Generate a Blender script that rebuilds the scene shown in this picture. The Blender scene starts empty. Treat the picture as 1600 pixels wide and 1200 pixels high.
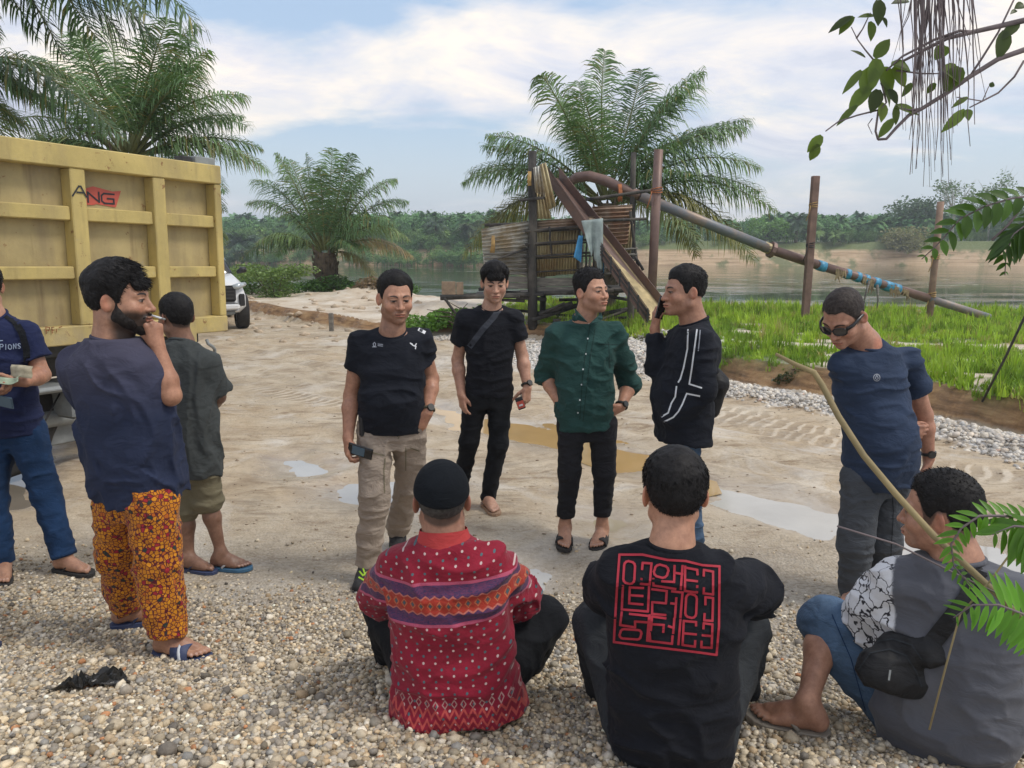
import bpy, math, random
import numpy as np
from mathutils import Vector, Matrix
from mathutils.bvhtree import BVHTree
rng = np.random.default_rng(7)
random.seed(7)
R_ = math.radians
SC = bpy.context.scene
COL = SC.collection

# ------------------------------------------------------------------ camera
CAM_Z = 1.85
PITCH = R_(10.39)
cam_data = bpy.data.cameras.new('camera')
cam_data.sensor_width = 36.0
cam_data.lens = 27.0
cam_data.clip_start = 0.05
cam_data.clip_end = 2000.0
cam = bpy.data.objects.new('camera', cam_data)
cam.location = (0, 0, CAM_Z)
cam.rotation_euler = (math.pi / 2 - PITCH, 0, 0)
COL.objects.link(cam)
SC.camera = cam

# ------------------------------------------------------------------ world: hazy blue sky with bright broken cloud
SUN_EL, SUN_AZ = R_(55), R_(105)      # azimuth from +Y towards +X
world = bpy.data.worlds.new('World')
SC.world = world
world.use_nodes = True
wt = world.node_tree
wt.nodes.clear()
def wn(t, **kw):
    n = wt.nodes.new(t)
    for k, v in kw.items():
        setattr(n, k, v)
    return n
def wl(a, b): wt.links.new(a, b)
w_out = wn('ShaderNodeOutputWorld'); w_bg = wn('ShaderNodeBackground')
w_sky = wn('ShaderNodeTexSky', sky_type='NISHITA', sun_disc=False, sun_elevation=SUN_EL, sun_rotation=SUN_AZ, air_density=1.3, dust_density=2.2, ozone_density=1.5)
SKY_STR = 0.12
w_bg.inputs['Strength'].default_value = SKY_STR
tc = wn('ShaderNodeTexCoord'); sep = wn('ShaderNodeSeparateXYZ'); wl(tc.outputs['Generated'], sep.inputs[0])
def wm(op, a, b=None, c=None, clamp=False):
    n = wn('ShaderNodeMath', operation=op, use_clamp=clamp)
    for i, v in enumerate((a, b, c)):
        if v is None: continue
        if isinstance(v, (int, float)): n.inputs[i].default_value = v
        else: wl(v, n.inputs[i])
    return n.outputs[0]
zc = wm('MAXIMUM', sep.outputs[2], 0.0)
den = wm('ADD', zc, 0.28)
cx = wm('DIVIDE', sep.outputs[0], den); cy = wm('DIVIDE', sep.outputs[1], den)
cmb = wn('ShaderNodeCombineXYZ'); wl(cx, cmb.inputs[0]); wl(cy, cmb.inputs[1])
def wnoise(scale, detail, rough, off, sx=1.0, sy=1.0, dist=0.0):
    mp = wn('ShaderNodeMapping'); mp.inputs['Location'].default_value = off; mp.inputs['Scale'].default_value = (sx, sy, 1)
    wl(cmb.outputs[0], mp.inputs[0])
    n = wn('ShaderNodeTexNoise'); n.inputs['Scale'].default_value = scale; n.inputs['Detail'].default_value = detail
    n.inputs['Roughness'].default_value = rough; n.inputs['Distortion'].default_value = dist
    wl(mp.outputs[0], n.inputs['Vector']); return n.outputs[0]
def wramp(fac, pts):
    r = wn('ShaderNodeValToRGB'); el = r.color_ramp.elements
    el[0].position, el[0].color = pts[0][0], (*pts[0][1], 1); el[1].position, el[1].color = pts[-1][0], (*pts[-1][1], 1)
    for p, c in pts[1:-1]:
        e = el.new(p); e.color = (*c, 1)
    wl(fac, r.inputs[0]); return r.outputs[0]
def wmix(f, a, b):
    m = wn('ShaderNodeMix', data_type='RGBA')
    if isinstance(f, (int, float)): m.inputs[0].default_value = f
    else: wl(f, m.inputs[0])
    for i, v in ((6, a), (7, b)):
        if isinstance(v, tuple): m.inputs[i].default_value = (*v, 1)
        else: wl(v, m.inputs[i])
    return m.outputs[2]
n_big = wnoise(0.9, 7, 0.56, (3.1, 0.45, 0), 1.0, 1.35, 0.4)
n_fine = wnoise(3.0, 8, 0.6, (7.7, 1.3, 0), 0.8, 1.5, 0.6)
n_tone = wnoise(1.7, 8, 0.62, (11.0, 4.2, 0), 0.9, 1.3, 0.8)
cov_in = wm('ADD', wm('MULTIPLY', n_big, 0.8), wm('MULTIPLY', n_fine, 0.24))
cov_in = wm('ADD', cov_in, wm('MULTIPLY', wm('SUBTRACT', wramp(sep.outputs[2], [(0.0, (.5,) * 3), (.05, (.42,) * 3), (.09, (.28,) * 3), (.13, (.52,) * 3), (.19, (.82,) * 3), (.235, (.62,) * 3), (.275, (.2,) * 3), (.45, (.5,) * 3)]), .5), .32))
cov = wramp(cov_in, [(0.43, (0, 0, 0)), (0.53, (0.72, 0.72, 0.72)), (0.66, (1, 1, 1))])
tone = wramp(n_tone, [(0.36, (4.3, 4.5, 5.4)), (0.46, (5.7, 5.7, 6.2)), (0.56, (7.2, 6.7, 6.3)), (0.66, (8.8, 7.7, 6.4))])
skyc = wmix(0.5, w_sky.outputs[0], (3.8, 4.95, 6.7))
c1 = wmix(cov, skyc, tone)
# thickening of the far air: the sky whitens gently towards the horizon
hz = wramp(sep.outputs[2], [(0.0, (1, 1, 1)), (0.05, (0.6, 0.6, 0.6)), (0.14, (0, 0, 0))])
c2 = wmix(wm('MULTIPLY', hz, 0.62), c1, (6.0, 6.4, 6.7))
wl(c2, w_bg.inputs[0]); wl(w_bg.outputs[0], w_out.inputs[0])

sun_d = bpy.data.lights.new('sun', 'SUN'); sun_d.energy = 1.5; sun_d.angle = R_(14); sun_d.color = (1.0, 0.95, 0.87)
sun = bpy.data.objects.new('sun', sun_d); COL.objects.link(sun)
sdir = Vector((math.sin(SUN_AZ) * math.cos(SUN_EL), math.cos(SUN_AZ) * math.cos(SUN_EL), math.sin(SUN_EL)))
sun.rotation_euler = (-sdir).to_track_quat('-Z', 'Y').to_euler()
SC.view_settings.view_transform = 'Standard'
SC.view_settings.look = 'None'
SC.view_settings.gamma = 1.0
SC.view_settings.use_curve_mapping = False
SC.view_settings.exposure = 0.38

# ------------------------------------------------------------------ photo ray helpers (only used to lay the plan out in metres)
CP, SP = math.cos(PITCH), math.sin(PITCH)
def ray(px, py):
    xs = (px - 800) / 1200.0; ys = (600 - py) / 1200.0
    return np.array([xs, CP + ys * SP, -SP + ys * CP])
def P(px, py, Y):
    d = ray(px, py); t = Y / d[1]
    return np.array([d[0] * t, Y, CAM_Z + d[2] * t])
def G(px, py, z=0.0):
    d = ray(px, py); t = (z - CAM_Z) / d[2]
    return np.array([d[0] * t, d[1] * t, z])

# ------------------------------------------------------------------ object helpers
def tag(o, label=None, cat=None, group=None, kind=None):
    if label: o['label'] = label
    if cat: o['category'] = cat
    if group: o['group'] = group
    if kind: o['kind'] = kind
    return o
def mesh_np(name, V, F, mat=None, smooth=True, col=None, uv=None, flat_attr=None):
    V = np.asarray(V, dtype=np.float32).reshape(-1, 3)
    me = bpy.data.meshes.new(name)
    if isinstance(F, np.ndarray):
        k = F.shape[1]; n = len(F)
        me.vertices.add(len(V)); me.vertices.foreach_set('co', V.ravel())
        me.loops.add(n * k); me.loops.foreach_set('vertex_index', F.astype(np.int32).ravel())
        me.polygons.add(n); me.polygons.foreach_set('loop_start', np.arange(0, n * k, k, dtype=np.int32))
        me.update(calc_edges=True)
    else:
        me.from_pydata(V.tolist(), [], F)
    if smooth: me.shade_smooth()
    if col is not None:
        a = me.color_attributes.new('Col', 'FLOAT_COLOR', 'POINT')
        c = np.ones((len(V), 4), np.float32); c[:, :3] = col; a.data.foreach_set('color', c.ravel())
    if uv is not None:
        a = me.attributes.new('puv', 'FLOAT_VECTOR', 'POINT')
        u = np.zeros((len(V), 3), np.float32); u[:, :uv.shape[1]] = uv; a.data.foreach_set('vector', u.ravel())
    if mat: me.materials.append(mat)
    me.validate()
    return me
def link(name, me, parent=None, loc=None):
    o = bpy.data.objects.new(name, me); COL.objects.link(o)
    if parent is not None:
        o.parent = parent
        o.matrix_parent_inverse = parent_world(parent).inverted()
    if loc is not None: o.location = loc
    return o
def parent_world(p):
    m = Matrix.LocRotScale(p.location, p.rotation_euler, p.scale)
    if p.parent is not None: m = parent_world(p.parent) @ p.matrix_parent_inverse @ m
    return m
def empty(name, loc, rz=0.0, **kw):
    o = bpy.data.objects.new(name, None); COL.objects.link(o)
    o.location = loc; o.rotation_euler = (0, 0, rz); o.empty_display_size = 0.1
    return tag(o, **kw)

class MB:
    """collects simple solids into one mesh"""
    def __init__(s): s.v = []; s.f = []
    def add(s, V, F):
        b = len(s.v); s.v.extend([tuple(map(float, p)) for p in V]); s.f.extend([tuple(int(i) + b for i in f) for f in F]); return s
    def box(s, c, size, M=None):
        h = np.array(size) / 2.0
        V = [np.array((x, y, z)) * h for x in (-1, 1) for y in (-1, 1) for z in (-1, 1)]
        if M is not None: V = [np.array(M) @ p for p in V]
        V = [p + np.array(c) for p in V]
        return s.add(V, [(0, 1, 3, 2), (4, 6, 7, 5), (0, 4, 5, 1), (2, 3, 7, 6), (0, 2, 6, 4), (1, 5, 7, 3)])
    def bbox(s, c, size, bev, M=None):
        # box with chamfered long edges
        hx, hy, hz = np.array(size) / 2.0; b = min(bev, hx * .9, hy * .9, hz * .9)
        V = []
        for z, k in ((-hz, b), (-hz + b, 0), (hz - b, 0), (hz, b)):
            x, y = hx - k, hy - k; c2 = b if k == 0 else b
            V += [(-x + c2, -y, z), (x - c2, -y, z), (x, -y + c2, z), (x, y - c2, z), (x - c2, y, z), (-x + c2, y, z), (-x, y - c2, z), (-x, -y + c2, z)]
        F = [tuple(range(7, -1, -1)), tuple(range(24, 32))]
        for r in range(3):
            for i in range(8): F.append((r * 8 + i, r * 8 + (i + 1) % 8, r * 8 + 8 + (i + 1) % 8, r * 8 + 8 + i))
        V = [np.array(p) for p in V]
        if M is not None: V = [np.array(M) @ p for p in V]
        return s.add([p + np.array(c) for p in V], F)
    def tube(s, pts, rad, n=8, caps=True, flat=1.0, up=None):
        pts = [np.array(p, float) for p in pts]; m = len(pts)
        if not hasattr(rad, '__len__'): rad = [rad] * m
        tang = [pts[min(i + 1, m - 1)] - pts[max(i - 1, 0)] for i in range(m)]
        tang = [t / (np.linalg.norm(t) + 1e-9) for t in tang]
        ref = np.array(up if up is not None else ((0, 0, 1) if abs(tang[0][2]) < .9 else (1, 0, 0)), float)
        V = []; prev = None
        for i in range(m):
            a = ref - tang[i] * ref.dot(tang[i]) if prev is None else prev - tang[i] * prev.dot(tang[i])
            a /= np.linalg.norm(a) + 1e-9; prev = a; b = np.cross(tang[i], a)
            for k in range(n):
                th = 2 * math.pi * k / n
                V.append(pts[i] + (a * math.cos(th) * flat + b * math.sin(th)) * rad[i])
        F = [(i * n + k, i * n + (k + 1) % n, (i + 1) * n + (k + 1) % n, (i + 1) * n + k) for i in range(m - 1) for k in range(n)]
        if caps: F += [tuple(range(n - 1, -1, -1)), tuple(range((m - 1) * n, m * n))]
        return s.add(V, F)
    def build(s, name, mat, parent=None, smooth=False, loc=None):
        me = bpy.data.meshes.new(name); me.from_pydata(s.v, [], s.f)
        if smooth: me.shade_smooth()
        if mat: me.materials.append(mat)
        return link(name, me, parent, loc)
def frame_M(x, y, z): return np.array([x, y, z]).T
def nrm(v): v = np.array(v, float); return v / (np.linalg.norm(v) + 1e-12)
def axes_from(a, b, up=(0, 0, 1)):
    """matrix whose local Z runs a->b"""
    z = nrm(np.array(b) - np.array(a)); x = np.cross(up, z)
    if np.linalg.norm(x) < 1e-3: x = np.cross((0, 1, 0), z)
    x = nrm(x); y = np.cross(z, x); return frame_M(x, y, z)

# ------------------------------------------------------------------ material helper
class NT:
    def __init__(s, name):
        s.m = bpy.data.materials.new(name); s.m.use_nodes = True; s.t = s.m.node_tree; s.t.nodes.clear()
        s.o = s.t.nodes.new('ShaderNodeOutputMaterial'); s.b = s.t.nodes.new('ShaderNodeBsdfPrincipled')
        s.t.links.new(s.b.outputs[0], s.o.inputs[0])
    def n(s, t, **kw):
        x = s.t.nodes.new(t)
        for k, v in kw.items(): setattr(x, k, v)
        return x
    def l(s, a, b): s.t.links.new(a, b)
    def setin(s, inp, v):
        if v is None: return
        if isinstance(v, (int, float)): inp.default_value = (v, v, v, 1) if inp.type == 'RGBA' else v
        elif isinstance(v, tuple):
            inp.default_value = (*v, 1) if (inp.type == 'RGBA' and len(v) == 3) else v
        else: s.l(v, inp)
    def math(s, op, a, b=None, c=None, clamp=False):
        x = s.n('ShaderNodeMath', operation=op, use_clamp=clamp)
        for i, v in enumerate((a, b, c)): s.setin(x.inputs[i], v)
        return x.outputs[0]
    def co(s, kind='Object'): return s.n('ShaderNodeTexCoord').outputs[kind]
    def pos(s): return s.n('ShaderNodeNewGeometry').outputs['Position']
    def attr(s, name, out='Fac', typ='GEOMETRY'):
        return s.n('ShaderNodeAttribute', attribute_name=name, attribute_type=typ).outputs[out]
    def map(s, v, scale=(1, 1, 1), loc=(0, 0, 0), rot=(0, 0, 0)):
        x = s.n('ShaderNodeMapping'); x.inputs['Scale'].default_value = scale; x.inputs['Location'].default_value = loc; x.inputs['Rotation'].default_value = rot
        s.l(v, x.inputs[0]); return x.outputs[0]
    def noise(s, v, scale, detail=4, rough=.55, dist=0.0, out=0):
        x = s.n('ShaderNodeTexNoise'); x.inputs['Scale'].default_value = scale; x.inputs['Detail'].default_value = detail
        x.inputs['Roughness'].default_value = rough; x.inputs['Distortion'].default_value = dist
        s.l(v, x.inputs['Vector']); return x.outputs[out]
    def vor(s, v, scale, feature='F1', out=0, rand=1.0):
        x = s.n('ShaderNodeTexVoronoi', feature=feature); x.inputs['Scale'].default_value = scale; x.inputs['Randomness'].default_value = rand
        s.l(v, x.inputs['Vector']); return x.outputs[out]
    def ramp(s, f, pts, interp='LINEAR'):
        r = s.n('ShaderNodeValToRGB'); r.color_ramp.interpolation = interp; el = r.color_ramp.elements
        def c(x): return (x, x, x, 1) if isinstance(x, (int, float)) else (*x, 1)
        el[0].position, el[0].color = pts[0][0], c(pts[0][1]); el[1].position, el[1].color = pts[-1][0], c(pts[-1][1])
        for p, cc in pts[1:-1]:
            e = el.new(p); e.color = c(cc)
        s.l(f, r.inputs[0]); return r.outputs[0]
    def mix(s, f, a, b, mode='MIX'):
        m = s.n('ShaderNodeMix', data_type='RGBA', blend_type=mode); s.setin(m.inputs[0], f); s.setin(m.inputs[6], a); s.setin(m.inputs[7], b); return m.outputs[2]
    def bump(s, h, strength=.3, dist=.01, nrm_in=None):
        b = s.n('ShaderNodeBump'); b.inputs['Strength'].default_value = strength; b.inputs['Distance'].default_value = dist; s.l(h, b.inputs['Height'])
        if nrm_in is not None: s.l(nrm_in, b.inputs['Normal'])
        s.l(b.outputs[0], s.b.inputs['Normal']); return b.outputs[0]
    def sepxyz(s, v):
        x = s.n('ShaderNodeSeparateXYZ'); s.l(v, x.inputs[0]); return x.outputs
    def fin(s, color=None, rough=None, metal=None, spec=None, sheen=None, trans=None, sss=None, coat=None, alpha=None):
        for k, v in (('Base Color', color), ('Roughness', rough), ('Metallic', metal), ('Specular IOR Level', spec), ('Sheen Weight', sheen),
                     ('Transmission Weight', trans), ('Subsurface Weight', sss), ('Coat Weight', coat), ('Alpha', alpha)):
            s.setin(s.b.inputs[k], v)
        return s.m
_mats = {}
def simple(name, col, rough=.6, metal=0.0, var=.25, scale=12.0, bump=.15, spec=.5, bscale=None):
    if name in _mats: return _mats[name]
    t = NT(name); v = t.co(); n = t.noise(v, scale, 5)
    d = tuple(c * (1 - var) for c in col); u = tuple(min(1, c * (1 + var)) for c in col)
    c = t.ramp(n, [(0.3, d), (0.7, u)])
    if bump: t.bump(t.noise(v, bscale or scale * 4, 5), bump, .01)
    t.fin(c, rough, metal, spec); _mats[name] = t.m; return t.m

# ------------------------------------------------------------------ numpy value noise
_perm = rng.random((64, 64, 64)).astype(np.float32)
def vnoise(p):
    p = np.asarray(p, np.float32); i = np.floor(p).astype(np.int32); f = p - i; f = f * f * (3 - 2 * f); i0 = i & 63; i1 = (i + 1) & 63
    x0, y0, z0 = i0[..., 0], i0[..., 1], i0[..., 2]; x1, y1, z1 = i1[..., 0], i1[..., 1], i1[..., 2]; fx, fy, fz = f[..., 0], f[..., 1], f[..., 2]
    a = _perm[x0, y0, z0] * (1 - fx) + _perm[x1, y0, z0] * fx; b = _perm[x0, y1, z0] * (1 - fx) + _perm[x1, y1, z0] * fx
    c = _perm[x0, y0, z1] * (1 - fx) + _perm[x1, y0, z1] * fx; d = _perm[x0, y1, z1] * (1 - fx) + _perm[x1, y1, z1] * fx
    return (a * (1 - fy) + b * fy) * (1 - fz) + (c * (1 - fy) + d * fy) * fz
def fbm(p, oct=4, gain=.5):
    s = 0; a = 1; t = 0; p = np.asarray(p, np.float32)
    for k in range(oct):
        s = s + a * vnoise(p + 17.3 * k); t += a; a *= gain; p = p * 2.03
    return s / t
def fbm2(x, y, sc=1.0, oct=4, seed=0.0):
    x, y = np.broadcast_arrays(x, y)
    return fbm(np.stack([x * sc, y * sc, np.full(x.shape, seed + .37)], -1), oct)
def sstep(a, b, x):
    t = np.clip((x - a) / (b - a), 0, 1); return t * t * (3 - 2 * t)

# ------------------------------------------------------------------ scatter by geometry nodes: source shapes and points live in one object
def scatter(name, variants, pts, rots, scales, cols, idx, mat, parent=None, smooth=True):
    """variants: list of (V, F). instances carry the attribute 'icol'"""
    V = []; F = []; src = []; vid = []; b = 0
    for k, (v, f) in enumerate(variants):
        v = np.asarray(v, np.float32); V.append(v); F += [tuple(int(i) + b for i in q) for q in f]; b += len(v); src += [1] * len(v); vid += [k] * len(v)
    pts = np.asarray(pts, np.float32); n = len(pts); V.append(pts); V = np.concatenate(V); src = np.array(src + [0] * n, np.int32); vid = np.array(vid + [0] * n, np.int32)
    me = bpy.data.meshes.new(name); me.from_pydata(V.tolist(), [], F)
    if smooth: me.shade_smooth()
    def put(nm, typ, arr, key):
        a = me.attributes.new(nm, typ, 'POINT'); a.data.foreach_set(key, np.ascontiguousarray(arr).ravel())
    m = b
    put('src', 'INT', src, 'value'); put('vid', 'INT', vid, 'value')
    z3 = np.zeros((m, 3), np.float32)
    put('irot', 'FLOAT_VECTOR', np.concatenate([z3, np.asarray(rots, np.float32)]), 'vector')
    sc = np.asarray(scales, np.float32)
    if sc.ndim == 1: sc = np.repeat(sc[:, None], 3, 1)
    put('iscl', 'FLOAT_VECTOR', np.concatenate([z3, sc]), 'vector')
    put('icol', 'FLOAT_VECTOR', np.concatenate([z3, np.asarray(cols, np.float32)]), 'vector')
    put('iidx', 'INT', np.concatenate([np.zeros(m, np.int32), np.asarray(idx, np.int32)]), 'value')
    me.materials.append(mat)
    o = link(name, me, parent)
    ng = bpy.data.node_groups.new(name + '_scatter', 'GeometryNodeTree')
    ng.interface.new_socket('Geometry', in_out='INPUT', socket_type='NodeSocketGeometry'); ng.interface.new_socket('Geometry', in_out='OUTPUT', socket_type='NodeSocketGeometry')
    N = ng.nodes; L = ng.links
    gi = N.new('NodeGroupInput'); go = N.new('NodeGroupOutput')
    def na(nm, typ):
        x = N.new('GeometryNodeInputNamedAttribute'); x.data_type = typ; x.inputs['Name'].default_value = nm; return x.outputs['Attribute']
    sepg = N.new('GeometryNodeSeparateGeometry'); sepg.domain = 'POINT'; L.new(gi.outputs[0], sepg.inputs[0])
    cmp_ = N.new('FunctionNodeCompare'); cmp_.data_type = 'INT'; cmp_.operation = 'EQUAL'
    ii = [s_ for s_ in cmp_.inputs if s_.type == 'INT']; L.new(na('src', 'INT'), ii[0]); ii[1].default_value = 1
    L.new(cmp_.outputs[0], sepg.inputs[1])
    spl = N.new('GeometryNodeSplitToInstances'); L.new(sepg.outputs[0], spl.inputs[0]); L.new(na('vid', 'INT'), spl.inputs['Group ID'])
    iop = N.new('GeometryNodeInstanceOnPoints'); L.new(sepg.outputs[1], iop.inputs['Points']); L.new(spl.outputs[0], iop.inputs['Instance'])
    iop.inputs['Pick Instance'].default_value = True; L.new(na('iidx', 'INT'), iop.inputs['Instance Index'])
    e2r = N.new('FunctionNodeEulerToRotation'); L.new(na('irot', 'FLOAT_VECTOR'), e2r.inputs[0]); L.new(e2r.outputs[0], iop.inputs['Rotation'])
    L.new(na('iscl', 'FLOAT_VECTOR'), iop.inputs['Scale'])
    L.new(iop.outputs[0], go.inputs[0])
    md = o.modifiers.new('scatter', 'NODES'); md.node_group = ng
    return o
def ico(sub=1):
    import bmesh
    bm = bmesh.new(); bmesh.ops.create_icosphere(bm, subdivisions=sub, radius=1.0)
    V = np.array([v.co[:] for v in bm.verts]); F = [tuple(v.index for v in f.verts) for f in bm.faces]; bm.free(); return V, F
# ================================================================== SETTING: ground, river, far bank
BANK = np.array([(-40, 33), (-14, 24), (-7.1, 20.5), (-3.2, 16), (-1.4, 15.6), (0.5, 14.9), (2.0, 12.4), (2.9, 9.95), (3.72, 8.99), (4.45, 8.0), (4.95, 6.97), (5.6, 4.5), (6.2, 0), (6.5, -6)], float)
RIVER = np.array([(-120, 60), (-40, 42), (-14, 31), (-7, 27), (-2, 24), (2, 22.0), (7, 20.5), (14, 19.8), (30, 19), (60, 18), (120, 10)], float)
WATER_Z = -1.6
def poly_sd(x, y, pl):
    """signed distance: positive on the far/right side of the line (left->right order)"""
    best = np.full(x.shape, 1e9); sgn = np.zeros(x.shape)
    for a, b in zip(pl[:-1], pl[1:]):
        d = b - a; L2 = d @ d; t = np.clip(((x - a[0]) * d[0] + (y - a[1]) * d[1]) / L2, 0, 1)
        ex = x - (a[0] + t * d[0]); ey = y - (a[1] + t * d[1]); D = ex * ex + ey * ey
        s = d[0] * (y - a[1]) - d[1] * (x - a[0]); m = D < best - 1e-9; best = np.where(m, D, best); sgn = np.where(m, np.sign(s), sgn)
    return np.sqrt(best) * sgn
def ell(x, y, cx, cy, a, b, ang):
    c, s = math.cos(ang), math.sin(ang); u = (x - cx) * c + (y - cy) * s; v = -(x - cx) * s + (y - cy) * c
    return np.sqrt((u / a) ** 2 + (v / b) ** 2)
def px_poly(pts, z=0.0): return np.array([G(a, b, z)[:2] for a, b in pts])
def in_poly_sd(x, y, poly):
    """positive inside"""
    inside = np.zeros(x.shape, bool); best = np.full(x.shape, 1e9); n = len(poly)
    for i in range(n):
        a = poly[i]; b = poly[(i + 1) % n]; d = b - a
        t = np.clip(((x - a[0]) * d[0] + (y - a[1]) * d[1]) / (d @ d), 0, 1)
        best = np.minimum(best, (x - a[0] - t * d[0]) ** 2 + (y - a[1] - t * d[1]) ** 2)
        c = ((a[1] > y) != (b[1] > y)) & (x < (b[0] - a[0]) * (y - a[1]) / (b[1] - a[1] + 1e-12) + a[0]); inside ^= c
    return np.sqrt(best) * np.where(inside, 1, -1)
PUD = {  # flooded hollows, outlines on the road
 'brown': px_poly([(676, 626), (700, 632), (730, 648), (780, 653), (850, 661), (905, 674), (960, 690), (1008, 706), (1012, 730), (985, 735), (930, 722), (875, 700), (815, 688), (740, 672), (700, 655)]),
 'left': px_poly([(438, 716), (470, 710), (510, 716), (530, 726), (505, 738), (462, 738)]),
 'mid': px_poly([(500, 757), (540, 745), (600, 744), (680, 735), (700, 770), (690, 815), (640, 800), (560, 790), (510, 782)]),
 'green': px_poly([(905, 806), (940, 793), (985, 796), (1006, 812), (975, 829), (925, 826)]),
 'red': px_poly([(806, 890), (835, 882), (858, 893), (850, 914), (822, 922)]),
 'long': px_poly([(1095, 745), (1150, 755), (1230, 778), (1310, 795), (1330, 830), (1270, 822), (1190, 803), (1120, 782), (1085, 765)]),
 'right': px_poly([(1385, 832), (1430, 818), (1520, 838), (1640, 880), (1700, 930), (1600, 905), (1500, 888), (1410, 868)]),
 'truck': px_poly([(-60, 680), (30, 690), (62, 716), (40, 790), (-20, 795), (-120, 760)]),
}
def ground_h(x, y):
    x = np.asarray(x, float); y = np.asarray(y, float)
    w = (fbm2(x, y, .9, 3, 5) - .5) * .9
    sb = poly_sd(x, y, BANK) + w * .55
    sr = poly_sd(x, y, RIVER) + (fbm2(x, y, .35, 3, 9) - .5) * 2.2
    # gravel heap the near people sit on
    edge = y + (fbm2(x, y, 1.1, 3, 2) - .5) * .35 + .06 * (x - .4)
    h = np.interp(edge, [-4, 0.5, 1.5, 2.0, 2.35, 3.0, 3.6, 3.95], [.6, .5, .42, .33, .25, .085, .02, 0.0])
    road = (fbm2(x, y, .8, 4, 1) - .5) * .05
    # tyre ruts along the track
    u = (x + .95 * y); wob = (fbm2(x, y, .5, 2, 30) - .5) * .7
    for c0, wd in ((7.9, .16), (9.6, .16), (8.5, .13), (10.6, .15), (6.6, .14)):
        dd = np.abs(u - c0 + wob); road = road - .022 * np.exp(-(dd / wd) ** 2) + .014 * np.exp(-((dd - .26) / .1) ** 2)
    road = road + (fbm2(x, y, 7, 3, 3) - .5) * .018 * sstep(3.0, 4.2, y)
    pool = np.zeros(x.shape)
    for k, pl in PUD.items():
        bb = (x > pl[:, 0].min() - 1) & (x < pl[:, 0].max() + 1) & (y > pl[:, 1].min() - 1) & (y < pl[:, 1].max() + 1)
        if bb.any():
            s = in_poly_sd(x[bb], y[bb], pl) + (fbm2(x[bb], y[bb], 3.0, 4, 4) - .5) * .42
            pool[bb] = np.maximum(pool[bb], sstep(-.30, .22, s))
    nearroad = sstep(3.2, 4.1, y)
    h = h + road * nearroad * (1 - pool * .8) - pool * .055
    # bench beyond the cut
    bh = np.interp(x, [-20, -8, -3, 0, 3, 8, 20], [.35, .28, .22, .25, .34, .37, .35])
    cut = sstep(0.0, .24, sb)
    bench = bh + (fbm2(x, y, .5, 4, 6) - .5) * .16 - sstep(3, 10, sb) * .22
    # sand mound at the left rear
    md = np.exp(-(ell(x, y, -3.6, 22.0, 4.6, 2.6, -.35)) ** 2.0) * .14 + np.exp(-(ell(x, y, -4.3, 22.8, 1.2, .8, 0)) ** 2) * .16
    md = md + np.exp(-(ell(x, y, -1.5, 17.8, .9, .7, 0)) ** 2) * .34
    bench = bench + md * (1 + (fbm2(x, y, 3.3, 4, 8) - .5) * 1.2)
    h = h * (1 - cut) + bench * cut
    # gravel windrow at the foot of the cut, pale heap in front of the frame
    sd = poly_sd(x, y, BANK)
    h = h + .09 * np.exp(-((sd + .38) / .28) ** 2) * sstep(1.2, 2.6, x) * (.6 + .8 * fbm2(x, y, 2.2, 3, 12))
    h = h + .30 * np.exp(-ell(x, y, 1.5, 12.0, 1.5, .75, -.45) ** 2.4) * (.7 + .6 * fbm2(x, y, 3, 3, 14))
    # down to the river, across its bed, up the far bank
    h = h - sstep(0, 5.5, sr) * 3.6
    ff = 118 + 3 * np.sin(x * .05) + (fbm2(x, y, .06, 3, 15) - .5) * 9 + np.where(x < -5, (-5 - x) * .35, 0)
    far_up = sstep(0, 1, (y - ff + (fbm2(x, y, .22, 3, 19) - .5) * 4) / np.where(x > 14, 6.0, 9.0))
    h = h + far_up * (5.6 + (fbm2(x, y, .08, 3, 16) - .5) * .8)
    far = sstep(125, 400, y); return h + far * 3.0

ys = [-3.0]
while ys[-1] < 900:
    d = max(.022, (ys[-1] - .2) * .0088) if ys[-1] < 24 else (ys[-1] * .02)
    if ys[-1] < 1.2: d = .12
    ys.append(ys[-1] + d)
ys = np.array(ys)
us = np.concatenate([np.linspace(-2.2, -1.0, 30)[:-1], np.linspace(-1.0, 1.0, 330), np.linspace(1.0, 2.2, 30)[1:]])
YY, UU = np.meshgrid(ys, us, indexing='ij')
XX = (YY + 3.6) * UU * .82
HH = ground_h(XX, YY)
sdB = poly_sd(XX, YY, BANK); sdR = poly_sd(XX, YY, RIVER)
ny, nx = XX.shape
ii = np.arange(ny * nx).reshape(ny, nx)
Fg = np.stack([ii[:-1, :-1], ii[:-1, 1:], ii[1:, 1:], ii[1:, :-1]], -1).reshape(-1, 4)
def patches(x, y):
    """bare pale gravel and sand among the grass"""
    m = np.zeros(x.shape)
    for (px_, py_, a, b, an) in ((1440, 537, 2.1, .45, -.30), (1230, 540, 1.3, .38, -.2), (1480, 585, .7, .25, -.3), (1350, 570, .6, .25, -.2), (1180, 520, .8, .3, -.1)):
        c = G(px_, py_, .35); m = np.maximum(m, 1 - ell(x, y, c[0], c[1], a, b, an))
    m = m + (fbm2(x, y, 2.5, 4, 21) - .5) * .8
    return sstep(-.05, .2, m)
def grass_mask(x, y):
    sb = poly_sd(x, y, BANK); sr = poly_sd(x, y, RIVER)
    lim = sstep(.12, .35, sb + (fbm2(x, y, 1.5, 3, 22) - .5) * .35) * (1 - sstep(1.2, 3.0, sr))
    left = sstep(-1.0, 1.6, x + (fbm2(x, y, .6, 3, 23) - .5) * 2.5)
    return lim * left * (1 - patches(x, y))
gm = grass_mask(XX, YY)
wet = np.zeros(XX.shape)
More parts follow.
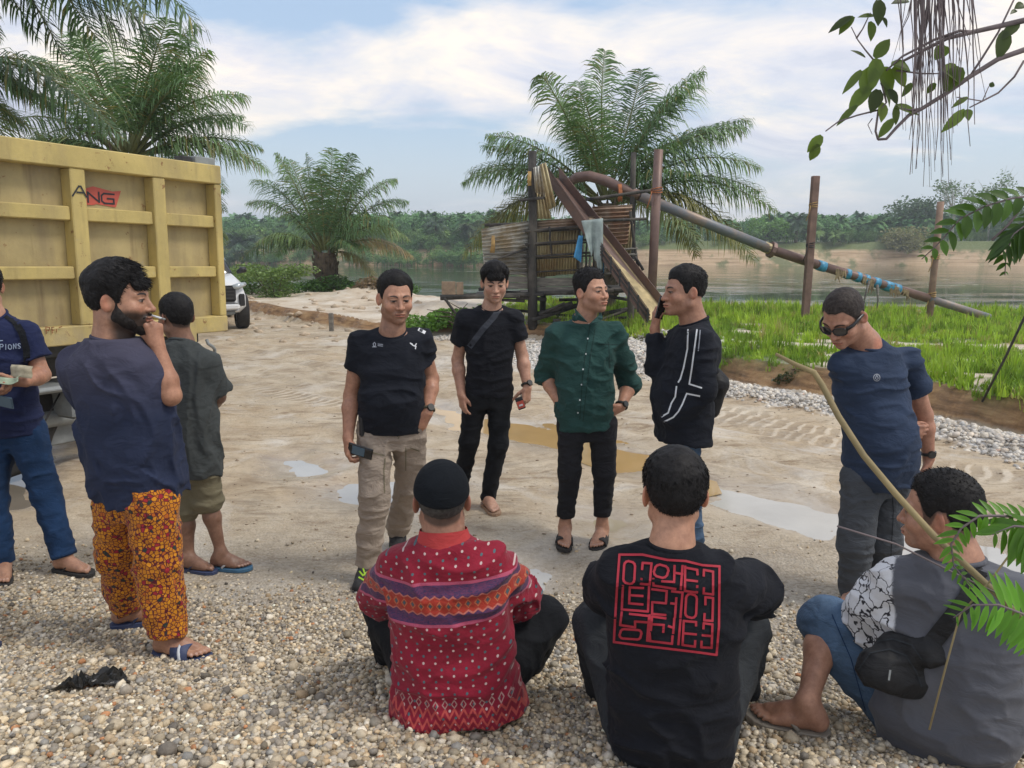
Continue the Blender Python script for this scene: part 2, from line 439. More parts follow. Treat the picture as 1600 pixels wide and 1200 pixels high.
for k, pl in PUD.items():
    s = in_poly_sd(XX, YY, pl) + (fbm2(XX, YY, 2.0, 4, 44) - .5) * .5
    wet = np.maximum(wet, sstep(-.42, .05, s))
me = mesh_np('ground', np.stack([XX, YY, HH], -1).reshape(-1, 3), Fg)
for nm, arr in (('grassy', gm), ('wet', wet), ('sdb', sdB), ('sdr', sdR)):
    a = me.attributes.new(nm, 'FLOAT', 'POINT'); a.data.foreach_set('value', arr.astype(np.float32).ravel())

t = NT('ground_soil'); pos = t.pos(); sx, sy, sz = t.sepxyz(pos)
nb = t.noise(pos, .45, 5, .6); nm = t.noise(pos, 2.2, 6, .6); nf = t.noise(pos, 24, 5, .65)
strk = t.noise(t.map(pos, (1.0, 3.2, 1), rot=(0, 0, R_(43))), 1.5, 7, .7, 1.6)   # streaks left along the track
mud = t.ramp(nm, [(.28, (.36, .30, .23)), (.45, (.49, .43, .34)), (.6, (.58, .53, .44)), (.78, (.66, .62, .54))])
mud = t.mix(t.ramp(strk, [(.36, .85), (.47, 0)]), mud, (.235, .175, .115))
mud = t.mix(t.ramp(nb, [(.46, 0), (.70, .5)]), mud, (.56, .44, .29))
mud = t.mix(t.ramp(nf, [(.28, .65), (.42, 0)]), mud, (.16, .12, .08))
strk2 = t.noise(t.map(pos, (2.2, 11, 1), rot=(0, 0, R_(40))), 2.4, 6, .75, 2.2); mud = t.mix(t.ramp(strk2, [(.34, .7), (.44, 0)]), mud, (.20, .155, .11)); mud = t.mix(t.ramp(strk2, [(.60, 0), (.72, .6)]), mud, (.72, .68, .60))
spk = t.noise(pos, 60, 4, .7); mud = t.mix(t.ramp(spk, [(.30, .75), (.38, 0)]), mud, (.10, .08, .06))
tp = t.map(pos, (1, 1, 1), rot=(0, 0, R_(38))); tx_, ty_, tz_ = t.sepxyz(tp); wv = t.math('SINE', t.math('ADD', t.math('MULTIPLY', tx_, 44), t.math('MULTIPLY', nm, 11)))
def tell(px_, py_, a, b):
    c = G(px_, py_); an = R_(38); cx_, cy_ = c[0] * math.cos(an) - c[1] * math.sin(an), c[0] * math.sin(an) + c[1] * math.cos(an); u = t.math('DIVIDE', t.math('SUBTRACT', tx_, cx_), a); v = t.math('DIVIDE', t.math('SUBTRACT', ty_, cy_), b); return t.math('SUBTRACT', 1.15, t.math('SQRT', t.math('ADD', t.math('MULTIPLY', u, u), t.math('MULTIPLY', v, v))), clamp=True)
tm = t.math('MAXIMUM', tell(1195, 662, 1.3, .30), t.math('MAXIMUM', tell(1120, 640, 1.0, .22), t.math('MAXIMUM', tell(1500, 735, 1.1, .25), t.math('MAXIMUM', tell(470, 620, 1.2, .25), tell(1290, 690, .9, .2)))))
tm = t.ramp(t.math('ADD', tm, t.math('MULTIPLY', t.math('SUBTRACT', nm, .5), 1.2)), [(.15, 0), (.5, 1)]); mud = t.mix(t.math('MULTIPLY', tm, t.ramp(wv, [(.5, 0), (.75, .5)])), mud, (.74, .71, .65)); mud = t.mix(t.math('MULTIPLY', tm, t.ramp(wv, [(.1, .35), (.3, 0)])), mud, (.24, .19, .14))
mud = t.mix(1.0, mud, (.96, .885, .78), 'MULTIPLY'); mud = t.mix(t.ramp(t.noise(pos, 1.15, 7, .72, 1.0), [(.50, 0), (.62, .6)]), mud, (.28, .215, .145)); mud = t.mix(t.ramp(t.noise(t.map(pos, loc=(9, 4, 0)), .8, 6, .7, .8), [(.52, 0), (.66, .65)]), mud, (.68, .64, .57))
# grit in the mud nearer the gravel
grit = t.vor(pos, 55, 'F1', 1); gritc = t.mix(.5, t.ramp(t.sepxyz(grit)[0], [(0, (.20, .17, .13)), (.5, (.42, .37, .29)), (1, (.66, .61, .53))]), (.42, .36, .28))
gm_ = t.math('MULTIPLY', t.ramp(sy, [(.0, 1), (1, 1)]), t.math('SUBTRACT', 1.0, t.math('SMOOTH_MIN', t.math('DIVIDE', t.math('SUBTRACT', sy, 3.6), 1.9, clamp=True), 1.0, .01), clamp=True))
mud = t.mix(t.math('MULTIPLY', gm_, .8), mud, gritc)
# pale gravel along the foot of the cut and on the heap
sdb = t.attr('sdb'); vg = t.vor(pos, 26, 'F1', 1)
grav = t.ramp(t.sepxyz(vg)[1], [(0, (.30, .28, .25)), (.4, (.52, .50, .47)), (1, (.80, .78, .74))])
gfoot = t.math('MULTIPLY', t.math('MULTIPLY', t.ramp(t.math('ADD', sdb, t.math('MULTIPLY', t.math('SUBTRACT', nm, .5), .8)), [(0.0, 0), (.02, 0)]), 1.0), 1.0)
fz = t.math('SUBTRACT', 1.0, t.math('DIVIDE', t.math('ABSOLUTE', t.math('ADD', t.math('ADD', sdb, .40), t.math('MULTIPLY', t.math('SUBTRACT', nm, .5), .9))), .42), clamp=True)
fz = t.math('MULTIPLY', t.ramp(fz, [(.1, 0), (.45, 1)]), t.math('GREATER_THAN', sx, .2))
hx = t.math('DIVIDE', t.math('SUBTRACT', sx, 1.5), 1.9); hy = t.math('DIVIDE', t.math('SUBTRACT', sy, 12.1), 1.35)
hd = t.math('SUBTRACT', 1.2, t.math('SQRT', t.math('ADD', t.math('MULTIPLY', hx, hx), t.math('MULTIPLY', hy, hy))), clamp=True)
gv = t.math('MAXIMUM', fz, t.ramp(t.math('ADD', hd, t.math('MULTIPLY', t.math('SUBTRACT', nm, .5), .6)), [(.18, 0), (.4, 1)]))
base = t.mix(gv, mud, grav)
# cut face: ochre clay with darker bands
face = t.ramp(t.noise(t.map(pos, (1, 1, 6)), 2.6, 6, .6), [(.3, (.10, .055, .025)), (.5, (.27, .155, .07)), (.7, (.42, .27, .13))])
fm = t.math('MULTIPLY', t.ramp(sdb, [(0.0, 0), (.01, 1)]), t.ramp(t.math('SUBTRACT', sz, 0.0), [(.02, 0), (.08, 1)]))
fm = t.math('MULTIPLY', fm, t.math('LESS_THAN', sdb, .32))
fm = t.math('MULTIPLY', fm, t.math('LESS_THAN', sy, 60.0))
base = t.mix(fm, base, face)
# bench: sand, paler than mud, with ochre spoil
bn = t.math('GREATER_THAN', sdb, .3)
sand = t.ramp(t.noise(pos, 1.3, 6, .65), [(.3, (.36, .26, .16)), (.45, (.58, .48, .36)), (.7, (.72, .66, .56))])
base = t.mix(bn, base, sand)
gr = t.ramp(t.noise(pos, 9, 4, .6), [(.3, (.035, .06, .012)), (.7, (.10, .16, .03))])
base = t.mix(t.attr('grassy'), base, gr)
# river bank slope / far bank
farm = t.math('GREATER_THAN', sy, 60.0)
fb = t.ramp(t.noise(t.map(pos, (.05, .05, 1.1)), 3.0, 7, .65), [(.3, (.22, .14, .075)), (.45, (.42, .29, .165)), (.62, (.54, .40, .25)), (.8, (.62, .50, .34))])
fb = t.mix(t.ramp(t.noise(t.map(pos, (.3, .3, .3)), 1.0, 5, .6), [(.50, 0), (.60, .85)]), fb, (.10, .13, .04))
topg = t.ramp(sz, [(.62, 0), (1.0, 1)])
fb = t.mix(t.math('MULTIPLY', topg, 1.0), fb, (.13, .16, .05))
base = t.mix(farm, base, fb)
wetm = t.attr('wet')
wcol = t.mix(t.math('MULTIPLY', wetm, .35), base, (.30, .24, .17))
rgh = t.mix(wetm, t.ramp(t.noise(pos, 3.1, 5, .6), [(.36, .34), (.5, .72), (.7, .88)]), .16)
bsum = t.math('ADD', t.math('MULTIPLY', nf, .55), t.math('MULTIPLY', nm, .6))
bsum = t.math('ADD', bsum, t.math('MULTIPLY', t.vor(pos, 26, 'F1', 0), t.math('MULTIPLY', gv, -1.2)))
bsum = t.math('ADD', bsum, t.math('MULTIPLY', t.vor(pos, 55, 'F1', 0), t.math('MULTIPLY', gm_, -.8)))
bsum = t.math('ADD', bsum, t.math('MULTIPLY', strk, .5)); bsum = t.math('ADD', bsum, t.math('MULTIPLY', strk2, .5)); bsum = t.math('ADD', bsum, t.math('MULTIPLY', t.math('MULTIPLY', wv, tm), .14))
bsum = t.math('MULTIPLY', bsum, t.math('SUBTRACT', 1.0, t.math('MULTIPLY', wetm, .93)))
t.bump(bsum, .75, .03)
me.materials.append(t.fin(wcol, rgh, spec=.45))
ground = tag(link('ground', me), kind='structure')

# river
t = NT('river_water'); pos = t.pos()
rp = t.noise(t.map(pos, (.5, 2.2, 1)), 1.1, 5, .6); rp2 = t.noise(t.map(pos, (.06, .35, 1)), 1.0, 4, .6)
pm = t.ramp(t.noise(t.map(pos, (.10, .28, 1)), 1.0, 5, .65), [(.47, .12), (.60, 1)]); rp3 = t.noise(t.map(pos, (.9, 3.2, 1)), 1.4, 4, .6)
t.bump(t.math('ADD', t.math('MULTIPLY', t.math('MULTIPLY', rp3, pm), 2.4), rp2), .12, .08)
m_river = t.fin(t.ramp(t.noise(pos, .05, 4), [(.3, (.035, .05, .015)), (.7, (.07, .065, .025))]), .035, spec=.6)
V = [(-500, 12, WATER_Z), (500, 12, WATER_Z), (500, 160, WATER_Z), (-500, 160, WATER_Z)]
tag(link('river', mesh_np('river', V, [(0, 1, 2, 3)], m_river, False)), kind='structure')
# floating scum lines drifting on the river
t = NT('river_foam'); m_foam = t.fin((.55, .58, .45), .6)
mb = MB()
for (px_, py_, ln, w_) in ((700, 421, 5, .10), (735, 424, 6, .09), (660, 419, 4, .10), (1180, 437, 9, .07), (1250, 441, 7, .06), (1000, 435, 6, .06), (1420, 437, 8, .07), (610, 417, 4, .1), (1500, 446, 5, .05)):
    c = G(px_, py_, WATER_Z + .01)
    for k in range(9):
        a = c + np.array([(random.random() - .5) * ln, (random.random() - .5) * 2.2, 0]); l = random.uniform(.2, .9); w2 = random.uniform(.05, .18)
        mb.add([a + (-l, 0, 0), a + (0, -w2, 0), a + (l, .02, 0), a + (0, w2, 0)], [(0, 1, 2, 3)])
tag(mb.build('river_foam', m_foam), 'pale scum streaks floating on the green river', 'foam', kind='stuff')

# puddles
def puddle(name, key, z, col, rough, label=None):
    pl = PUD[key]; c = pl.mean(0); big = c + (pl - c) * 1.5
    V = [(p[0], p[1], z) for p in big]
    t = NT(name + '_water'); pos = t.pos()
    t.bump(t.noise(pos, 6, 4), .02, .01)
    cc = t.ramp(t.noise(pos, 2.2, 4), [(.3, tuple(.8 * k for k in col)), (.7, col)])
    o = link('puddle', mesh_np('puddle', V, [tuple(range(len(V)))], t.fin(cc, rough, spec=.6), False)); tag(o, kind='structure')
for k, z, c, r in (('brown', -.031, (.47, .31, .13), .06), ('left', -.039, (.50, .475, .425), .05), ('mid', -.043, (.50, .475, .425), .07), ('green', -.040, (.40, .33, .22), .05),
                   ('red', -.036, (.50, .475, .425), .05), ('long', -.040, (.50, .475, .425), .10), ('right', -.037, (.50, .475, .425), .06), ('truck', -.03, (.22, .19, .15), .05)):
    puddle('puddle_' + k, k, z, c, r)

# pebbles (nobody could count them)
def pebble_variants(n, sub=1):
    out = []
    for k in range(n):
        V, F = ico(sub); V = V * (1 + (vnoise(V * 1.3 + 7 * k)[:, None] - .5) * .5); V = V * np.array([1, .78 + .15 * random.random(), .58 + .12 * random.random()]); out.append((V, F))
    return out
PEB_COLS = np.array([(.62, .57, .47), (.50, .45, .36), (.70, .66, .57), (.40, .36, .29), (.32, .30, .27), (.24, .23, .22), (.56, .46, .33), (.78, .76, .70), (.47, .44, .40), (.50, .26, .14), (.44, .35, .24), (.36, .37, .38), (.55, .53, .49), (.66, .58, .44), (.18, .17, .16)])
PEB_W = np.array([14, 15, 10, 12, 9, 5, 9, 6, 9, 1.4, 7, 6, 9, 8, 2.5]); PEB_W = PEB_W / PEB_W.sum()
t = NT('pebble_stone'); ic = t.attr('icol', 'Vector', 'INSTANCER'); n = t.noise(t.co(), 1.6, 4)
cc = t.mix(.55, ic, t.mix(1.0, ic, t.ramp(n, [(.3, .55), (.7, 1.35)]), 'MULTIPLY')); t.bump(t.noise(t.co(), 5, 3), .15, .1)
m_peb = t.fin(cc, .62, spec=.35)
def pebbles(name, xs, ys, size, label, zoff=.25, seedcol=None, pale=0.0, sub=1):
    n = len(xs); zz = ground_h(xs, ys)
    s = size * np.exp(rng.normal(0, .30, n)); rot = np.stack([rng.normal(0, .35, n), rng.normal(0, .35, n), rng.uniform(0, 6.28, n)], -1)
    ci = rng.choice(len(PEB_COLS), n, p=PEB_W); c = PEB_COLS[ci] * np.array([.92, .85, .74]) * (1 + rng.normal(0, .20, (n, 1))); c = c * (1 - pale) + pale * np.array([.72, .71, .69]) * (1 + rng.normal(0, .15, (n, 1)))
    z = zz + s * rng.uniform(-.15, zoff * 2.6, n)
    return tag(scatter(name, pebble_variants(6, sub), np.stack([xs, ys, z], -1), rot, s, np.clip(c, .03, .9), rng.integers(0, 6, n), m_peb), label, 'gravel', kind='stuff')
# near heap
def jit(x0, x1, y0, y1, step):
    gx = np.arange(x0, x1, step); gy = np.arange(y0, y1, step); a, b = np.meshgrid(gx, gy); a = a + rng.uniform(-.5, .5, a.shape) * step * 1.1; b = b + rng.uniform(-.5, .5, b.shape) * step * 1.1
    return a.ravel(), b.ravel()
xs, ysn = jit(-3.4, 3.6, 1.25, 4.75, .0142)
keep = (np.abs(xs) < ysn * .74 + .45)
lim = 3.72 + (fbm2(xs, ysn, 1.3, 3, 50) - .5) * 1.1 - .13 * (xs - .4) * (xs > .4) + .18 * np.clip(-xs - .9, 0, 2)
dens = 1 - sstep(-.55, .55, ysn - lim); keep &= rng.random(len(xs)) < np.maximum(dens, .035 * (ysn < 4.6)) ** 1.3
xs, ysn = xs[keep], ysn[keep]
sz = .0082 * (1 + .35 * sstep(3.2, 1.6, ysn))
pebbles('gravel', xs, ysn, sz * (0.75 + .6 * fbm2(xs, ysn, 1.7, 2, 51)), 'rounded river pebbles heaped in the foreground where the men sit')
xs2 = rng.uniform(-2.2, 2.4, 1500); ys2 = rng.uniform(1.5, 3.3, 1500)
pebbles('gravel', xs2, ys2, .0165, 'scattered larger pebbles among the fine foreground gravel', .3)
# pale crushed stone along the foot of the cut and the white heap under the washing frame
bx = []; 
for a, b in zip(BANK[4:-2], BANK[5:-1]):
    L = np.linalg.norm(b - a); m_ = int(L * 900); tt = rng.random(m_)[:, None]; d = (b - a) / L; nn = np.array([d[1], -d[0]])
    bx.append(a + (b - a) * tt + nn * (np.clip(rng.normal(.40, .17, m_), .2, 1)[:, None]))
bx = np.concatenate(bx)
pebbles('crushed_stone', bx[:, 0], bx[:, 1], .022, 'pale crushed stone spilled along the foot of the earth cut', .3, pale=.45, sub=1)
th = rng.uniform(0, 6.28, 5200); rr = np.sqrt(rng.random(5200)) * 1.15; c_, s_ = math.cos(-.45), math.sin(-.45)
ux, uy = 1.75 * rr * np.cos(th), 1.0 * rr * np.sin(th); hx_, hy_ = 1.5 + ux * c_ - uy * s_, 12.0 + ux * s_ + uy * c_
pebbles('white_gravel', hx_, hy_, .021, 'whitish gravel heap below the washing frame', .3, pale=.6)

# grass blades
def tuft(nb, h, spread, w=.006, droop=.5):
    V = []; F = []
    for k in range(nb):
        a = random.uniform(0, 6.28); r = random.random() * spread; x0, y0 = r * math.cos(a), r * math.sin(a); b = random.uniform(0, 6.28); hh = h * random.uniform(.5, 1.15)
        lean = random.uniform(.1, droop) * hh; dx, dy = math.cos(b), math.sin(b); wx, wy = -dy * w, dx * w; i = len(V)
        V += [(x0 - wx, y0 - wy, 0), (x0 + wx, y0 + wy, 0), (x0 + dx * lean * .35 - wx * .8, y0 + dy * lean * .35 - wy * .8, hh * .55), (x0 + dx * lean * .35 + wx * .8, y0 + dy * lean * .35 + wy * .8, hh * .55), (x0 + dx * lean, y0 + dy * lean, hh * (.95 if lean < .3 * hh else .85))]
        F += [(i, i + 1, i + 3, i + 2), (i + 2, i + 3, i + 4)]
    return np.array(V), F
t = NT('grass_blade'); ic = t.attr('icol', 'Vector', 'INSTANCER')
m_grass = t.fin(ic, .55, spec=.3)
t.b.inputs['Subsurface Weight'].default_value = 0
tr = t.n('ShaderNodeBsdfTranslucent'); t.l(t.mix(1.0, ic, (1.25, 1.2, .5), 'MULTIPLY'), tr.inputs[0]); ms = t.n('ShaderNodeMixShader'); ms.inputs[0].default_value = .35
t.l(t.b.outputs[0], ms.inputs[1]); t.l(tr.outputs[0], ms.inputs[2]); t.l(ms.outputs[0], t.o.inputs[0])
gx = rng.uniform(-3, 19, 95000); gy = rng.uniform(6.2, 25, 95000)
k = (rng.random(95000) < grass_mask(gx, gy)) & (gx < gy * .72 + 1.2) & (rng.random(95000) < np.clip(1.25 - gy / 34, .4, 1))
gx, gy = gx[k], gy[k]; n = len(gx)
cl = fbm2(gx, gy, 1.1, 3, 61)[:, None]; cg = np.array([.17, .29, .035]) * (1 - cl) * 1.3 + np.array([.35, .47, .07]) * cl * 1.3; cg = cg * (1 + rng.normal(0, .22, (n, 1))); dry = (rng.random(n) < .10)[:, None]; cg = np.where(dry, np.array([.42, .38, .16]), cg); cg = np.where((fbm2(gx, gy, 2.2, 3, 66) > .56)[:, None], cg * np.array([.55, .62, .6]), cg)
tag(scatter('grass', [tuft(14, .085, .07, .005), tuft(14, .11, .07, .005, .9), tuft(10, .17, .05, .005), tuft(20, .06, .09, .007, .9)], np.stack([gx, gy, ground_h(gx, gy) - .01], -1),
    np.stack([np.zeros(n), np.zeros(n), rng.uniform(0, 6.28, n)], -1), rng.uniform(.45, 1.5, n) * (.35 + 1.5 * fbm2(gx, gy, 1.3, 3, 62)), np.clip(cg, .02, .7), rng.integers(0, 4, n), m_grass),
    'bright green grass covering the riverside bench', 'grass', kind='stuff')
# ================================================================== PALMS AND TREES
def leaf_mat(name, dark, light, trans=.25, rough=.45, attr=True):
    t = NT(name); c = t.attr('Col', 'Color'); n = t.noise(t.pos(), 3.0, 3)
    cc = t.mix(1.0, c, t.ramp(n, [(.3, .72), (.7, 1.3)]), 'MULTIPLY')
    t.fin(cc, rough, spec=.35)
    tr = t.n('ShaderNodeBsdfTranslucent'); t.l(t.mix(1.0, cc, (1.3, 1.35, .6), 'MULTIPLY'), tr.inputs[0]); ms = t.n('ShaderNodeMixShader'); ms.inputs[0].default_value = trans
    t.l(t.b.outputs[0], ms.inputs[1]); t.l(tr.outputs[0], ms.inputs[2]); t.l(ms.outputs[0], t.o.inputs[0]); return t.m
m_leaf = leaf_mat('frond_leaf', None, None)
m_bark = simple('palm_bark', (.10, .075, .05), .95, var=.5, scale=9, bump=.8, bscale=14)
G_TOP = np.array([.16, .25, .115]); G_MID = np.array([.095, .17, .07]); G_OLIVE = np.array([.21, .20, .07]); G_DEAD = np.array([.30, .23, .14])
def bez(a, c, b, t):
    t = t[:, None]; return a * (1 - t) ** 2 + 2 * c * t * (1 - t) + b * t ** 2
def frond(parent, a, b, arch, col, L=None, nl=84, leaf=1.1, ragged=.15, name='frond', side=None, droop=.82, width=.0155):
    a = np.array(a, float); b = np.array(b, float); mid = (a + b) / 2; ln = np.linalg.norm(b - a)
    c = mid + np.array(arch, float) * np.array([1, 1, 1.22]) * ln
    t = np.linspace(0, 1, 15); pts = bez(a, c, b, t)
    V = []; F = []; C = []
    mb = MB(); mb.tube(pts, np.interp(t, [0, .12, 1], [.05, .032, .004]) * min(1, ln / 2.2), 5, False)
    V = [np.array(p) for p in mb.v]; F = list(mb.f); C = [np.array([.16, .17, .06])] * len(V)
    chord = nrm(b - a)
    for k in range(nl):
        u = .13 + .87 * (k + .5) / nl; p = bez(a, c, b, np.array([u]))[0]; q = bez(a, c, b, np.array([min(1, u + .02)]))[0]; q0 = bez(a, c, b, np.array([u - .02]))[0]
        tg = nrm(q - q0); sd = np.cross(tg, (0, 0, 1))
        if np.linalg.norm(sd) < .25: sd = sd + np.cross(tg, nrm(np.array([tg[1], -tg[0], .3]) + .01))
        sd = nrm(sd); upn = nrm(np.cross(sd, tg))
        prof = (math.sin(math.pi * min(1, (u - .06) / .94) ** .75)) ** .6 * .9 + .12
        for s_ in (-1, 1):
            if random.random() < ragged * .35: continue
            l = leaf * prof * random.uniform(.8, 1.12) * ln / 3.2
            d = nrm(sd * s_ * .9 + tg * random.uniform(.42, .62) + upn * (.34 if k % 2 else -.06) + np.array([random.gauss(0, .05), random.gauss(0, .05), random.gauss(0, .05)]))
            g = np.array([0, 0, -1.0]); dr = droop * random.uniform(.6, 1.5)
            p1 = p + d * l * .38 + g * l * .05 * dr; p2 = p1 + nrm(d + g * dr * .75) * l * .34; p3 = p2 + nrm(d + g * dr * 1.9) * l * .30
            w = width * random.uniform(.8, 1.2) * (ln / 3.2) ** .5; wd = nrm(np.cross(d, upn) + .001) * w; i = len(V)
            V += [p - wd * .5, p + wd * .5, p1 - wd, p1 + wd, p2 - wd * .8, p2 + wd * .8, p3]
            F += [(i, i + 1, i + 3, i + 2), (i + 2, i + 3, i + 5, i + 4), (i + 4, i + 5, i + 6)]
            cc = col * random.uniform(.75, 1.3)
            if random.random() < .05 + ragged * .3: cc = G_OLIVE * random.uniform(.7, 1.2)
            C += [cc * .9, cc * .9, cc, cc, cc * 1.05, cc * 1.05, cc * 1.1 + .01]
    me = mesh_np(name, V, F, m_leaf, False, np.array(C))
    return link(name, me, parent)
def trunk(parent, base, top, r0, r1, stubs=34):
    base = np.array(base, float); top = np.array(top, float); mb = MB(); t = np.linspace(0, 1, 9)[:, None]; pts = base + (top - base) * t
    mb.tube(pts, np.interp(t[:, 0], [0, .15, .8, 1], [r0 * 1.2, r0, r1 * 1.25, r1]), 12)
    for k in range(stubs):
        u = (k + .5) / stubs; a = k * 2.4; p = base + (top - base) * u; r = r0 + (r1 - r0) * u; d = np.array([math.cos(a), math.sin(a), 0])
        mb.tube([p + d * r * .7, p + d * (r + .07) + (0, 0, .09), p + d * (r + .10) + (0, 0, .2 + .1 * random.random())], [.05, .04, .015], 5)
    return mb.build('trunk', m_bark, parent)
def palm(label, base, crown, specs, r0=.26, r1=.2, extra=0, name='palm_tree', group=None, ln=3.2, seed=1):
    random.seed(seed)
    root = empty(name, tuple(base), label=label, cat='palm tree', group=group)
    trunk(root, base, crown, r0, r1)
    for s_ in specs:
        px_, py_, dy, arch, col = s_[:5]
        if abs(dy) > 1.35: continue
        kw = s_[5] if len(s_) > 5 else {}
        tip = P(px_, py_, crown[1] + dy)
        st = np.array(crown, float) + nrm(tip - np.array(crown)) * np.array([.16, .16, .1])
        frond(root, st, tip, arch, col, **kw)
    for k in range(extra):
        a = random.uniform(0, 6.28); e = random.uniform(-.45, 1.15); l = ln * random.uniform(.75, 1.0)
        d = np.array([math.cos(a) * math.cos(e), math.sin(a) * math.cos(e), math.sin(e)]); tip = np.array(crown) + d * l
        frond(root, np.array(crown, float) + d * .15, tip, (0, 0, .22), G_MID if e > 0 else G_MID * .6 + G_OLIVE * .4, nl=56)
    return root
U = (0, 0, .22)
# main palm behind the washing frame
cr = P(948, 318, 18.0)
palm('tall spreading oil palm rising right behind the sluice frame', (cr[0], 18.0, .2), cr, [
 (845, 118, -.6, (-.10, 0, .26), G_TOP, dict(leaf=1.08)), (880, 160, .8, (-.05, 0, .2), G_MID), (945, 78, .2, (-.06, 0, .08), G_TOP, dict(leaf=1.0)), (905, 128, 1.2, (-.08, 0, .12), G_MID), (1002, 108, .9, (.05, 0, .12), G_MID), (1060, 150, -.9, (.02, 0, .22), G_MID),
 (1098, 112, -.2, (.0, 0, .24), G_TOP, dict(leaf=1.08)), (1085, 135, 1.0, (.02, 0, .22), G_TOP), (1120, 200, 1.3, (.02, 0, .2), G_MID), (1165, 200, -.2, (0, 0, .22), G_TOP), (1168, 188, .5, (-.02, 0, .16), G_MID), (1186, 262, -.3, (0, 0, .27), G_TOP), (1150, 250, 1.4, (0, 0, .2), G_MID),
 (1214, 330, -.2, (0, 0, .26), G_TOP, dict(leaf=1.05, ragged=.35)), (1188, 300, .7, (0, 0, .22), G_MID), (1160, 395, -.9, (.06, 0, .34), G_OLIVE, dict(leaf=1.15, droop=1.1)), (1178, 408, .3, (.06, 0, .36), G_OLIVE * .8 + G_MID * .3, dict(leaf=1.15, droop=1.2, ragged=.5)), (1090, 400, .9, (.1, 0, .36), G_OLIVE, dict(droop=1.2)),
 (762, 212, -.3, (0, 0, .20), G_TOP, dict(leaf=1.08)), (756, 228, .9, (.02, 0, .16), G_MID), (724, 285, .0, (-.02, 0, .26), G_TOP, dict(leaf=1.08)), (790, 300, -.7, (-.05, 0, .3), G_MID), (735, 270, 1.3, (0, 0, .22), G_MID), (725, 398, .6, (-.06, 0, .36), G_OLIVE, dict(leaf=1.15, droop=1.1)), (745, 385, 1.3, (-.06, 0, .36), G_OLIVE * .7 + G_MID * .4, dict(droop=1.1)), (700, 372, 1.8, (-.04, 0, .3), G_OLIVE, dict(droop=1.0)),
 (985, 170, -1.6, (0, 0, .16), G_MID), (925, 175, -1.5, (0, 0, .16), G_MID), (1010, 220, 2.0, (0, 0, .2), G_MID * .8), (880, 230, 2.0, (0, 0, .2), G_MID * .8), (960, 420, -1.0, (.05, -.2, .3), G_OLIVE)], extra=7, ln=2.8, seed=3)
# palm behind the dump truck
cr = P(200, 246, 15.0)
palm('big oil palm standing behind the yellow dump truck body', (cr[0], 15, .2), cr, [
 (420, 268, -.1, (0, 0, .27), G_TOP, dict(leaf=1.1)), (408, 232, .8, (0, 0, .2), G_MID), (384, 150, 0, (-.04, 0, .25), G_TOP, dict(leaf=1.1)), (378, 182, 1.0, (0, 0, .2), G_MID), (325, 78, -.3, (-.05, 0, .14), G_TOP), (300, 60, 1.2, (-.04, 0, .1), G_MID), (235, 40, .2, (-.06, 0, .06), G_TOP), (262, 30, -1.0, (0, 0, .1), G_MID), (170, 35, .4, (.0, 0, .08), G_TOP * .9 + G_OLIVE * .3), (120, 48, -.8, (0, 0, .14), G_MID), (185, 100, 1.8, (0, 0, .1), G_OLIVE * .5 + G_TOP * .7),
 (118, 55, 1.2, (-.02, 0, .14), G_TOP), (60, 90, .3, (-.02, 0, .18), G_MID), (20, 140, -.4, (0, 0, .2), G_MID), (0, 195, .8, (0, 0, .22), G_MID), (35, 222, -.5, (0, 0, .18), G_MID), (352, 300, -.4, (.1, 0, .3), G_MID, dict(droop=1.0)), (345, 380, .2, (.2, 0, .36), G_MID * .7 + G_OLIVE * .4, dict(droop=1.1)), (350, 330, 1.2, (.12, 0, .3), G_MID), (300, 330, 1.0, (.12, 0, .3), G_MID), (90, 250, 1.5, (0, 0, .2), G_MID), (414, 300, 1.4, (.05, 0, .3), G_MID, dict(droop=.9)), (335, 120, -1.6, (0, 0, .2), G_MID), (90, 130, -1.5, (0, 0, .2), G_MID)], extra=13, ln=2.9, seed=5)
# nearer palm outside the left edge whose fronds hang into the picture
cr = P(-150, 120, 10.5)
palm('nearer oil palm leaning in from beyond the top left corner', (cr[0], 10.5, 0), cr, [
 (192, 218, -.3, (.04, 0, .30), G_MID * .8, dict(leaf=.98, droop=1.2)), (60, 150, .4, (0, 0, .24), G_MID), (30, 250, -.6, (0, 0, .34), G_MID * .8 + G_OLIVE * .3, dict(droop=1.1)), (75, 225, .8, (0, 0, .22), G_MID * .8), (-20, 60, 0, (0, 0, .1), G_MID), (30, 190, 1.2, (0, 0, .25), G_OLIVE * .6 + G_MID * .4), (-160, -120, .2, (0, 0, .1), G_MID), (-300, 0, .2, (0, 0, .2), G_MID), (-330, 160, .2, (0, 0, .2), G_MID), (95, 175, .1, (.04, 0, .26), G_MID * .7, dict(droop=1.1)), (10, 110, -.5, (0, 0, .2), G_MID * .7), (45, 300, .3, (.05, 0, .34), G_MID * .6, dict(droop=1.1)), (110, 120, 1.0, (.03, 0, .24), G_MID * .7)], extra=3, ln=2.3, seed=8)
cr = P(-150, -200, 9.0)
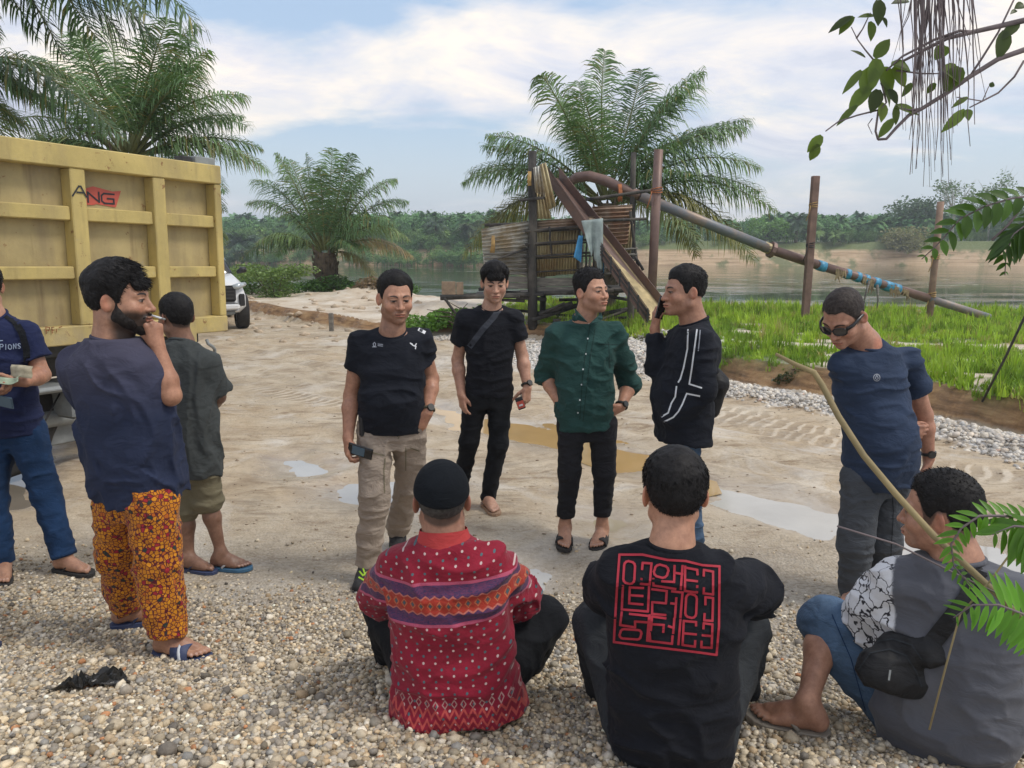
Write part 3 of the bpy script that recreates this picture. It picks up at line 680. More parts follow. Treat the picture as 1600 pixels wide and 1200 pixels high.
palm('tall oil palm above the truck with only low fronds in view', (cr[0] - .5, 9.0, 0), cr, [
 (312, 45, -.2, (.02, 0, .24), G_MID * .7, dict(leaf=1.08, droop=1.2)), (255, 80, .6, (.02, 0, .2), G_MID * .7, dict(leaf=1.05, droop=1.1)), (150, 60, -.4, (.06, 0, .14), G_MID * .7, dict(droop=1.0)), (200, 70, .9, (.04, 0, .2), G_MID * .6, dict(droop=1.1)), (100, 90, .1, (.04, 0, .2), G_MID * .6, dict(droop=1.1)), (230, 25, -.7, (.04, 0, .2), G_MID * .6, dict(droop=1.1)), (60, 60, .2, (0, 0, .1), G_MID), (0, 60, .6, (-.04, 0, .12), G_MID * .8), (330, -120, .2, (0, 0, .2), G_MID), (-140, -10, .2, (0, 0, .2), G_MID), (-120, -250, .5, (0, 0, .2), G_MID), (230, -330, .5, (0, 0, .2), G_MID)], r0=.2, r1=.16, seed=9)
# young palm on the sand
cr = P(508, 395, 24.0); G2 = G_MID * 1.05
palm('young bushy oil palm on the sand mound by the river', (cr[0], 24.0, .35), cr, [
 (388, 318, 0, (0, 0, .34), G_TOP), (400, 282, .8, (0, 0, .26), G2), (432, 240, -.3, (-.04, 0, .2), G_TOP), (452, 250, 1.0, (-.02, 0, .14), G2), (478, 240, .2, (-.05, 0, .05), G2), (520, 232, .4, (.0, 0, .05), G_TOP), (548, 240, -.7, (0, 0, .1), G2), (578, 262, 0, (.02, 0, .18), G_TOP), (562, 272, 1.1, (0, 0, .15), G2), (618, 280, .2, (0, 0, .24), G_TOP), (636, 315, .8, (0, 0, .28), G2), (640, 375, -.2, (0, 0, .38), G_MID + G_OLIVE * .3, dict(droop=1.0)), (618, 350, -1.0, (0, 0, .34), G2),
 (375, 405, .2, (0, 0, .34), G_MID * .8), (400, 380, -.9, (0, 0, .34), G_MID + G_OLIVE * .3, dict(droop=1.1)), (430, 400, 1.0, (0, 0, .4), G_MID), (590, 440, -.4, (.08, 0, .34), G_OLIVE * .6 + G_DEAD * .4, dict(droop=1.0)), (560, 395, -1.2, (0, -.1, .4), G_MID), (460, 330, -1.4, (0, 0, .2), G_MID), (560, 330, -1.4, (0, 0, .2), G_MID), (645, 402, .8, (.02, 0, .3), G_DEAD, dict(droop=1.2)), (500, 262, -1.0, (0, 0, .1), G2, dict(leaf=.8))], r0=.3, r1=.3, extra=4, ln=2.3, seed=11)

# leafy blob helper: leaf cards through a crown volume
def leaves_mesh(centers, radii, n, size, c0, c1, seed=0, flat=.85):
    r = np.random.default_rng(seed); centers = np.array(centers, float); radii = np.array(radii, float).reshape(len(centers), -1)
    if radii.shape[1] == 1: radii = np.repeat(radii, 3, 1)
    w = radii.prod(1) ** .8; ci = r.choice(len(centers), n, p=w / w.sum())
    d = r.normal(size=(n, 3)); d /= np.linalg.norm(d, axis=1)[:, None]; rr = r.random(n) ** .42
    p = centers[ci] + d * radii[ci] * rr[:, None]
    p += (np.stack([vnoise(p * 1.7), vnoise(p * 1.7 + 9), vnoise(p * 1.7 + 21)], -1) - .5) * radii[ci] * .5
    a = r.normal(size=(n, 3)); a /= np.linalg.norm(a, axis=1)[:, None]; a[:, 2] *= .6
    b = np.cross(a, r.normal(size=(n, 3))); b /= np.linalg.norm(b, axis=1)[:, None] + 1e-6
    s = size * r.uniform(.6, 1.3, (n, 1)); 
    V = np.stack([p - a * s, p + b * s * .42, p + a * s, p - b * s * .42], 1).reshape(-1, 3); F = np.arange(4 * n).reshape(n, 4)
    m = fbm(p * 1.1 + seed, 2)[:, None]; c = np.array(c0) * (1 - m) + np.array(c1) * m; c = c * r.uniform(.7, 1.3, (n, 1))
    return V, F, np.repeat(np.clip(c, .005, .8), 4, 0)
def bush(name, label, cat, base, centers, radii, n, size, c0, c1, seed, stems=7, group=None):
    root = empty(name, tuple(base), label=label, cat=cat, group=group); V, F, C = leaves_mesh(centers, radii, n, size, c0, c1, seed)
    link('foliage', mesh_np('foliage', V, F, m_leaf, False, C), root)
    mb = MB(); random.seed(seed)
    for k in range(stems):
        c = np.array(centers[k % len(centers)], float); e = c + np.array([random.uniform(-.5, .5), random.uniform(-.5, .5), random.uniform(0, .5)]) * np.max(radii) * .8; b = np.array(base, float)
        mb.tube([b + (random.uniform(-.1, .1), random.uniform(-.1, .1), -.05), (b + e) / 2 + (random.uniform(-.1, .1), 0, .1), e], [.03 * size * 12, .02 * size * 12, .006], 5)
    mb.build('stem', m_bark, root); return root
# feathery shrub and low growth left of the young palm
c = P(425, 425, 22); b = np.array([c[0], 22, .25])
bush('shrub', 'feathery pale green flat-topped shrub left of the young palm', 'shrub', b, [c + (0, 0, -.1), c + (-.6, .1, .05), c + (.7, 0, .05), c + (0, 0, -.7), c + (-.3, 0, -1.0)], [(1.0, .6, .22), (.6, .5, .2), (.6, .5, .2), (.5, .5, .5), (.6, .5, .35)], 5200, .05, (.13, .21, .06), (.26, .36, .12), 31)
c = P(385, 440, 23); b = np.array([c[0], 23, .2])
bush('bush', 'low dark green bank growth behind the white car', 'bush', b, [c + (0, 0, -.1), c + (-1, 0, -.1), c + (.9, 0, -.2), c + (-2, .5, 0)], [(.9, .5, .35), (.8, .5, .3), (.8, .5, .25), (1, .5, .3)], 4200, .06, (.06, .12, .035), (.13, .24, .06), 32)
c = P(530, 448, 23.4); b = np.array([c[0], 23.4, .4])
bush('bush', 'dark green creepers round the foot of the young palm', 'bush', b, [c + (-.2, 0, 0), c + (.8, 0, -.05), c + (-.8, 0, -.05), c + (1.8, 0, -.1)], [(.8, .5, .35), (.8, .5, .28), (.6, .5, .25), (.6, .4, .2)], 4600, .055, (.05, .11, .03), (.11, .22, .05), 33)
c = P(580, 448, 22.8); b = np.array([c[0], 22.8, .4])
bush('dry_brush', 'brown heap of dead brush beside the young palm', 'brush', b, [c, c + (.5, 0, -.05)], [(.5, .4, .28), (.5, .4, .2)], 1500, .07, (.14, .10, .06), (.26, .19, .12), 34)
c = P(725, 505, 15.2)
bush('weeds', 'green weeds at the left foot of the washing frame', 'weeds', (c[0], 15.4, .2), [c + (-.8, .2, 0), c + (.2, .3, 0), c + (-.1, .6, .1)], [(.6, .3, .2), (.5, .3, .22), (.8, .3, .16)], 2600, .06, (.09, .20, .03), (.2, .38, .06), 35)
c = P(1258, 600, 9.5)
bush('roots', 'dark root mat hanging over the earth cut', 'roots', (c[0], 9.6, .1), [c + (-.1, .0, .05), c + (.15, 0, 0)], [(.35, .12, .14), (.25, .12, .12)], 1200, .035, (.03, .045, .015), (.09, .10, .04), 36)

# far wood: palms and broadleaf crowns on the other bank
def far_palm_variant(seed):
    random.seed(seed); V = []; F = []
    for k in range(26):
        a = k * 2.399; e = random.uniform(-.4, .95); L = random.uniform(.8, 1.05); d = np.array([math.cos(a) * math.cos(e), math.sin(a) * math.cos(e), math.sin(e)])
        prev = np.array([0, 0, .75]); pp = []
        for s_ in range(6):
            u = s_ / 5; p = np.array([0, 0, .75]) + d * u * L * .62 + np.array([0, 0, -1]) * (u ** 2) * .34 * math.cos(e); pp.append(p)
        sd = nrm(np.cross(d, (0, 0, 1)) + 1e-3)
        for s_ in range(5):
            for sg in (-1, 1):
                for r_ in range(3):
                    q = pp[s_] + (pp[s_ + 1] - pp[s_]) * (r_ / 3); w = .17 * math.sin(math.pi * min(.95, (s_ + r_ / 3 + .7) / 5.6)); t2 = nrm(pp[s_ + 1] - pp[s_]); i = len(V)
                    V += [q, q + t2 * .05, q + sd * sg * w + t2 * w * .5 + (0, 0, -w * random.uniform(.2, .9))]; F += [(i, i + 1, i + 2)]
    i = len(V); r = .035
    for z in (0, .75):
        for k in range(6): V.append((r * math.cos(k * 1.047), r * math.sin(k * 1.047), z))
    F += [(i + k, i + (k + 1) % 6, i + 6 + (k + 1) % 6, i + 6 + k) for k in range(6)]
    return np.array(V, float), F
def far_tree_variant(seed):
    random.seed(seed); cs = [(random.uniform(-.3, .3), random.uniform(-.3, .3), random.uniform(.35, .85)) for _ in range(7)]; rs = [(random.uniform(.18, .3),) * 3 for _ in range(7)]
    V, F, C = leaves_mesh(cs, [r[0] for r in rs], 520, .05, (1, 1, 1), (1, 1, 1), seed); mb = MB(); mb.tube([(0, 0, 0), (.02, 0, .6)], [.03, .015], 5)
    b = len(V); return np.concatenate([V, np.array(mb.v)]), [tuple(f) for f in F] + [tuple(i + b for i in f) for f in mb.f]
variants = [far_palm_variant(k) for k in range(4)] + [far_tree_variant(k) for k in range(4)]
t = NT('far_foliage'); ic = t.attr('icol', 'Vector', 'INSTANCER'); n = t.noise(t.pos(), .9, 3)
m_far = t.fin(t.mix(1.0, ic, t.ramp(n, [(.3, .6), (.7, 1.45)]), 'MULTIPLY'), .7, spec=.2)
def band(n, y0, y1, x0, x1, h0, h1, ppalm, c0, c1, name, label, zfun=None, hfun=None):
    y = rng.uniform(y0, y1, n) ; x = rng.uniform(x0, x1, n); h = rng.uniform(h0, h1, n) * (.75 + .5 * fbm2(x, y, .06, 2, 71))
    h = h * np.interp(x, [-60, -5, 18, 60, 110], [.72, .78, .62, .66, .9]); y = y + np.where(x < -5, (-5 - x) * .35, 0)
    ip = rng.random(n) < ppalm; idx = np.where(ip, rng.integers(0, 4, n), 4 + rng.integers(0, 4, n)); sc = np.stack([h * np.where(ip, .95, .9), h * np.where(ip, .95, .9), h], -1)
    m = rng.random((n, 1)); c = (np.array(c0) * (1 - m) + np.array(c1) * m) * (1 + rng.normal(0, .12, (n, 1)))
    z = ground_h(x, y) - .3
    return tag(scatter(name, variants, np.stack([x, y, z], -1), np.stack([np.zeros(n), np.zeros(n), rng.uniform(0, 6.28, n)], -1), sc, np.clip(c, .01, .6), idx, m_far, smooth=False), label, 'wood', kind='stuff')
GA, GB = (.07, .17, .065), (.16, .30, .10)
band(380, 128, 146, -95, 110, 5.5, 7.0, .62, GA, GB, 'far_wood', 'dense palm and bush wood along the far river bank')
band(330, 150, 230, -170, 190, 7.0, 9.5, .6, (.09, .20, .10), (.15, .28, .12), 'far_wood', 'second line of plantation palms rising behind the far bank')
band(700, 125.5, 131, -95, 120, 1.8, 3.8, .15, (.08, .18, .05), (.20, .30, .09), 'bank_scrub', 'pale scrub and reeds along the top of the far bank')
# growth down to the water on the left part of the far bank
n = 420; x = rng.uniform(-75, 13, n); y = 119 + rng.uniform(-4, 9, n) + np.where(x < -5, (-5 - x) * .35, 0); m = rng.random((n, 1)); c = np.array((.07, .17, .05)) * (1 - m) + np.array((.19, .30, .09)) * m
h = rng.uniform(1.4, 3.0, n); tag(scatter('bank_scrub', variants, np.stack([x, y, np.maximum(ground_h(x, y), WATER_Z) - .2], -1), np.stack([0 * h, 0 * h, rng.uniform(0, 6.28, n)], -1), np.stack([h * 1.3, h * 1.2, h], -1), c, 4 + rng.integers(0, 4, n), m_far, smooth=False), 'bright green thicket reaching down to the river at the left', 'scrub', kind='stuff')
# single palms and trees that stand out
m_pale = simple('pale_bark', (.42, .40, .34), .9, var=.25, scale=2)
def far_tree(name, label, px_, py_top, Y, width, c0, c1, seed, n=1600, size=.35, cat='tree', bare=False, group=None):
    g = ground_h(np.array([0.0 + (px_ - 800) / 1200 * Y]), np.array([Y]))[0]; x = (px_ - 800) / 1200 * Y; top = P(px_, py_top, Y)[2]; H = top - g
    root = empty(name, (x, Y, g), label=label, cat=cat, group=group); random.seed(seed); mb = MB(); tips = []
    for s_ in range(9 if bare else 6):
        a = random.uniform(0, 6.28); r = width * random.uniform(.15, .5); z = g + H * random.uniform(.55, .98); e = np.array([x + r * math.cos(a), Y + r * math.sin(a), z]); f = np.array([x, Y, g + H * random.uniform(.25, .5)])
        mb.tube([f, (f + e) / 2 + (0, 0, .4), e], [.10, .07, .02], 5); tips.append(e)
        if bare:
            for q in range(5):
                e2 = e + np.array([random.uniform(-1, 1), random.uniform(-1, 1), random.uniform(-.2, 1)]) * width * .22; m_ = f + (e - f) * random.uniform(.5, 1); mb.tube([m_, e2], [.04, .012], 4)
    link_o = MB(); link_o.tube([(x, Y, g - .2), (x + .05, Y, g + H * .3), (x, Y, g + H * .6)], [.2, .16, .08], 7); link_o.build('trunk', m_pale, root); mb.build('branch', m_pale if bare else m_bark, root)
    cs = [t_ for t_ in tips] + [np.array([x, Y, g + H * .7])]
    V, F, C = leaves_mesh(cs, [width * (.16 if bare else .28)] * len(cs), n, size, c0, c1, seed); link('crown', mesh_np('crown', V, F, m_leaf, False, C), root)
far_tree('broadleaf_tree', 'rounded dark tree standing above the right far bank', 1416, 326, 132, 9, (.05, .10, .05), (.10, .17, .07), 1, 3600, .34)
far_tree('broadleaf_tree', 'bright yellow green round tree on the far bank beside the pipe', 1190, 353, 127, 6, (.10, .22, .05), (.19, .34, .08), 2, 2600, .28)
far_tree('slender_tree', 'thin pale-stemmed tree with sparse crown behind the right post', 1475, 283, 127, 8, (.08, .15, .06), (.16, .24, .10), 3, 500, .28, bare=True)
far_tree('slender_tree', 'taller sparse tree with bare twiggy top near the right edge', 1530, 268, 128, 10, (.08, .15, .06), (.16, .24, .10), 4, 1100, .26, bare=True)
far_tree('slender_tree', 'dark leafy tree low at the right edge behind the ferns', 1580, 325, 127, 10, (.06, .12, .05), (.12, .19, .07), 14, 2600, .3)
far_tree('bush', 'tan and green dry thicket above the middle of the sandy bank', 1400, 372, 124, 7, (.16, .17, .07), (.32, .30, .15), 5, 2400, .28, cat='bush')
def far_single_palm(label, px_, py_top, Y, sc, seed, tint=(1, 1, 1)):
    x = (px_ - 800) / 1200 * Y; g = float(ground_h(np.array([x]), np.array([Y]))[0]); H = (P(px_, py_top, Y)[2] - g) / 1.12
    V, F = far_palm_variant(seed); root = empty('palm_tree', (x, Y, g), label=label, cat='palm tree'); k = len(V) - 12
    col = np.array([.07, .125, .065]) * np.array(tint) * (1 + rng.normal(0, .2, (k, 1)))
    Vw = V * np.array([H * sc, H * sc, H]) + np.array([x, Y, g])
    link('crown', mesh_np('crown', Vw[:k], [f for f in F if max(f) < k], m_leaf, False, np.clip(col, .01, 1)), root)
    mb = MB(); mb.tube([(x, Y, g - .3), (x, Y, g + H * .76)], [.3, .22], 7); mb.build('trunk', m_bark, root)
far_single_palm('bushy far palm standing out right of the big palm', 1236, 326, 126, 1.1, 21)
far_single_palm('far palm on the left bank above the river bend', 684, 332, 128, 1.0, 22)
far_single_palm('second far palm on the left bank with brown skirt', 735, 338, 126, 1.0, 23, (1.3, 1.1, .8))
far_single_palm('small far palm left of the young palm', 385, 352, 130, 1.0, 24)
# ================================================================== DUMP TRUCK
def paint_worn(name, col, dirt=(.22, .17, .10), amt=.5, rough=.55):
    t = NT(name); p = t.co(); n1 = t.noise(p, 1.7, 6, .65); n2 = t.noise(t.map(p, (2.4, 2.4, .6)), 1.6, 5, .6); n3 = t.noise(p, 11, 5, .7)
    lo = tuple(c * .72 for c in col)
    c = t.ramp(n1, [(.3, lo), (.55, col), (.75, tuple(min(1, k * 1.12) for k in col))])
    c = t.mix(t.math('MULTIPLY', t.ramp(n2, [(.46, 0), (.70, 1)]), amt), c, dirt)
    c = t.mix(t.math('MULTIPLY', t.ramp(t.noise(t.map(p, (5, 5, .5)), 1.5, 4, .6), [(.58, 0), (.74, .8)]), amt), c, (.13, .085, .045)); c = t.mix(t.ramp(n3, [(.63, 0), (.69, .85)]), c, (.20, .09, .035)); c = t.mix(t.ramp(t.noise(p, 3.3, 6, .8), [(.62, 0), (.70, .55)]), c, (.36, .33, .27))
    wz = t.sepxyz(t.pos())[2]; c = t.mix(t.math('MULTIPLY', t.math('MULTIPLY', t.math('SUBTRACT', 1.45, wz), 1.8, clamp=True), t.ramp(t.noise(p, 2.2, 6, .7), [(.42, 0), (.60, .75)])), c, (.30, .25, .19))
    t.bump(t.math('ADD', n3, t.math('MULTIPLY', n1, 2.0)), .22, .02); return t.fin(c, t.ramp(n1, [(.3, rough * .8), (.7, rough * 1.25)]), spec=.4)
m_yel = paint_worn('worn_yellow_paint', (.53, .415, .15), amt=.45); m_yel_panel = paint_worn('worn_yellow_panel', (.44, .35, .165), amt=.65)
m_steel_dk = simple('dark_steel', (.045, .045, .045), .6, .3, var=.4); m_greymud = simple('muddy_grey_steel', (.21, .225, .225), .6, var=.3, scale=5, bump=.3)
m_rubber = simple('rubber', (.022, .021, .020), .85, var=.3, bump=.3); m_rust = simple('rust', (.20, .075, .03), .9, var=.5, scale=30)
m_red = simple('sticker_red', (.50, .09, .06), .5, var=.08); m_ink = simple('sticker_black', (.012, .016, .022), .5, var=.1)
def pxz(px, py, z):     # point on the ray at height z
    return G(px, py, z)
# body side: right (front) lower corner and the direction it runs
d0 = 7.5; A = P(346, 516, d0); d1 = 5.71; B = P(0, 547, d1)
TX = nrm(B - A); L01 = np.linalg.norm(B - A)                       # runs left and nearer
TN = nrm(np.cross(TX, (0, 0, 1))); TN = TN if TN[1] < 0 else -TN    # outward, towards the camera side
TZ = nrm(np.cross(TN, TX)); TZ = TZ if TZ[2] > 0 else -TZ
TM = frame_M(TX, -TN, TZ)                                          # local x along, y inward, z up
def TW(x, y, z): return A + TX * x - TN * y + TZ * z
BH = 1.556; BL = 4.3
truck = empty('dump_truck', tuple(TW(2, 1, -.98)), label='muddy yellow dump truck with ribbed steel body parked at the left', cat='dump truck')
def tbox(name, c, size, mat, bev=.008, parent=None):
    mb = MB(); mb.bbox(TW(*c), size, bev, TM); return mb.build(name, mat, parent or truck)
def along(px_):   # distance along the side seen at photo column px_ (at mid height)
    best = min(((abs((lambda w: 800 + 1200 * w[0] / (w[1] * CP + (CAM_Z - w[2]) * SP))(TW(s, 0, .8)) - px_), s) for s in np.linspace(0, 4, 801))); return best[1]
ribs = [(along(345), along(330)), (along(254), along(235)), (along(131), along(107))]
ribs[0] = (0, ribs[0][1])
step = ribs[2][0] - ribs[1][0]
ribs += [(ribs[2][0] + step * k, ribs[2][1] + step * k) for k in (1, 2)]; ribs = [r for r in ribs if r[1] < BL]
rails = [(0, .15), (.52, .62), (.98, 1.09), (BH - .17, BH)]
# bottom/top rails and posts stand proud, panels recessed 6 cm
for z0, z1 in (rails[0], rails[3]):
    tbox('side_rail', (BL / 2, -.03, (z0 + z1) / 2), (BL, .14, z1 - z0), m_yel)
for a, b in ribs: tbox('side_post', ((a + b) / 2, -.025, BH / 2 - .01), (b - a, .13, BH - .32), m_yel)
edges = [r for r in ribs]
for i in range(len(edges) - 1):
    x0, x1 = edges[i][1], edges[i + 1][0]
    for z0, z1 in rails[1:3]: tbox('cross_rail', ((x0 + x1) / 2, -.012, (z0 + z1) / 2), (x1 - x0 - .002, .10, z1 - z0), m_yel)
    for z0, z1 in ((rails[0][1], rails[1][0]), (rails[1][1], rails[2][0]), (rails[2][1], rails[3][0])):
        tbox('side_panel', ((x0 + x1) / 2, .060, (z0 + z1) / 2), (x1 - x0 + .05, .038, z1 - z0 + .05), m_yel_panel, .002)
tbox('front_wall', (.03, 1.2, BH / 2), (.06, 2.2, BH), m_yel); tbox('body_floor', (BL / 2, 1.15, .05), (BL - .1, 2.1, .08), m_yel)
tbox('far_side', (BL / 2, 2.3, BH / 2), (BL, .08, BH), m_yel)
tbox('corner_cap', (.12, .02, BH + .035), (.22, .12, .07), m_greymud); tbox('corner_cap', (.30, .05, BH + .03), (.10, .12, .06), m_steel_dk)
tbox('sub_frame', (2.22, .12, -.055), (4.0, .12, .10), m_steel_dk)
tbox('hinge_plate', (.46, -.11, .02), (.16, .02, .24), m_yel)
mb = MB(); mb.tube([TW(.28, -.12, -.06), TW(.28, -.14, -.10), TW(.24, -.15, -.13), TW(.20, -.13, -.16), TW(.19, -.12, -.42)], .016, 7); mb.build('latch_rod', m_greymud, truck, True)
tbox('chassis_rail', (2.2, .75, -.24), (4.6, .1, .24), m_steel_dk); tbox('chassis_rail', (2.2, 1.55, -.24), (4.6, .1, .24), m_steel_dk)
# mud-caked guard, tank and steps low on the side
tbox('mudguard', (2.05, .10, -.34), (.95, .42, .05), m_greymud, .02); tbox('mudguard', (1.57, .10, -.46), (.05, .42, .28), m_greymud, .02); tbox('mudguard', (2.55, .10, -.46), (.05, .42, .28), m_greymud, .02)
mb = MB(); mb.tube([TW(1.18, .18, -.62), TW(2.9, .18, -.62)], .075, 10); mb.build('side_bar', m_greymud, truck, True)
tbox('tool_box', (1.42, .30, -.46), (.26, .3, .26), m_greymud, .02); tbox('lower_skirt', (2.0, .24, -.76), (1.8, .05, .2), m_greymud, .01)
mb = MB(); mb.tube([TW(1.6, .05, -.4), TW(1.75, .02, -.6), TW(1.95, .03, -.72)], .008, 5); mb.build('hose', m_rubber, truck, True)
def wheel(c, ax, r, w, parent, rim_mat, name='wheel'):
    ax = nrm(ax); up = np.array([0, 0, 1.0]); fw = np.cross(up, ax)
    prof = [(-w / 2, r * .60), (-w / 2, r * .90), (-w * .42, r * .985), (-w * .1, r), (w * .1, r), (w * .42, r * .985), (w / 2, r * .90), (w / 2, r * .60)]
    V = []; F = []; n = 40
    for k in range(n):
        th = 2 * math.pi * k / n
        for q, (o, rr) in enumerate(prof):
            rr2 = rr * (.975 if (k % 2 and 1 < q < 6) else 1); V.append(np.array(c) + ax * o + (up * math.cos(th) + fw * math.sin(th)) * rr2)
    m_ = len(prof)
    for k in range(n):
        for q in range(m_ - 1): F.append((k * m_ + q, ((k + 1) % n) * m_ + q, ((k + 1) % n) * m_ + q + 1, k * m_ + q + 1))
    o = link(name, mesh_np(name, V, F, m_rubber), parent)
    mb = MB(); mb.tube([np.array(c) - ax * w * .42, np.array(c) - ax * w * .2, np.array(c) + ax * w * .2, np.array(c) + ax * w * .42], [r * .6, r * .5, r * .5, r * .6], 20); mb.tube([np.array(c) - ax * w * .5, np.array(c) + ax * w * .5], r * .18, 10); mb.build('rim', rim_mat, o, True)
gz = -A[2]
for x in (2.05, 3.15):
    c = TW(x, .3, 0); c[2] = .50
    wheel(c, TN, .50, .28, truck, m_greymud)
    c = TW(x, 2.0, 0); c[2] = .50; wheel(c, TN, .50, .28, truck, m_greymud)
mb = MB(); a = TW(2.05, .1, 0); a[2] = .5; b = TW(2.05, 2.1, 0); b[2] = .5; mb.tube([a, b], .09, 8); mb.build('axle', m_steel_dk, truck, True)

# lettering as flat print: strokes laid on a plane
def strokes(origin, ex, ey, nrmv, segs, w, name, mat, parent, off=.004):
    mb = MB(); ex = np.array(ex); ey = np.array(ey); nv = nrm(nrmv)
    for pl in segs:
        for a, b in zip(pl[:-1], pl[1:]):
            a = np.array(a, float); b = np.array(b, float); d = nrm(b - a); q = np.array([-d[1], d[0]]) * w / 2; a2 = a - d * w * .4; b2 = b + d * w * .4
            P4 = [a2 + q, a2 - q, b2 - q, b2 + q]; off += .00012
            mb.add([origin + ex * p[0] + ey * p[1] + nv * off for p in P4], [(0, 1, 2, 3)])
    return mb.build(name, mat, parent)
def filled(origin, ex, ey, nrmv, poly, name, mat, parent, off=.003):
    mb = MB(); mb.add([origin + np.array(ex) * p[0] + np.array(ey) * p[1] + nrm(nrmv) * off for p in poly], [tuple(range(len(poly)))]); return mb.build(name, mat, parent)
# ANG sticker on the upper middle panel and post (x runs right = -TX)
def on_side(px_, py_, y=.038):
    # intersect the photo ray with the panel plane
    o = np.array([0, 0, CAM_Z]); d = ray(px_, py_); n = TN; p0 = TW(0, y, 0); return o + d * (np.dot(p0 - o, n) / np.dot(d, n))
O = on_side(124, 318); E = on_side(186, 318); sc_ = np.linalg.norm(E - O) / 62.0
ex, ey = -TX * sc_, TZ * sc_
filled(O, ex, ey, TN, [(2, -1), (11, 22), (22, 26), (52, 21), (66, 23), (56, -2), (26, 1), (20, -1)], 'sticker', m_red, truck, .003)
strokes(O, ex, ey, TN, [[(4, 6), (14, 24), (17, 24), (19, 7)], [(9, 12), (19, 12)]], 2.6, 'sticker_letter', m_ink, truck, .006) if False else None
Oa = on_side(113, 306, -.092)
strokes(Oa, ex, ey, TN, [[(0, 0), (10, 14), (13, 14), (20, 0)], [(7, 5.5), (16, 5.5)]], 2.2, 'sticker_letter', m_ink, truck, .004)
strokes(O, ex, ey, TN, [[(13, 3), (13, 17), (30, 4), (30, 18)]], 2.4, 'sticker_letter', m_ink, truck, .006)
strokes(O, ex, ey, TN, [[(54, 17), (38, 17), (34, 14), (34, 6), (38, 3), (53, 3), (53, 10), (43, 10)]], 2.4, 'sticker_letter', m_ink, truck, .006)
Or = on_side(71, 521, -.10)
strokes(Or, ex, ey, TN, [[(0, 0), (0, 9), (5, 8), (4, 4), (0, 4)], [(8, 0), (8, 8), (11, 8)], [(8, 4), (11, 4)], [(14, 1), (14, 5)], [(18, 7), (22, 8)]], 1.3, 'painted_mark', m_rust, truck, .012)

# ================================================================== WHITE CAR behind the truck
m_white = simple('white_car_paint', (.74, .75, .76), .25, var=.03, bump=0); m_glass_dk = NT('dark_glass').fin((.02, .025, .03), .06, spec=.7); m_plastic = simple('black_plastic', (.02, .02, .021), .55, var=.2, bump=.05)
t = NT('headlight_glass'); m_lamp = t.fin((.50, .55, .58), .08, .3, spec=.8)
c0 = G(352, 519); c0 = np.array([c0[0] - .82, c0[1] + .75, 0]); 
car = empty('car', tuple(c0), label='white off-road car with black grille half hidden behind the yellow truck', cat='car')
def CW(x, y, z):   # x across (right in view), y back, z up; slight yaw
    a = R_(26); return c0 + np.array([x * math.cos(a) - y * math.sin(a), x * math.sin(a) + y * math.cos(a), z])
def loft_mesh(secs, name, mat, parent, W, smooth=True, closed=True):
    V = []; F = []; n = len(secs[0])
    for s_ in secs: V += [W(*p) for p in s_]
    for i in range(len(secs) - 1):
        for k in range(n if closed else n - 1): F.append((i * n + k, i * n + (k + 1) % n, (i + 1) * n + (k + 1) % n, (i + 1) * n + k))
    if closed: F += [tuple(range(n - 1, -1, -1)), tuple(range((len(secs) - 1) * n, len(secs) * n))]
    o = link(name, mesh_np(name, V, F, mat, smooth), parent); return o
def carsec(y, hw, z0, z1, rnd=.12, tumble=.06):
    p = []
    for sx_ in (-1, 1):
        q = [(hw * .86, z0), (hw, z0 + rnd), (hw, z0 + (z1 - z0) * .55), (hw - tumble, z1 - rnd), (hw - tumble - rnd, z1)]
        q = [(sx_ * a, b) for a, b in q]; p += q if sx_ > 0 else []
        if sx_ < 0: left = q
    return [(a, y, b) for a, b in p] + [(a, y, b) for a, b in left[::-1]]
body = loft_mesh([carsec(-.92, .62, .50, .82), carsec(-.86, .78, .40, .96), carsec(-.70, .90, .38, 1.04), carsec(-.2, .94, .38, 1.12), carsec(.6, .95, .38, 1.17), carsec(2.2, .95, .38, 1.16), carsec(3.5, .92, .40, 1.14), carsec(3.75, .84, .5, 1.05)], 'body', m_white, car, CW)
loft_mesh([carsec(.55, .80, 1.1, 1.18, .03, .05), carsec(1.1, .74, 1.12, 1.72, .1, .12), carsec(2.8, .72, 1.12, 1.76, .1, .12), carsec(3.6, .74, 1.1, 1.3, .05, .1)], 'cabin_glass', m_glass_dk, car, CW)
loft_mesh([carsec(1.15, .68, 1.70, 1.77, .02, .03), carsec(2.8, .68, 1.72, 1.81, .02, .03)], 'roof', m_white, car, CW)
def cbox(name, c, s_, mat, bev=.02):
    a = R_(26); M = np.array([[math.cos(a), -math.sin(a), 0], [math.sin(a), math.cos(a), 0], [0, 0, 1]]); mb = MB(); mb.bbox(CW(*c), s_, bev, M); return mb.build(name, mat, car)
cbox('grille', (.22, -.93, .80), (.92, .08, .34), m_plastic, .05)
for k in range(4): cbox('grille_bar', (.22, -.975, .70 + .07 * k), (.84, .02, .022), m_steel_dk, .005)
mb = MB(); mb.tube([CW(.62, -.93, .93), CW(.74, -.90, .95), CW(.90, -.74, .99)], [.05, .072, .04], 10, flat=1.0); mb.build('headlight', m_lamp, car, True)
mb = MB(); mb.tube([CW(-.62, -.93, .93), CW(-.74, -.90, .95), CW(-.90, -.74, .99)], [.05, .072, .04], 10); mb.build('headlight', m_lamp, car, True)
cbox('fog_recess', (.80, -.905, .66), (.12, .05, .26), m_plastic, .03); cbox('front_bumper', (0, -.94, .52), (1.5, .12, .16), m_white, .05); cbox('under_guard', (0, -.86, .40), (1.3, .12, .12), m_greymud, .03)
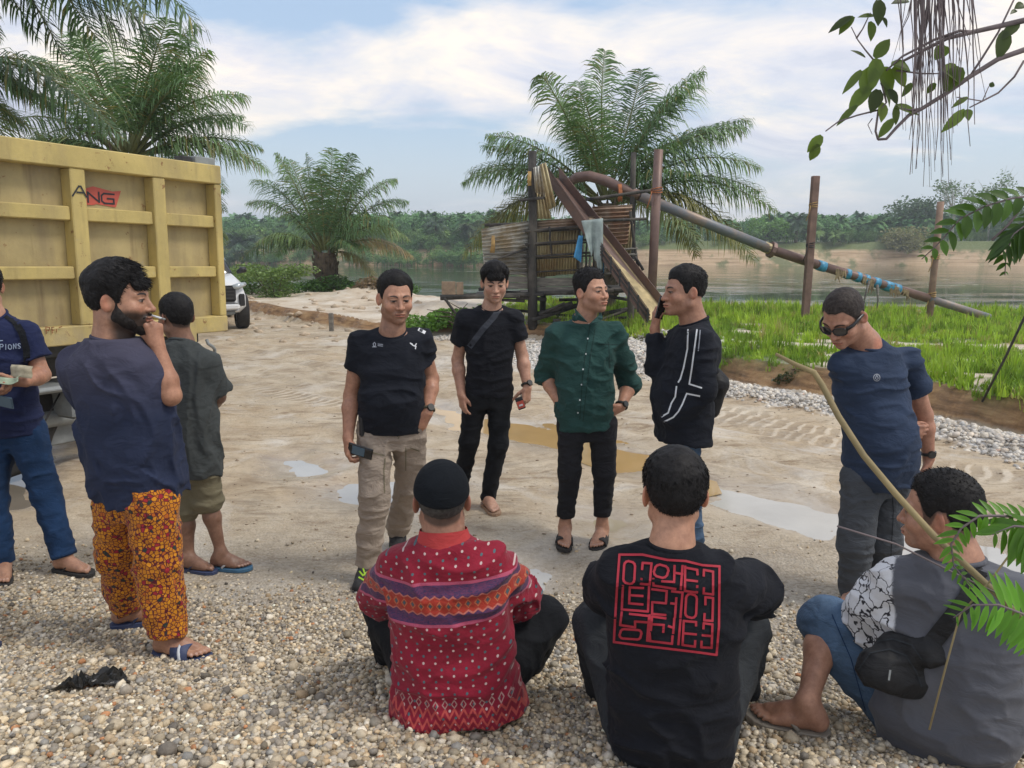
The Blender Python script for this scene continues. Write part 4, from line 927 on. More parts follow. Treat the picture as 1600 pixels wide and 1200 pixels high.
for sx_ in (-1, 1):
    for yy in (-.35, 2.75):
        c = CW(sx_ * .84, yy, .38); wheel(c, CW(1, 0, 0) - CW(0, 0, 0), .38, .26, car, m_greymud)
    mb = MB(); mb.tube([CW(sx_ * .92, .75, 1.18), CW(sx_ * 1.02, .72, 1.24), CW(sx_ * 1.12, .72, 1.25)], [.04, .09, .08], 8, flat=.8); mb.build('mirror', m_plastic, car, True)

# ================================================================== SLUICE (washing) FRAME
t = NT('charred_timber'); p = t.co(); n1 = t.noise(t.map(p, (1, 1, .25)), 9, 6, .7); n2 = t.noise(p, 2.5, 4)
t.bump(n1, .5, .02); m_timber = t.fin(t.mix(t.ramp(n2, [(.45, 0), (.75, .6)]), t.ramp(n1, [(.35, (.018, .017, .016)), (.6, (.055, .05, .045)), (.78, (.14, .125, .105))]), (.17, .15, .12)), .85)
t = NT('grey_plank'); p = t.co(); n1 = t.noise(t.map(p, (.4, 1, 3)), 7, 6, .7); t.bump(n1, .4, .015); m_plank = t.fin(t.ramp(n1, [(.3, (.08, .075, .066)), (.55, (.20, .185, .16)), (.75, (.36, .33, .28))]), .85)
def tin(name, base, stain, k=.5):
    t = NT(name); p = t.co(); n1 = t.noise(p, 2.2, 6, .7); n2 = t.noise(t.map(p, (1, 1, .35)), 6, 5, .7)
    c = t.mix(t.ramp(n1, [(.5 - k * .22, 0), (.62, 1)]), base, stain); c = t.mix(t.ramp(n2, [(.62, 0), (.72, .8)]), c, (.13, .06, .03))
    t.bump(n2, .1, .01); return t.fin(c, .5, .25, spec=.5)
m_tin = tin('weathered_tin', (.60, .60, .55), (.33, .26, .16), .25); m_tin_y = tin('yellow_tin', (.52, .46, .27), (.33, .24, .12), .5); m_tin_r = tin('rusty_tin', (.46, .38, .29), (.24, .13, .075), .8)
m_rustpipe = tin('rusty_iron', (.135, .085, .072), (.20, .125, .10), .6); m_greypipe = tin('grey_iron', (.16, .175, .19), (.28, .21, .16), .35)
m_chute = tin('rusty_chute', (.11, .075, .065), (.17, .10, .075), .5); m_wornwood = simple('worn_yellow_board', (.42, .33, .17), .8, var=.45, scale=5, bump=.3)
m_cloth_g = simple('grey_green_cloth', (.30, .36, .35), .95, var=.3, scale=6, bump=.4); m_cloth_b = simple('blue_rag', (.05, .22, .42), .9, var=.3, scale=6); m_rope = simple('yellow_rope', (.40, .26, .10), .9, var=.4); m_rope_o = simple('orange_rope', (.36, .13, .05), .9, var=.4); m_blue_wrap = simple('blue_plastic_wrap', (.05, .26, .42), .4, var=.35, scale=14)
SY = 15.2
root = empty('sluice_frame', tuple(P(870, 520, SY)), label='ramshackle timber gravel washing frame clad in corrugated tin', cat='washing frame')
def pst(name, a, b, r, mat, parent=root, n=8, wob=.0, smooth=True):
    a = np.array(a, float); b = np.array(b, float); m = 6; pts = [a + (b - a) * k / (m - 1) + (np.array([random.uniform(-1, 1), random.uniform(-1, 1), 0]) * wob if 0 < k < m - 1 else 0) for k in range(m)]
    mb = MB(); rr = r if not isinstance(r, tuple) else np.linspace(r[0], r[1], m); mb.tube(pts, rr, n); return mb.build(name, mat, parent, smooth)
def gz_at(p): return float(ground_h(np.array([p[0]]), np.array([p[1]]))[0])
def foot(p): return np.array([p[0], p[1], gz_at(p) - .1])
random.seed(40)
posts = [((832, 242), SY - .1, .075), ((768, 352), SY + .1, .05), ((905, 420), SY, .05), ((991, 238), SY + .6, .06), ((1012, 425), SY - .2, .05)]
for (px_, py_), yy, r in ((((832, 236)), SY - .1, .085), ((768, 350), SY + .1, .05), ((990, 238), SY + .7, .06), ((905, 405), SY + .5, .055), ((985, 455), SY - .15, .065), ((848, 400), SY + 1.2, .06), ((775, 420), SY + 1.4, .05), ((940, 420), SY + 1.4, .06)):
    top = P(px_, py_, yy); pst('post', foot(top + (.02, 0, 0)), top, (r * 1.15, r * .9), m_timber, wob=.012)
def bar(a, b, r=.035, mat=m_timber, name='beam', parent=None):
    return pst(name, P(*a), P(*b), r, mat, parent or root, 7, .01)
bar((688, 466, SY - .1), (1000, 452, SY - .1), .045); bar((688, 464, SY + 1.1), (985, 448, SY + 1.1), .045); bar((757, 352, SY), (1010, 342, SY + .3), .03); bar((812, 313, SY - .2), (850, 309, SY - .2), .03)
bar((915, 312, SY), (1030, 296, SY + .1), .032); bar((820, 362, SY - .15), (925, 352, SY - .15), .028); bar((820, 382, SY - .15), (930, 374, SY - .15), .024); bar((820, 402, SY - .15), (930, 394, SY - .15), .024)
bar((770, 407, SY - .12), (826, 388, SY - .12), .022); bar((694, 466, SY - .2), (712, 490, SY - .2), .028); bar((830, 500, SY - .2), (925, 470, SY + .6), .05); bar((830, 512, SY), (995, 480, SY + .4), .04); bar((760, 480, SY + .8), (1000, 505, SY + .8), .03); bar((925, 505, SY - .2), (998, 478, SY - .1), .03)
bar((858, 354, SY - .16), (862, 400, SY - .16), .02); bar((985, 330, SY + .4), (998, 430, SY + .4), .03); bar((992, 400, SY + .4), (1005, 422, SY + .3), .03)
def corr(name, corners, n_ridge, mat, amp=.030, along='v', parent=None, rows=2, sag=.0):
    """corrugated sheet: corners tl, tr, br, bl; ridges run vertically ('v') or horizontally ('h')"""
    tl, tr, br, bl = [np.array(c, float) for c in corners]; nv = nrm(np.cross(tr - tl, bl - tl)); N_ = n_ridge * 6
    V = []; F = []
    for j in range(rows + 1):
        for i in range(N_ + 1):
            u, v = (i / N_, j / rows) if along == 'v' else (j / rows, i / N_)
            p = (tl * (1 - u) + tr * u) * (1 - v) + (bl * (1 - u) + br * u) * v
            V.append(p + nv * (amp * math.sin(2 * math.pi * n_ridge * i / N_) + sag * math.sin(3.1 * u + 2) * math.sin(2.3 * v + 1)))
    for j in range(rows):
        for i in range(N_): F.append((j * (N_ + 1) + i, j * (N_ + 1) + i + 1, (j + 1) * (N_ + 1) + i + 1, (j + 1) * (N_ + 1) + i))
    o = link(name, mesh_np(name, V, F, mat), parent or root); md = o.modifiers.new('thickness', 'SOLIDIFY'); md.thickness = .003; return o
corr('tin_sheet', [P(752, 358, SY), P(826, 345, SY), P(826, 384, SY), P(754, 392, SY)], 6, m_tin, along='h', sag=.03)
corr('tin_sheet', [P(753, 378, SY + .03), P(828, 374, SY + .03), P(826, 432, SY + .03), P(756, 418, SY + .03)], 9, m_tin, along='h', sag=.03)
corr('tin_sheet', [P(838, 345, SY - .05), P(940, 338, SY - .05), P(938, 352, SY - .05), P(838, 358, SY - .05)], 3, m_tin_r, along='h')
corr('tin_sheet', [P(836, 358, SY + .05), P(872, 356, SY + .05), P(868, 431, SY + .05), P(838, 433, SY + .05)], 8, m_tin_y, along='v')
corr('tin_sheet', [P(866, 354, SY + .07), P(908, 352, SY + .07), P(904, 428, SY + .07), P(864, 430, SY + .07)], 9, m_tin_y, along='v')
corr('tin_sheet', [P(925, 323, SY + .5), P(988, 320, SY + .5), P(980, 382, SY + .5), P(948, 385, SY + .5)], 10, m_tin_r, along='h', sag=.03)
corr('tin_sheet', [P(976, 350, SY + .55), P(990, 350, SY + .55), P(985, 402, SY + .55), P(972, 402, SY + .55)], 3, m_tin_y, along='v')
corr('tin_sheet', [P(833, 262, SY - .2), P(846, 258, SY - .2), P(852, 308, SY - .2), P(836, 300, SY - .2)], 3, m_tin, along='v')
corr('tin_sheet', [P(843, 257, SY - .28), P(853, 254, SY - .28), P(869, 322, SY - .28), P(857, 328, SY - .28)], 2, m_tin_y, .03, along='v')
corr('tin_sheet', [P(832, 300, SY - .1), P(852, 302, SY - .1), P(862, 342, SY - .1), P(833, 342, SY - .1)], 5, m_tin_y, along='v')
for k, (a, b) in enumerate((((836, 434), (905, 462)), ((905, 430), (935, 460)), ((757, 432), (830, 452)))):
    for j in range(2):
        y0 = a[1] + (b[1] - a[1]) * j / 2; y1 = a[1] + (b[1] - a[1]) * (j + 1) / 2 - 1
        c = (P(a[0], y0, SY - .02) + P(b[0], y1, SY - .02)) / 2; mb = MB(); mb.bbox(c, (abs(P(b[0], y0, SY)[0] - P(a[0], y0, SY)[0]), .035, (y1 and (P(a[0], y0, SY)[2] - P(a[0], y1, SY)[2]))), .006); mb.build('plank', m_plank, root)
for k in range(7):
    c = P(760 + k * 35, 461 - k * 1.8, SY + .5); mb = MB(); mb.bbox(c, (.44, 1.35, .05), .008, frame_M(nrm((1, random.uniform(-.05, .05), random.uniform(-.04, .04))), (0, 1, 0), (0, 0, 1))); mb.build('deck_plank', m_timber, root)
for a, b in (((690, 440), (712, 460)), ((713, 441), (724, 460))):
    c = (P(a[0], a[1], SY - .2) + P(b[0], b[1], SY - .2)) / 2; mb = MB(); mb.bbox(c, ((b[0] - a[0]) * SY / 1230, .03, (b[1] - a[1]) * SY / 1200), .005); mb.build('board', simple('brown_board', (.26, .19, .13), .85), root)
for k in range(10):
    a = (random.uniform(730, 985), random.uniform(452, 470), SY + random.uniform(-.2, .4)); b = (a[0] + random.uniform(30, 70), a[1] + random.uniform(-8, 8), a[2] + random.uniform(-.2, .2)); bar(a, b, random.uniform(.02, .04), name='lashed_pole')
for k in range(9):
    a = (random.uniform(835, 960), random.uniform(488, 515), SY + random.uniform(-.3, .4)); b = (a[0] + random.uniform(30, 60), a[1] + random.uniform(-22, 6), a[2]); bar(a, b, random.uniform(.025, .05), name='lashed_pole')
for k in range(6): bar((756 + k, 398 + k * 6.2, SY - .06), (828, 392 + k * 7.0, SY - .06), .020, m_plank, 'slat')
for k in range(4): bar((838, 362 + k * 21, SY - .1), (952, 356 + k * 21, SY - .1), .017, m_timber, 'slat')
for k in range(5): bar((946, 392 + k * 9, SY + .3), (996, 388 + k * 9, SY + .4), .022, m_plank, 'slat')
# bulk of the box below the chute: slats seen edge-on behind the rag
for k in range(8):
    bar((906 + k * 6, 352, SY + .02), (903 + k * 6, 425, SY + .02), .02, m_plank if k % 2 else m_timber, 'slat')
# chute: channel of two sides and a floor
def beamquad(name, pts, th, mat, parent):
    a, b, c, d = [np.array(p, float) for p in pts]; n = nrm(np.cross(b - a, d - a)) * th; mb = MB(); V = [a, b, c, d, a + n, b + n, c + n, d + n]
    mb.add(V, [(0, 3, 2, 1), (4, 5, 6, 7), (0, 1, 5, 4), (1, 2, 6, 5), (2, 3, 7, 6), (3, 0, 4, 7)]); return mb.build(name, mat, parent)
c0_, c1_ = P(862, 262, SY + .1), P(1022, 466, SY - 2.3)
T0, T1 = P(855, 262, SY + .2), P(1015, 488, SY - 1.9); U0, U1 = P(874, 266, SY + .75), P(1036, 470, SY - 1.4)
chute = empty('chute', tuple(T1), label='long rusty steel chute sloping down from the frame to the right', cat='chute')
dw = np.array([0, 0, -.16])
beamquad('chute_floor', [T0 + dw, T1 + dw, U1 + dw, U0 + dw], -.012, m_chute, chute)
beamquad('floor_liner', [T0 + (T1 - T0) * .42 + dw + (0, 0, .012), T1 + dw + (0, 0, .012), U1 + dw + (0, 0, .012), U0 + (U1 - U0) * .42 + dw + (0, 0, .012)], -.012, m_wornwood, chute)
beamquad('chute_wall', [T0 + dw * 1.6, T1 + dw * 1.6, T1, T0], .012, m_chute, chute); beamquad('chute_wall', [U0 + dw * 1.2, U1 + dw * 1.2, U1 + (0, 0, .06), U0 + (0, 0, .06)], .012, m_chute, chute)
beamquad('lip', [T0 + (.0, -.03, .01), T1 + (0, -.03, .01), T1 + (0, .03, .01), T0 + (0, .03, .01)], .01, m_chute, chute)
for k in range(4):      # long splints on the outer wall with bands across
    o = np.array([0, -.022, -.05 - .05 * k]); a = T0 + (T1 - T0) * .45 + o; b = T1 + o; pst('splint', a, b, .017, m_chute if k % 2 else m_timber, chute, 6)
for k in range(7):
    u = .48 + .5 * k / 6; q = T0 + (T1 - T0) * u; mb = MB(); mb.bbox(q + (0, -.05, -.13), (.03, .02, .30), .004); mb.build('band', m_steel_dk, chute)
pst('chute_prop', foot(T1 + (-.06, .05, 0)), T1 + (-.06, .05, -.2), .05, m_timber, chute)
# cloths hung on the frame
def hang(name, pxs, pyt, pyb, Y, mat, label, amp=.05, freq=9, cat='cloth', nz=14, nx_=26, tatter=.0, seed=1):
    random.seed(seed); V = []; F = []
    for j in range(nz + 1):
        for i in range(nx_ + 1):
            u = i / nx_; v = j / nz; x0 = pxs[0] + (pxs[1] - pxs[0]) * u; x1 = pxs[2] + (pxs[3] - pxs[2]) * u; yb = pyb[0] + (pyb[1] - pyb[0]) * u + tatter * math.sin(u * 11) + tatter * .6 * math.sin(u * 29)
            p = P(x0 + (x1 - x0) * v, pyt[0] + (pyt[1] - pyt[0]) * u + (yb - pyt[0]) * v, Y); p[1] -= amp * math.sin(u * freq + v * 1.2) * (.3 + v) + amp * .5 * math.sin(u * freq * 2.3 + 1) * v; V.append(p)
    for j in range(nz):
        for i in range(nx_): q = j * (nx_ + 1) + i; F.append((q, q + 1, q + nx_ + 2, q + nx_ + 1))
    o = link(name, mesh_np(name, V, F, mat)); o.modifiers.new('thickness', 'SOLIDIFY').thickness = .004; return tag(o, label, cat)
hang('hanging_cloth', (908, 942, 918, 942), (345, 341), (380, 440), SY - .95, m_cloth_g, 'grey green rag draped over the top of the washing frame', tatter=8)
hang('blue_rag', (904, 911, 896, 908), (368, 368), (402, 410), SY - .93, m_cloth_b, 'torn blue plastic rag at the left of the grey cloth', .03, 5, 'rag'); hang('blue_rag', (935, 943, 934, 944), (385, 385), (424, 428), SY - .93, m_cloth_b, 'strip of blue rag at the right below the grey cloth', .03, 5, 'rag', seed=4)
# big pipe: comes over the frame and runs down right to the river bank
pipe_root = empty('slurry_pipe', tuple(P(1545, 497, 16.5)), label='long iron pipe sloping from the frame down to the riverside grass', cat='pipe')
pp = [(893, 283, 16.4), (902, 277, 16.3), (920, 275, 16.2), (945, 282, 16.1), (970, 294, 16.0), (1000, 306, 15.9)]
mb = MB(); mb.tube([P(*q) for q in pp], [.095, .105, .108, .108, .108, .105], 14); mb.build('pipe_bend', m_rustpipe, pipe_root, True)
end = P(1545, 496, 17.2); a = P(1000, 306, 15.9); b_ = P(1205, 390, 16.2); c_ = P(1275, 413, 16.4); d_ = P(1450, 466, 16.9)
for q0, q1, m_, r in ((a, b_, m_greypipe, .105), (b_, c_, m_rustpipe, .10), (c_, d_, m_rustpipe, .095), (d_, end, m_greypipe, .085)):
    mb = MB(); mb.tube([q0, q0 + (q1 - q0) * .5, q1], r, 14); mb.build('pipe_length', m_, pipe_root, True)
mb = MB(); mb.tube([P(1205, 390, 16.2) - nrm(b_ - a) * .03, P(1205, 390, 16.2) + nrm(b_ - a) * .05], .17, 10); mb.build('flange', m_rustpipe, pipe_root)
mb = MB(); mb.tube([P(1193, 385, 16.2), P(1203, 389, 16.2)], .112, 12); mb.build('yellow_band', m_tin_y, pipe_root)
for k, (q, w) in enumerate(((1283, 7), (1324, 4), (1340, 4), (1353, 4), (1368, 6), (1386, 8), (1400, 6))):
    f = lambda xx: 413 + (xx - 1275) * (466 - 413) / 175; Yq = 16.4 + (q - 1275) / 175 * .5
    mb = MB(); mb.tube([P(q - w, f(q - w), Yq), P(q, f(q) + .5, Yq), P(q + w, f(q + w), Yq)], [.105, .112, .105], 12); mb.build('plastic_wrap', m_blue_wrap, pipe_root, True)
random.seed(9)
mb = MB()
for k in range(34):
    q = random.choice([1310, 1318, 1352, 1356, 1362, 1395, 1400, 1405, 1410, 1418]) + random.uniform(-3, 3); yq = 413 + (q - 1275) * .303; l = random.uniform(6, 22) if q < 1380 else random.uniform(4, 15); Yq = 16.4 + (q - 1275) / 175 * .5
    pts = [P(q, yq - 3, Yq - .1), P(q + random.uniform(-2, 2), yq + l * .5, Yq - .1), P(q + random.uniform(-4, 4), yq + l, Yq - .1)]; mb.tube(pts, [.03, .022, .008], 5)
mb.build('tattered_lashing', simple('rag_tan', (.33, .25, .15), .95, var=.6, scale=8), pipe_root)
for (x0, y0, x1, y1, x2, y2) in ((1358, 440, 1352, 462, 1347, 492), (1371, 445, 1372, 470, 1370, 482)):
    mb = MB(); mb.tube([P(x0, y0, 16.5), P(x1, y1, 16.5), P(x2, y2, 16.5)], [.03, .02, .008], 5); mb.build('hanging_rag', m_plank, pipe_root, True)
mb = MB()
for k in range(5): mb.tube([P(966 + k, 288, 15.85), P(969 + k * .5 + random.uniform(-2, 2), 300, 15.8), P(965 + k * 1.6, 314 + random.uniform(-3, 4), 15.8)], [.02, .018, .01], 5)
mb.build('rope_lashing', m_rope_o, pipe_root, True)
mb = MB()
for k in range(4): mb.tube([P(826 + k, 268, SY - .25), P(825 + k * 1.2, 280, SY - .27), P(826 + k, 290, SY - .25)], .018, 5)
mb.build('rope', m_rope, root, True); mb = MB()
for k in range(4): mb.tube([P(769 + k, 368, SY - .1), P(768 + k * 1.6, 384, SY - .12), P(766 + k * 2, 395, SY - .1)], .012, 5)
mb.build('rope', m_rope, root, True)
# posts
def square_post(label, px_, pt, pb, Y, w, mat, ties=(), tilt=0.0, name='post', rnd=False):
    top = P(px_, pt, Y); g = gz_at(top); bot = np.array([top[0] + tilt, Y, g - .2])
    r_ = empty(name, tuple(bot + (0, 0, .2)), label=label, cat='post'); mb = MB()
    if rnd: mb.tube([bot, (bot + top) / 2, top], w / 2, 14)
    else: mb.bbox((top + bot) / 2, (w, w, np.linalg.norm(top - bot)), .01, axes_from(bot, top))
    mb.build('shaft', mat, r_, rnd)
    for tpy, m_ in ties:
        p = P(px_, tpy, Y); p[0] = bot[0] + (top[0] - bot[0]) * (p[2] - bot[2]) / (top[2] - bot[2]); mb = MB()
        for k in range(3): mb.tube([p + np.array([w * .62 * math.cos(a), w * .62 * math.sin(a), .03 * k + .02 * math.sin(a + k)]) for a in np.linspace(0, 6.28, 13)], .010, 4, False)
        mb.tube([p + (-w * .6, -w * .5, 0), p + (-w * .8, -w * .6, -.14), p + (-w * 1.1, -w * .5, -.3)], .009, 4); mb.build('tie', m_, r_, True)
    return r_
m_postbrown = simple('brown_post', (.20, .125, .098), .85, var=.3, scale=5, bump=.3)
square_post('tall round rusty post beside the chute and the pipe', 1029, 234, 540, 14.6, .17, m_rustpipe, ((300, m_rope_o),), -.05, rnd=True)
square_post('square brown post holding up the middle of the pipe', 1274.5, 275, 500, 16.1, .14, m_postbrown, ((322, m_rope), (385, m_steel_dk)), -.02)
square_post('round pale brown post near the lower end of the pipe', 1470, 315, 505, 16.9, .14, simple('pale_brown_post', (.27, .18, .13), .85, var=.3, scale=5, bump=.3), ((403, m_rope), (462, m_rope)), 0.0, rnd=True)
p = G(517, 517, 0); square_post('short grey stump stuck upright in the left bank', 517, 489, 517, p[1], .09, m_plank, (), 0)
# pole leaning on the grass at right, thin
mb = MB(); mb.tube([P(1535, 627, 7.6), P(1570, 560, 7.0), P(1602, 493, 6.4)], [.012, .011, .010], 6); tag(mb.build('pole', m_steel_dk, None, True), 'thin black rod sticking up slantwise from the grass at right', 'rod')

# clods, stones and debris
t = NT('mud_clod'); n = t.noise(t.co(), 9, 5); t.bump(n, .5, .02); m_clod = t.fin(t.ramp(n, [(.3, (.16, .11, .07)), (.7, (.42, .34, .25))]), .9)
def rock(c, s_, mat, name, seed, label=None, cat=None, group=None, sub=2):
    V, F = ico(sub); V = V * (1 + (fbm(V * 1.3 + seed, 3)[:, None] - .5) * .8) * np.array(s_); o = link(name, mesh_np(name, V, F, mat, True)); o.location = tuple(c); o.rotation_euler = (0, 0, seed); tag(o, label, cat, group); return o
m_limestone = simple('pale_stone', (.55, .52, .47), .85, var=.2, scale=5, bump=.4)
def gp(px_, py_, up=.02):
    c = G(px_, py_, 0.25 if py_ < 470 else 0); c[2] = gz_at(c) + up; return c
rock(gp(399, 462, .1), (.34, .2, .18), m_limestone, 'stone', 3.3, 'pale angular stone lying near the white car', 'stone')
rock(gp(380, 470, .05), (.13, .1, .08), m_steel_dk, 'stone', 5.3, 'dark lump on the sand beside the white car wheel', 'stone')
mb = MB(); random.seed(77)
for k in range(420):
    px_ = random.uniform(340, 1600); py_ = random.uniform(545, 840); c = G(px_, py_); s_ = random.uniform(.004, .011); 
    if poly_sd(np.array([c[0]]), np.array([c[1]]), BANK)[0] > -.5: continue
    V, F = ico(1); V = V * (1 + (vnoise(V * 2 + k)[:, None] - .5)) * s_ * np.array([1.6, 1, .5]) + (c[0], c[1], gz_at(c) + s_ * .2); mb.add(V, F)
tag(mb.build('mud_clods', m_clod, None, True), 'small dark clods and bits of grit scattered on the wet track', 'clods', kind='stuff')
mb = MB(); random.seed(78)
for k in range(90):
    px_ = random.uniform(350, 660); py_ = random.uniform(455, 520); c = G(px_, py_, .2); s_ = random.uniform(.03, .09); V, F = ico(1); V = V * (1 + (vnoise(V * 2 + k)[:, None] - .5)) * s_ * np.array([1.4, 1, .7]) + (c[0], c[1], gz_at(c) + s_ * .1); mb.add(V, F)
tag(mb.build('sand_clods', simple('sand_clod', (.50, .40, .29), .9, var=.35, scale=6), None, True), 'lumps of sand and spoil over the left rear bank', 'clods', kind='stuff')
# crumpled black plastic in the gravel
t = NT('black_bag'); n = t.noise(t.co(), 18, 4); t.bump(n, .5, .01); m_bagp = t.fin((.018, .018, .017), .32, spec=.5)
c = G(150, 1100, .12); V = []; F = []; nx_, ny_ = 26, 12
for j in range(ny_ + 1):
    for i in range(nx_ + 1):
        u = i / nx_ - .5; v = j / ny_ - .5; e = max(0, 1 - (2 * abs(u)) ** 3) ; x = c[0] + u * .22 + v * .05 * math.sin(u * 9); y = c[1] + v * .13 * (.5 + .5 * e) + u * .10
        h = ground_h(np.array([x]), np.array([y]))[0] + .012 + .06 * abs(fbm(np.array([[u * 7, v * 11, 3.3]]), 3)[0] - .45) * 3 * e; V.append((x, y, h))
for j in range(ny_):
    for i in range(nx_): q = j * (nx_ + 1) + i; F.append((q, q + 1, q + nx_ + 2, q + nx_ + 1))
tag(link('plastic_scrap', mesh_np('plastic_scrap', V, F, m_bagp, False)), 'crumpled scrap of black plastic lying on the gravel at lower left', 'plastic scrap')

# ================================================================== NEAR TWIGS, VINES AND LEAVES
m_leaf2 = leaf_mat('near_leaf', None, None, .45, .4); m_twig = simple('grey_twig', (.15, .12, .12), .9, var=.3); m_cane = simple('tan_cane', (.24, .185, .085), .7, var=.3, scale=9, bump=.2)
def leaf_geo(p, d, n, l, w, curl=.2, col=(.1, .18, .04), seg=5):
    d = nrm(d); sd = nrm(np.cross(n, d)); n = nrm(np.cross(d, sd)); V = []; F = []; C = []
    for k in range(seg + 1):
        u = k / seg; q = p + d * l * u - n * curl * l * u * u; ww = w * math.sin(math.pi * min(1, u * .93 + .07)) ** .8 * (1 - .25 * u)
        if k == seg: ww = .0005
        V += [q - sd * ww + n * ww * .35, q, q + sd * ww + n * ww * .35]
    for k in range(seg):
        b = k * 3; F += [(b, b + 1, b + 4, b + 3), (b + 1, b + 2, b + 5, b + 4)]
    C = [np.array(col) * (.85 if k % 3 == 1 else 1) for k in range(len(V))]; return V, F, C
def add_leaf(parent, name, *a, **k):
    V, F, C = leaf_geo(*a, **k); return link(name, mesh_np(name, V, F, m_leaf2, True, np.array(C)), parent)
random.seed(12)
HB = 2.6
br = empty('overhanging_branch', tuple(P(1600, 20, HB)), label='leafy twig hanging into the top right corner of the view', cat='branch')
def twig(pts, r0, r1, parent=br, mat=m_twig, name='twig'):
    pts = [P(*(q if len(q) == 3 else (*q, HB))) for q in pts]; mb = MB(); mb.tube(pts, np.linspace(r0, r1, len(pts)), 6); return mb.build(name, mat, parent, True)
twig([(1640, 20), (1600, 32), (1565, 40), (1520, 50), (1480, 60), (1440, 80), (1412, 95)], .010, .004)
twig([(1640, 65), (1600, 78), (1560, 92), (1515, 120), (1480, 145), (1440, 170), (1420, 180), (1400, 200), (1385, 217), (1372, 218)], .009, .004)
twig([(1520, 50), (1500, 48), (1460, 62), (1410, 88), (1385, 110)], .005, .003)
twig([(1372, 218), (1368, 205), (1372, 175), (1385, 160), (1375, 120), (1366, 95)], .004, .003); twig([(1366, 95), (1352, 78), (1340, 62), (1330, 42)], .003, .0015); twig([(1338, 60), (1348, 45), (1360, 20)], .003, .0015)
twig([(1600, 95), (1585, 120), (1560, 145), (1535, 158), (1515, 168)], .004, .002); twig([(1535, 158), (1510, 154), (1495, 152)], .002, .0015); twig([(1535, 158), (1545, 135)], .002, .0015)
twig([(1372, 172), (1340, 180), (1310, 190), (1290, 205)], .003, .002); twig([(1400, 110), (1440, 115), (1470, 115)], .003, .002); twig([(1440, 170), (1420, 172), (1400, 168)], .004, .002); twig([(1515, 120), (1535, 90), (1560, 50), (1584, 0)], .004, .003)
twig([(1363, 185), (1356, 195), (1363, 210)], .002, .001)
LG = [(.085, .125, .035), (.11, .16, .04), (.15, .22, .05), (.06, .085, .03), (.19, .26, .06)]
def lf(x0, y0, x1, y1, w, c, dy=0, nz=.7, curl=.15):
    a = P(x0, y0, HB + dy); b = P(x1, y1, HB + dy + random.uniform(-.02, .02)); l = np.linalg.norm(b - a); s_ = HB / 1200
    add_leaf(br, 'leaf', a, b - a, nrm(np.array([random.uniform(-.5, .5), -1, nz])), l, w * s_, curl=curl, col=LG[c])
for q in ((1330, 26, 1295, 48, 7, 3), (1334, 26, 1310, 52, 9, 1), (1372, 0, 1374, 38, 11, 3), (1366, 25, 1342, 24, 5, 1), (1358, 34, 1364, 64, 10, 1), (1378, 28, 1388, 42, 6, 3), (1352, 90, 1332, 76, 4, 3), (1366, 90, 1392, 60, 11, 1), (1372, 92, 1360, 130, 14, 2), (1346, 110, 1318, 144, 7, 1), (1362, 105, 1350, 150, 16, 2), (1372, 108, 1400, 140, 16, 2), (1392, 100, 1425, 108, 13, 2), (1395, 105, 1418, 135, 12, 4),
          (1375, 130, 1396, 165, 14, 1), (1372, 140, 1362, 175, 12, 3), (1388, 140, 1404, 162, 8, 3), (1360, 135, 1325, 172, 13, 2), (1340, 165, 1306, 194, 7, 1), (1376, 160, 1380, 190, 11, 4), (1398, 166, 1440, 176, 9, 2), (1396, 186, 1372, 215, 8, 2), (1400, 165, 1400, 195, 6, 1), (1284, 212, 1262, 238, 10, 2), (1278, 225, 1266, 252, 9, 1),
          (1478, 72, 1462, 92, 12, 2), (1472, 108, 1510, 128, 20, 2), (1500, 105, 1478, 142, 15, 1), (1425, 130, 1410, 150, 6, 1), (1462, 130, 1448, 146, 6, 1), (1508, 172, 1474, 204, 9, 2), (1508, 172, 1516, 188, 10, 1), (1512, 152, 1488, 166, 5, 1), (1547, 136, 1552, 128, 5, 3), (1570, 48, 1562, 92, 13, 3), (1592, 35, 1564, 60, 9, 3), (1420, 2, 1395, 2, 8, 3), (1600, 8, 1586, 12, 8, 3), (1588, 16, 1580, 20, 4, 3)):
    lf(*q)
# dangling dry vine strings
mb = MB(); random.seed(5)
vine = empty('dry_vines', tuple(P(1460, -30, HB)), label='bundle of dry grey vine strings dangling from above at the right', cat='vines')
for k in range(64):
    x0 = random.gauss(1462, 18) if k < 44 else random.uniform(1385, 1530); L_ = random.uniform(60, 285) if k % 3 else random.uniform(160, 300); x1 = x0 + random.gauss(0, 14); Yv = HB + random.uniform(-.12, .12)
    pts = [P(x0 + (x1 - x0) * u + random.gauss(0, 1.5), -50 + (L_ + 50) * u, Yv) for u in np.linspace(0, 1, 7)]; mbv = MB(); mbv.tube(pts, np.linspace(.0028, .0009, 7) * random.uniform(.6, 1.3), 4); mbv.build('vine_string', m_twig, vine, True)
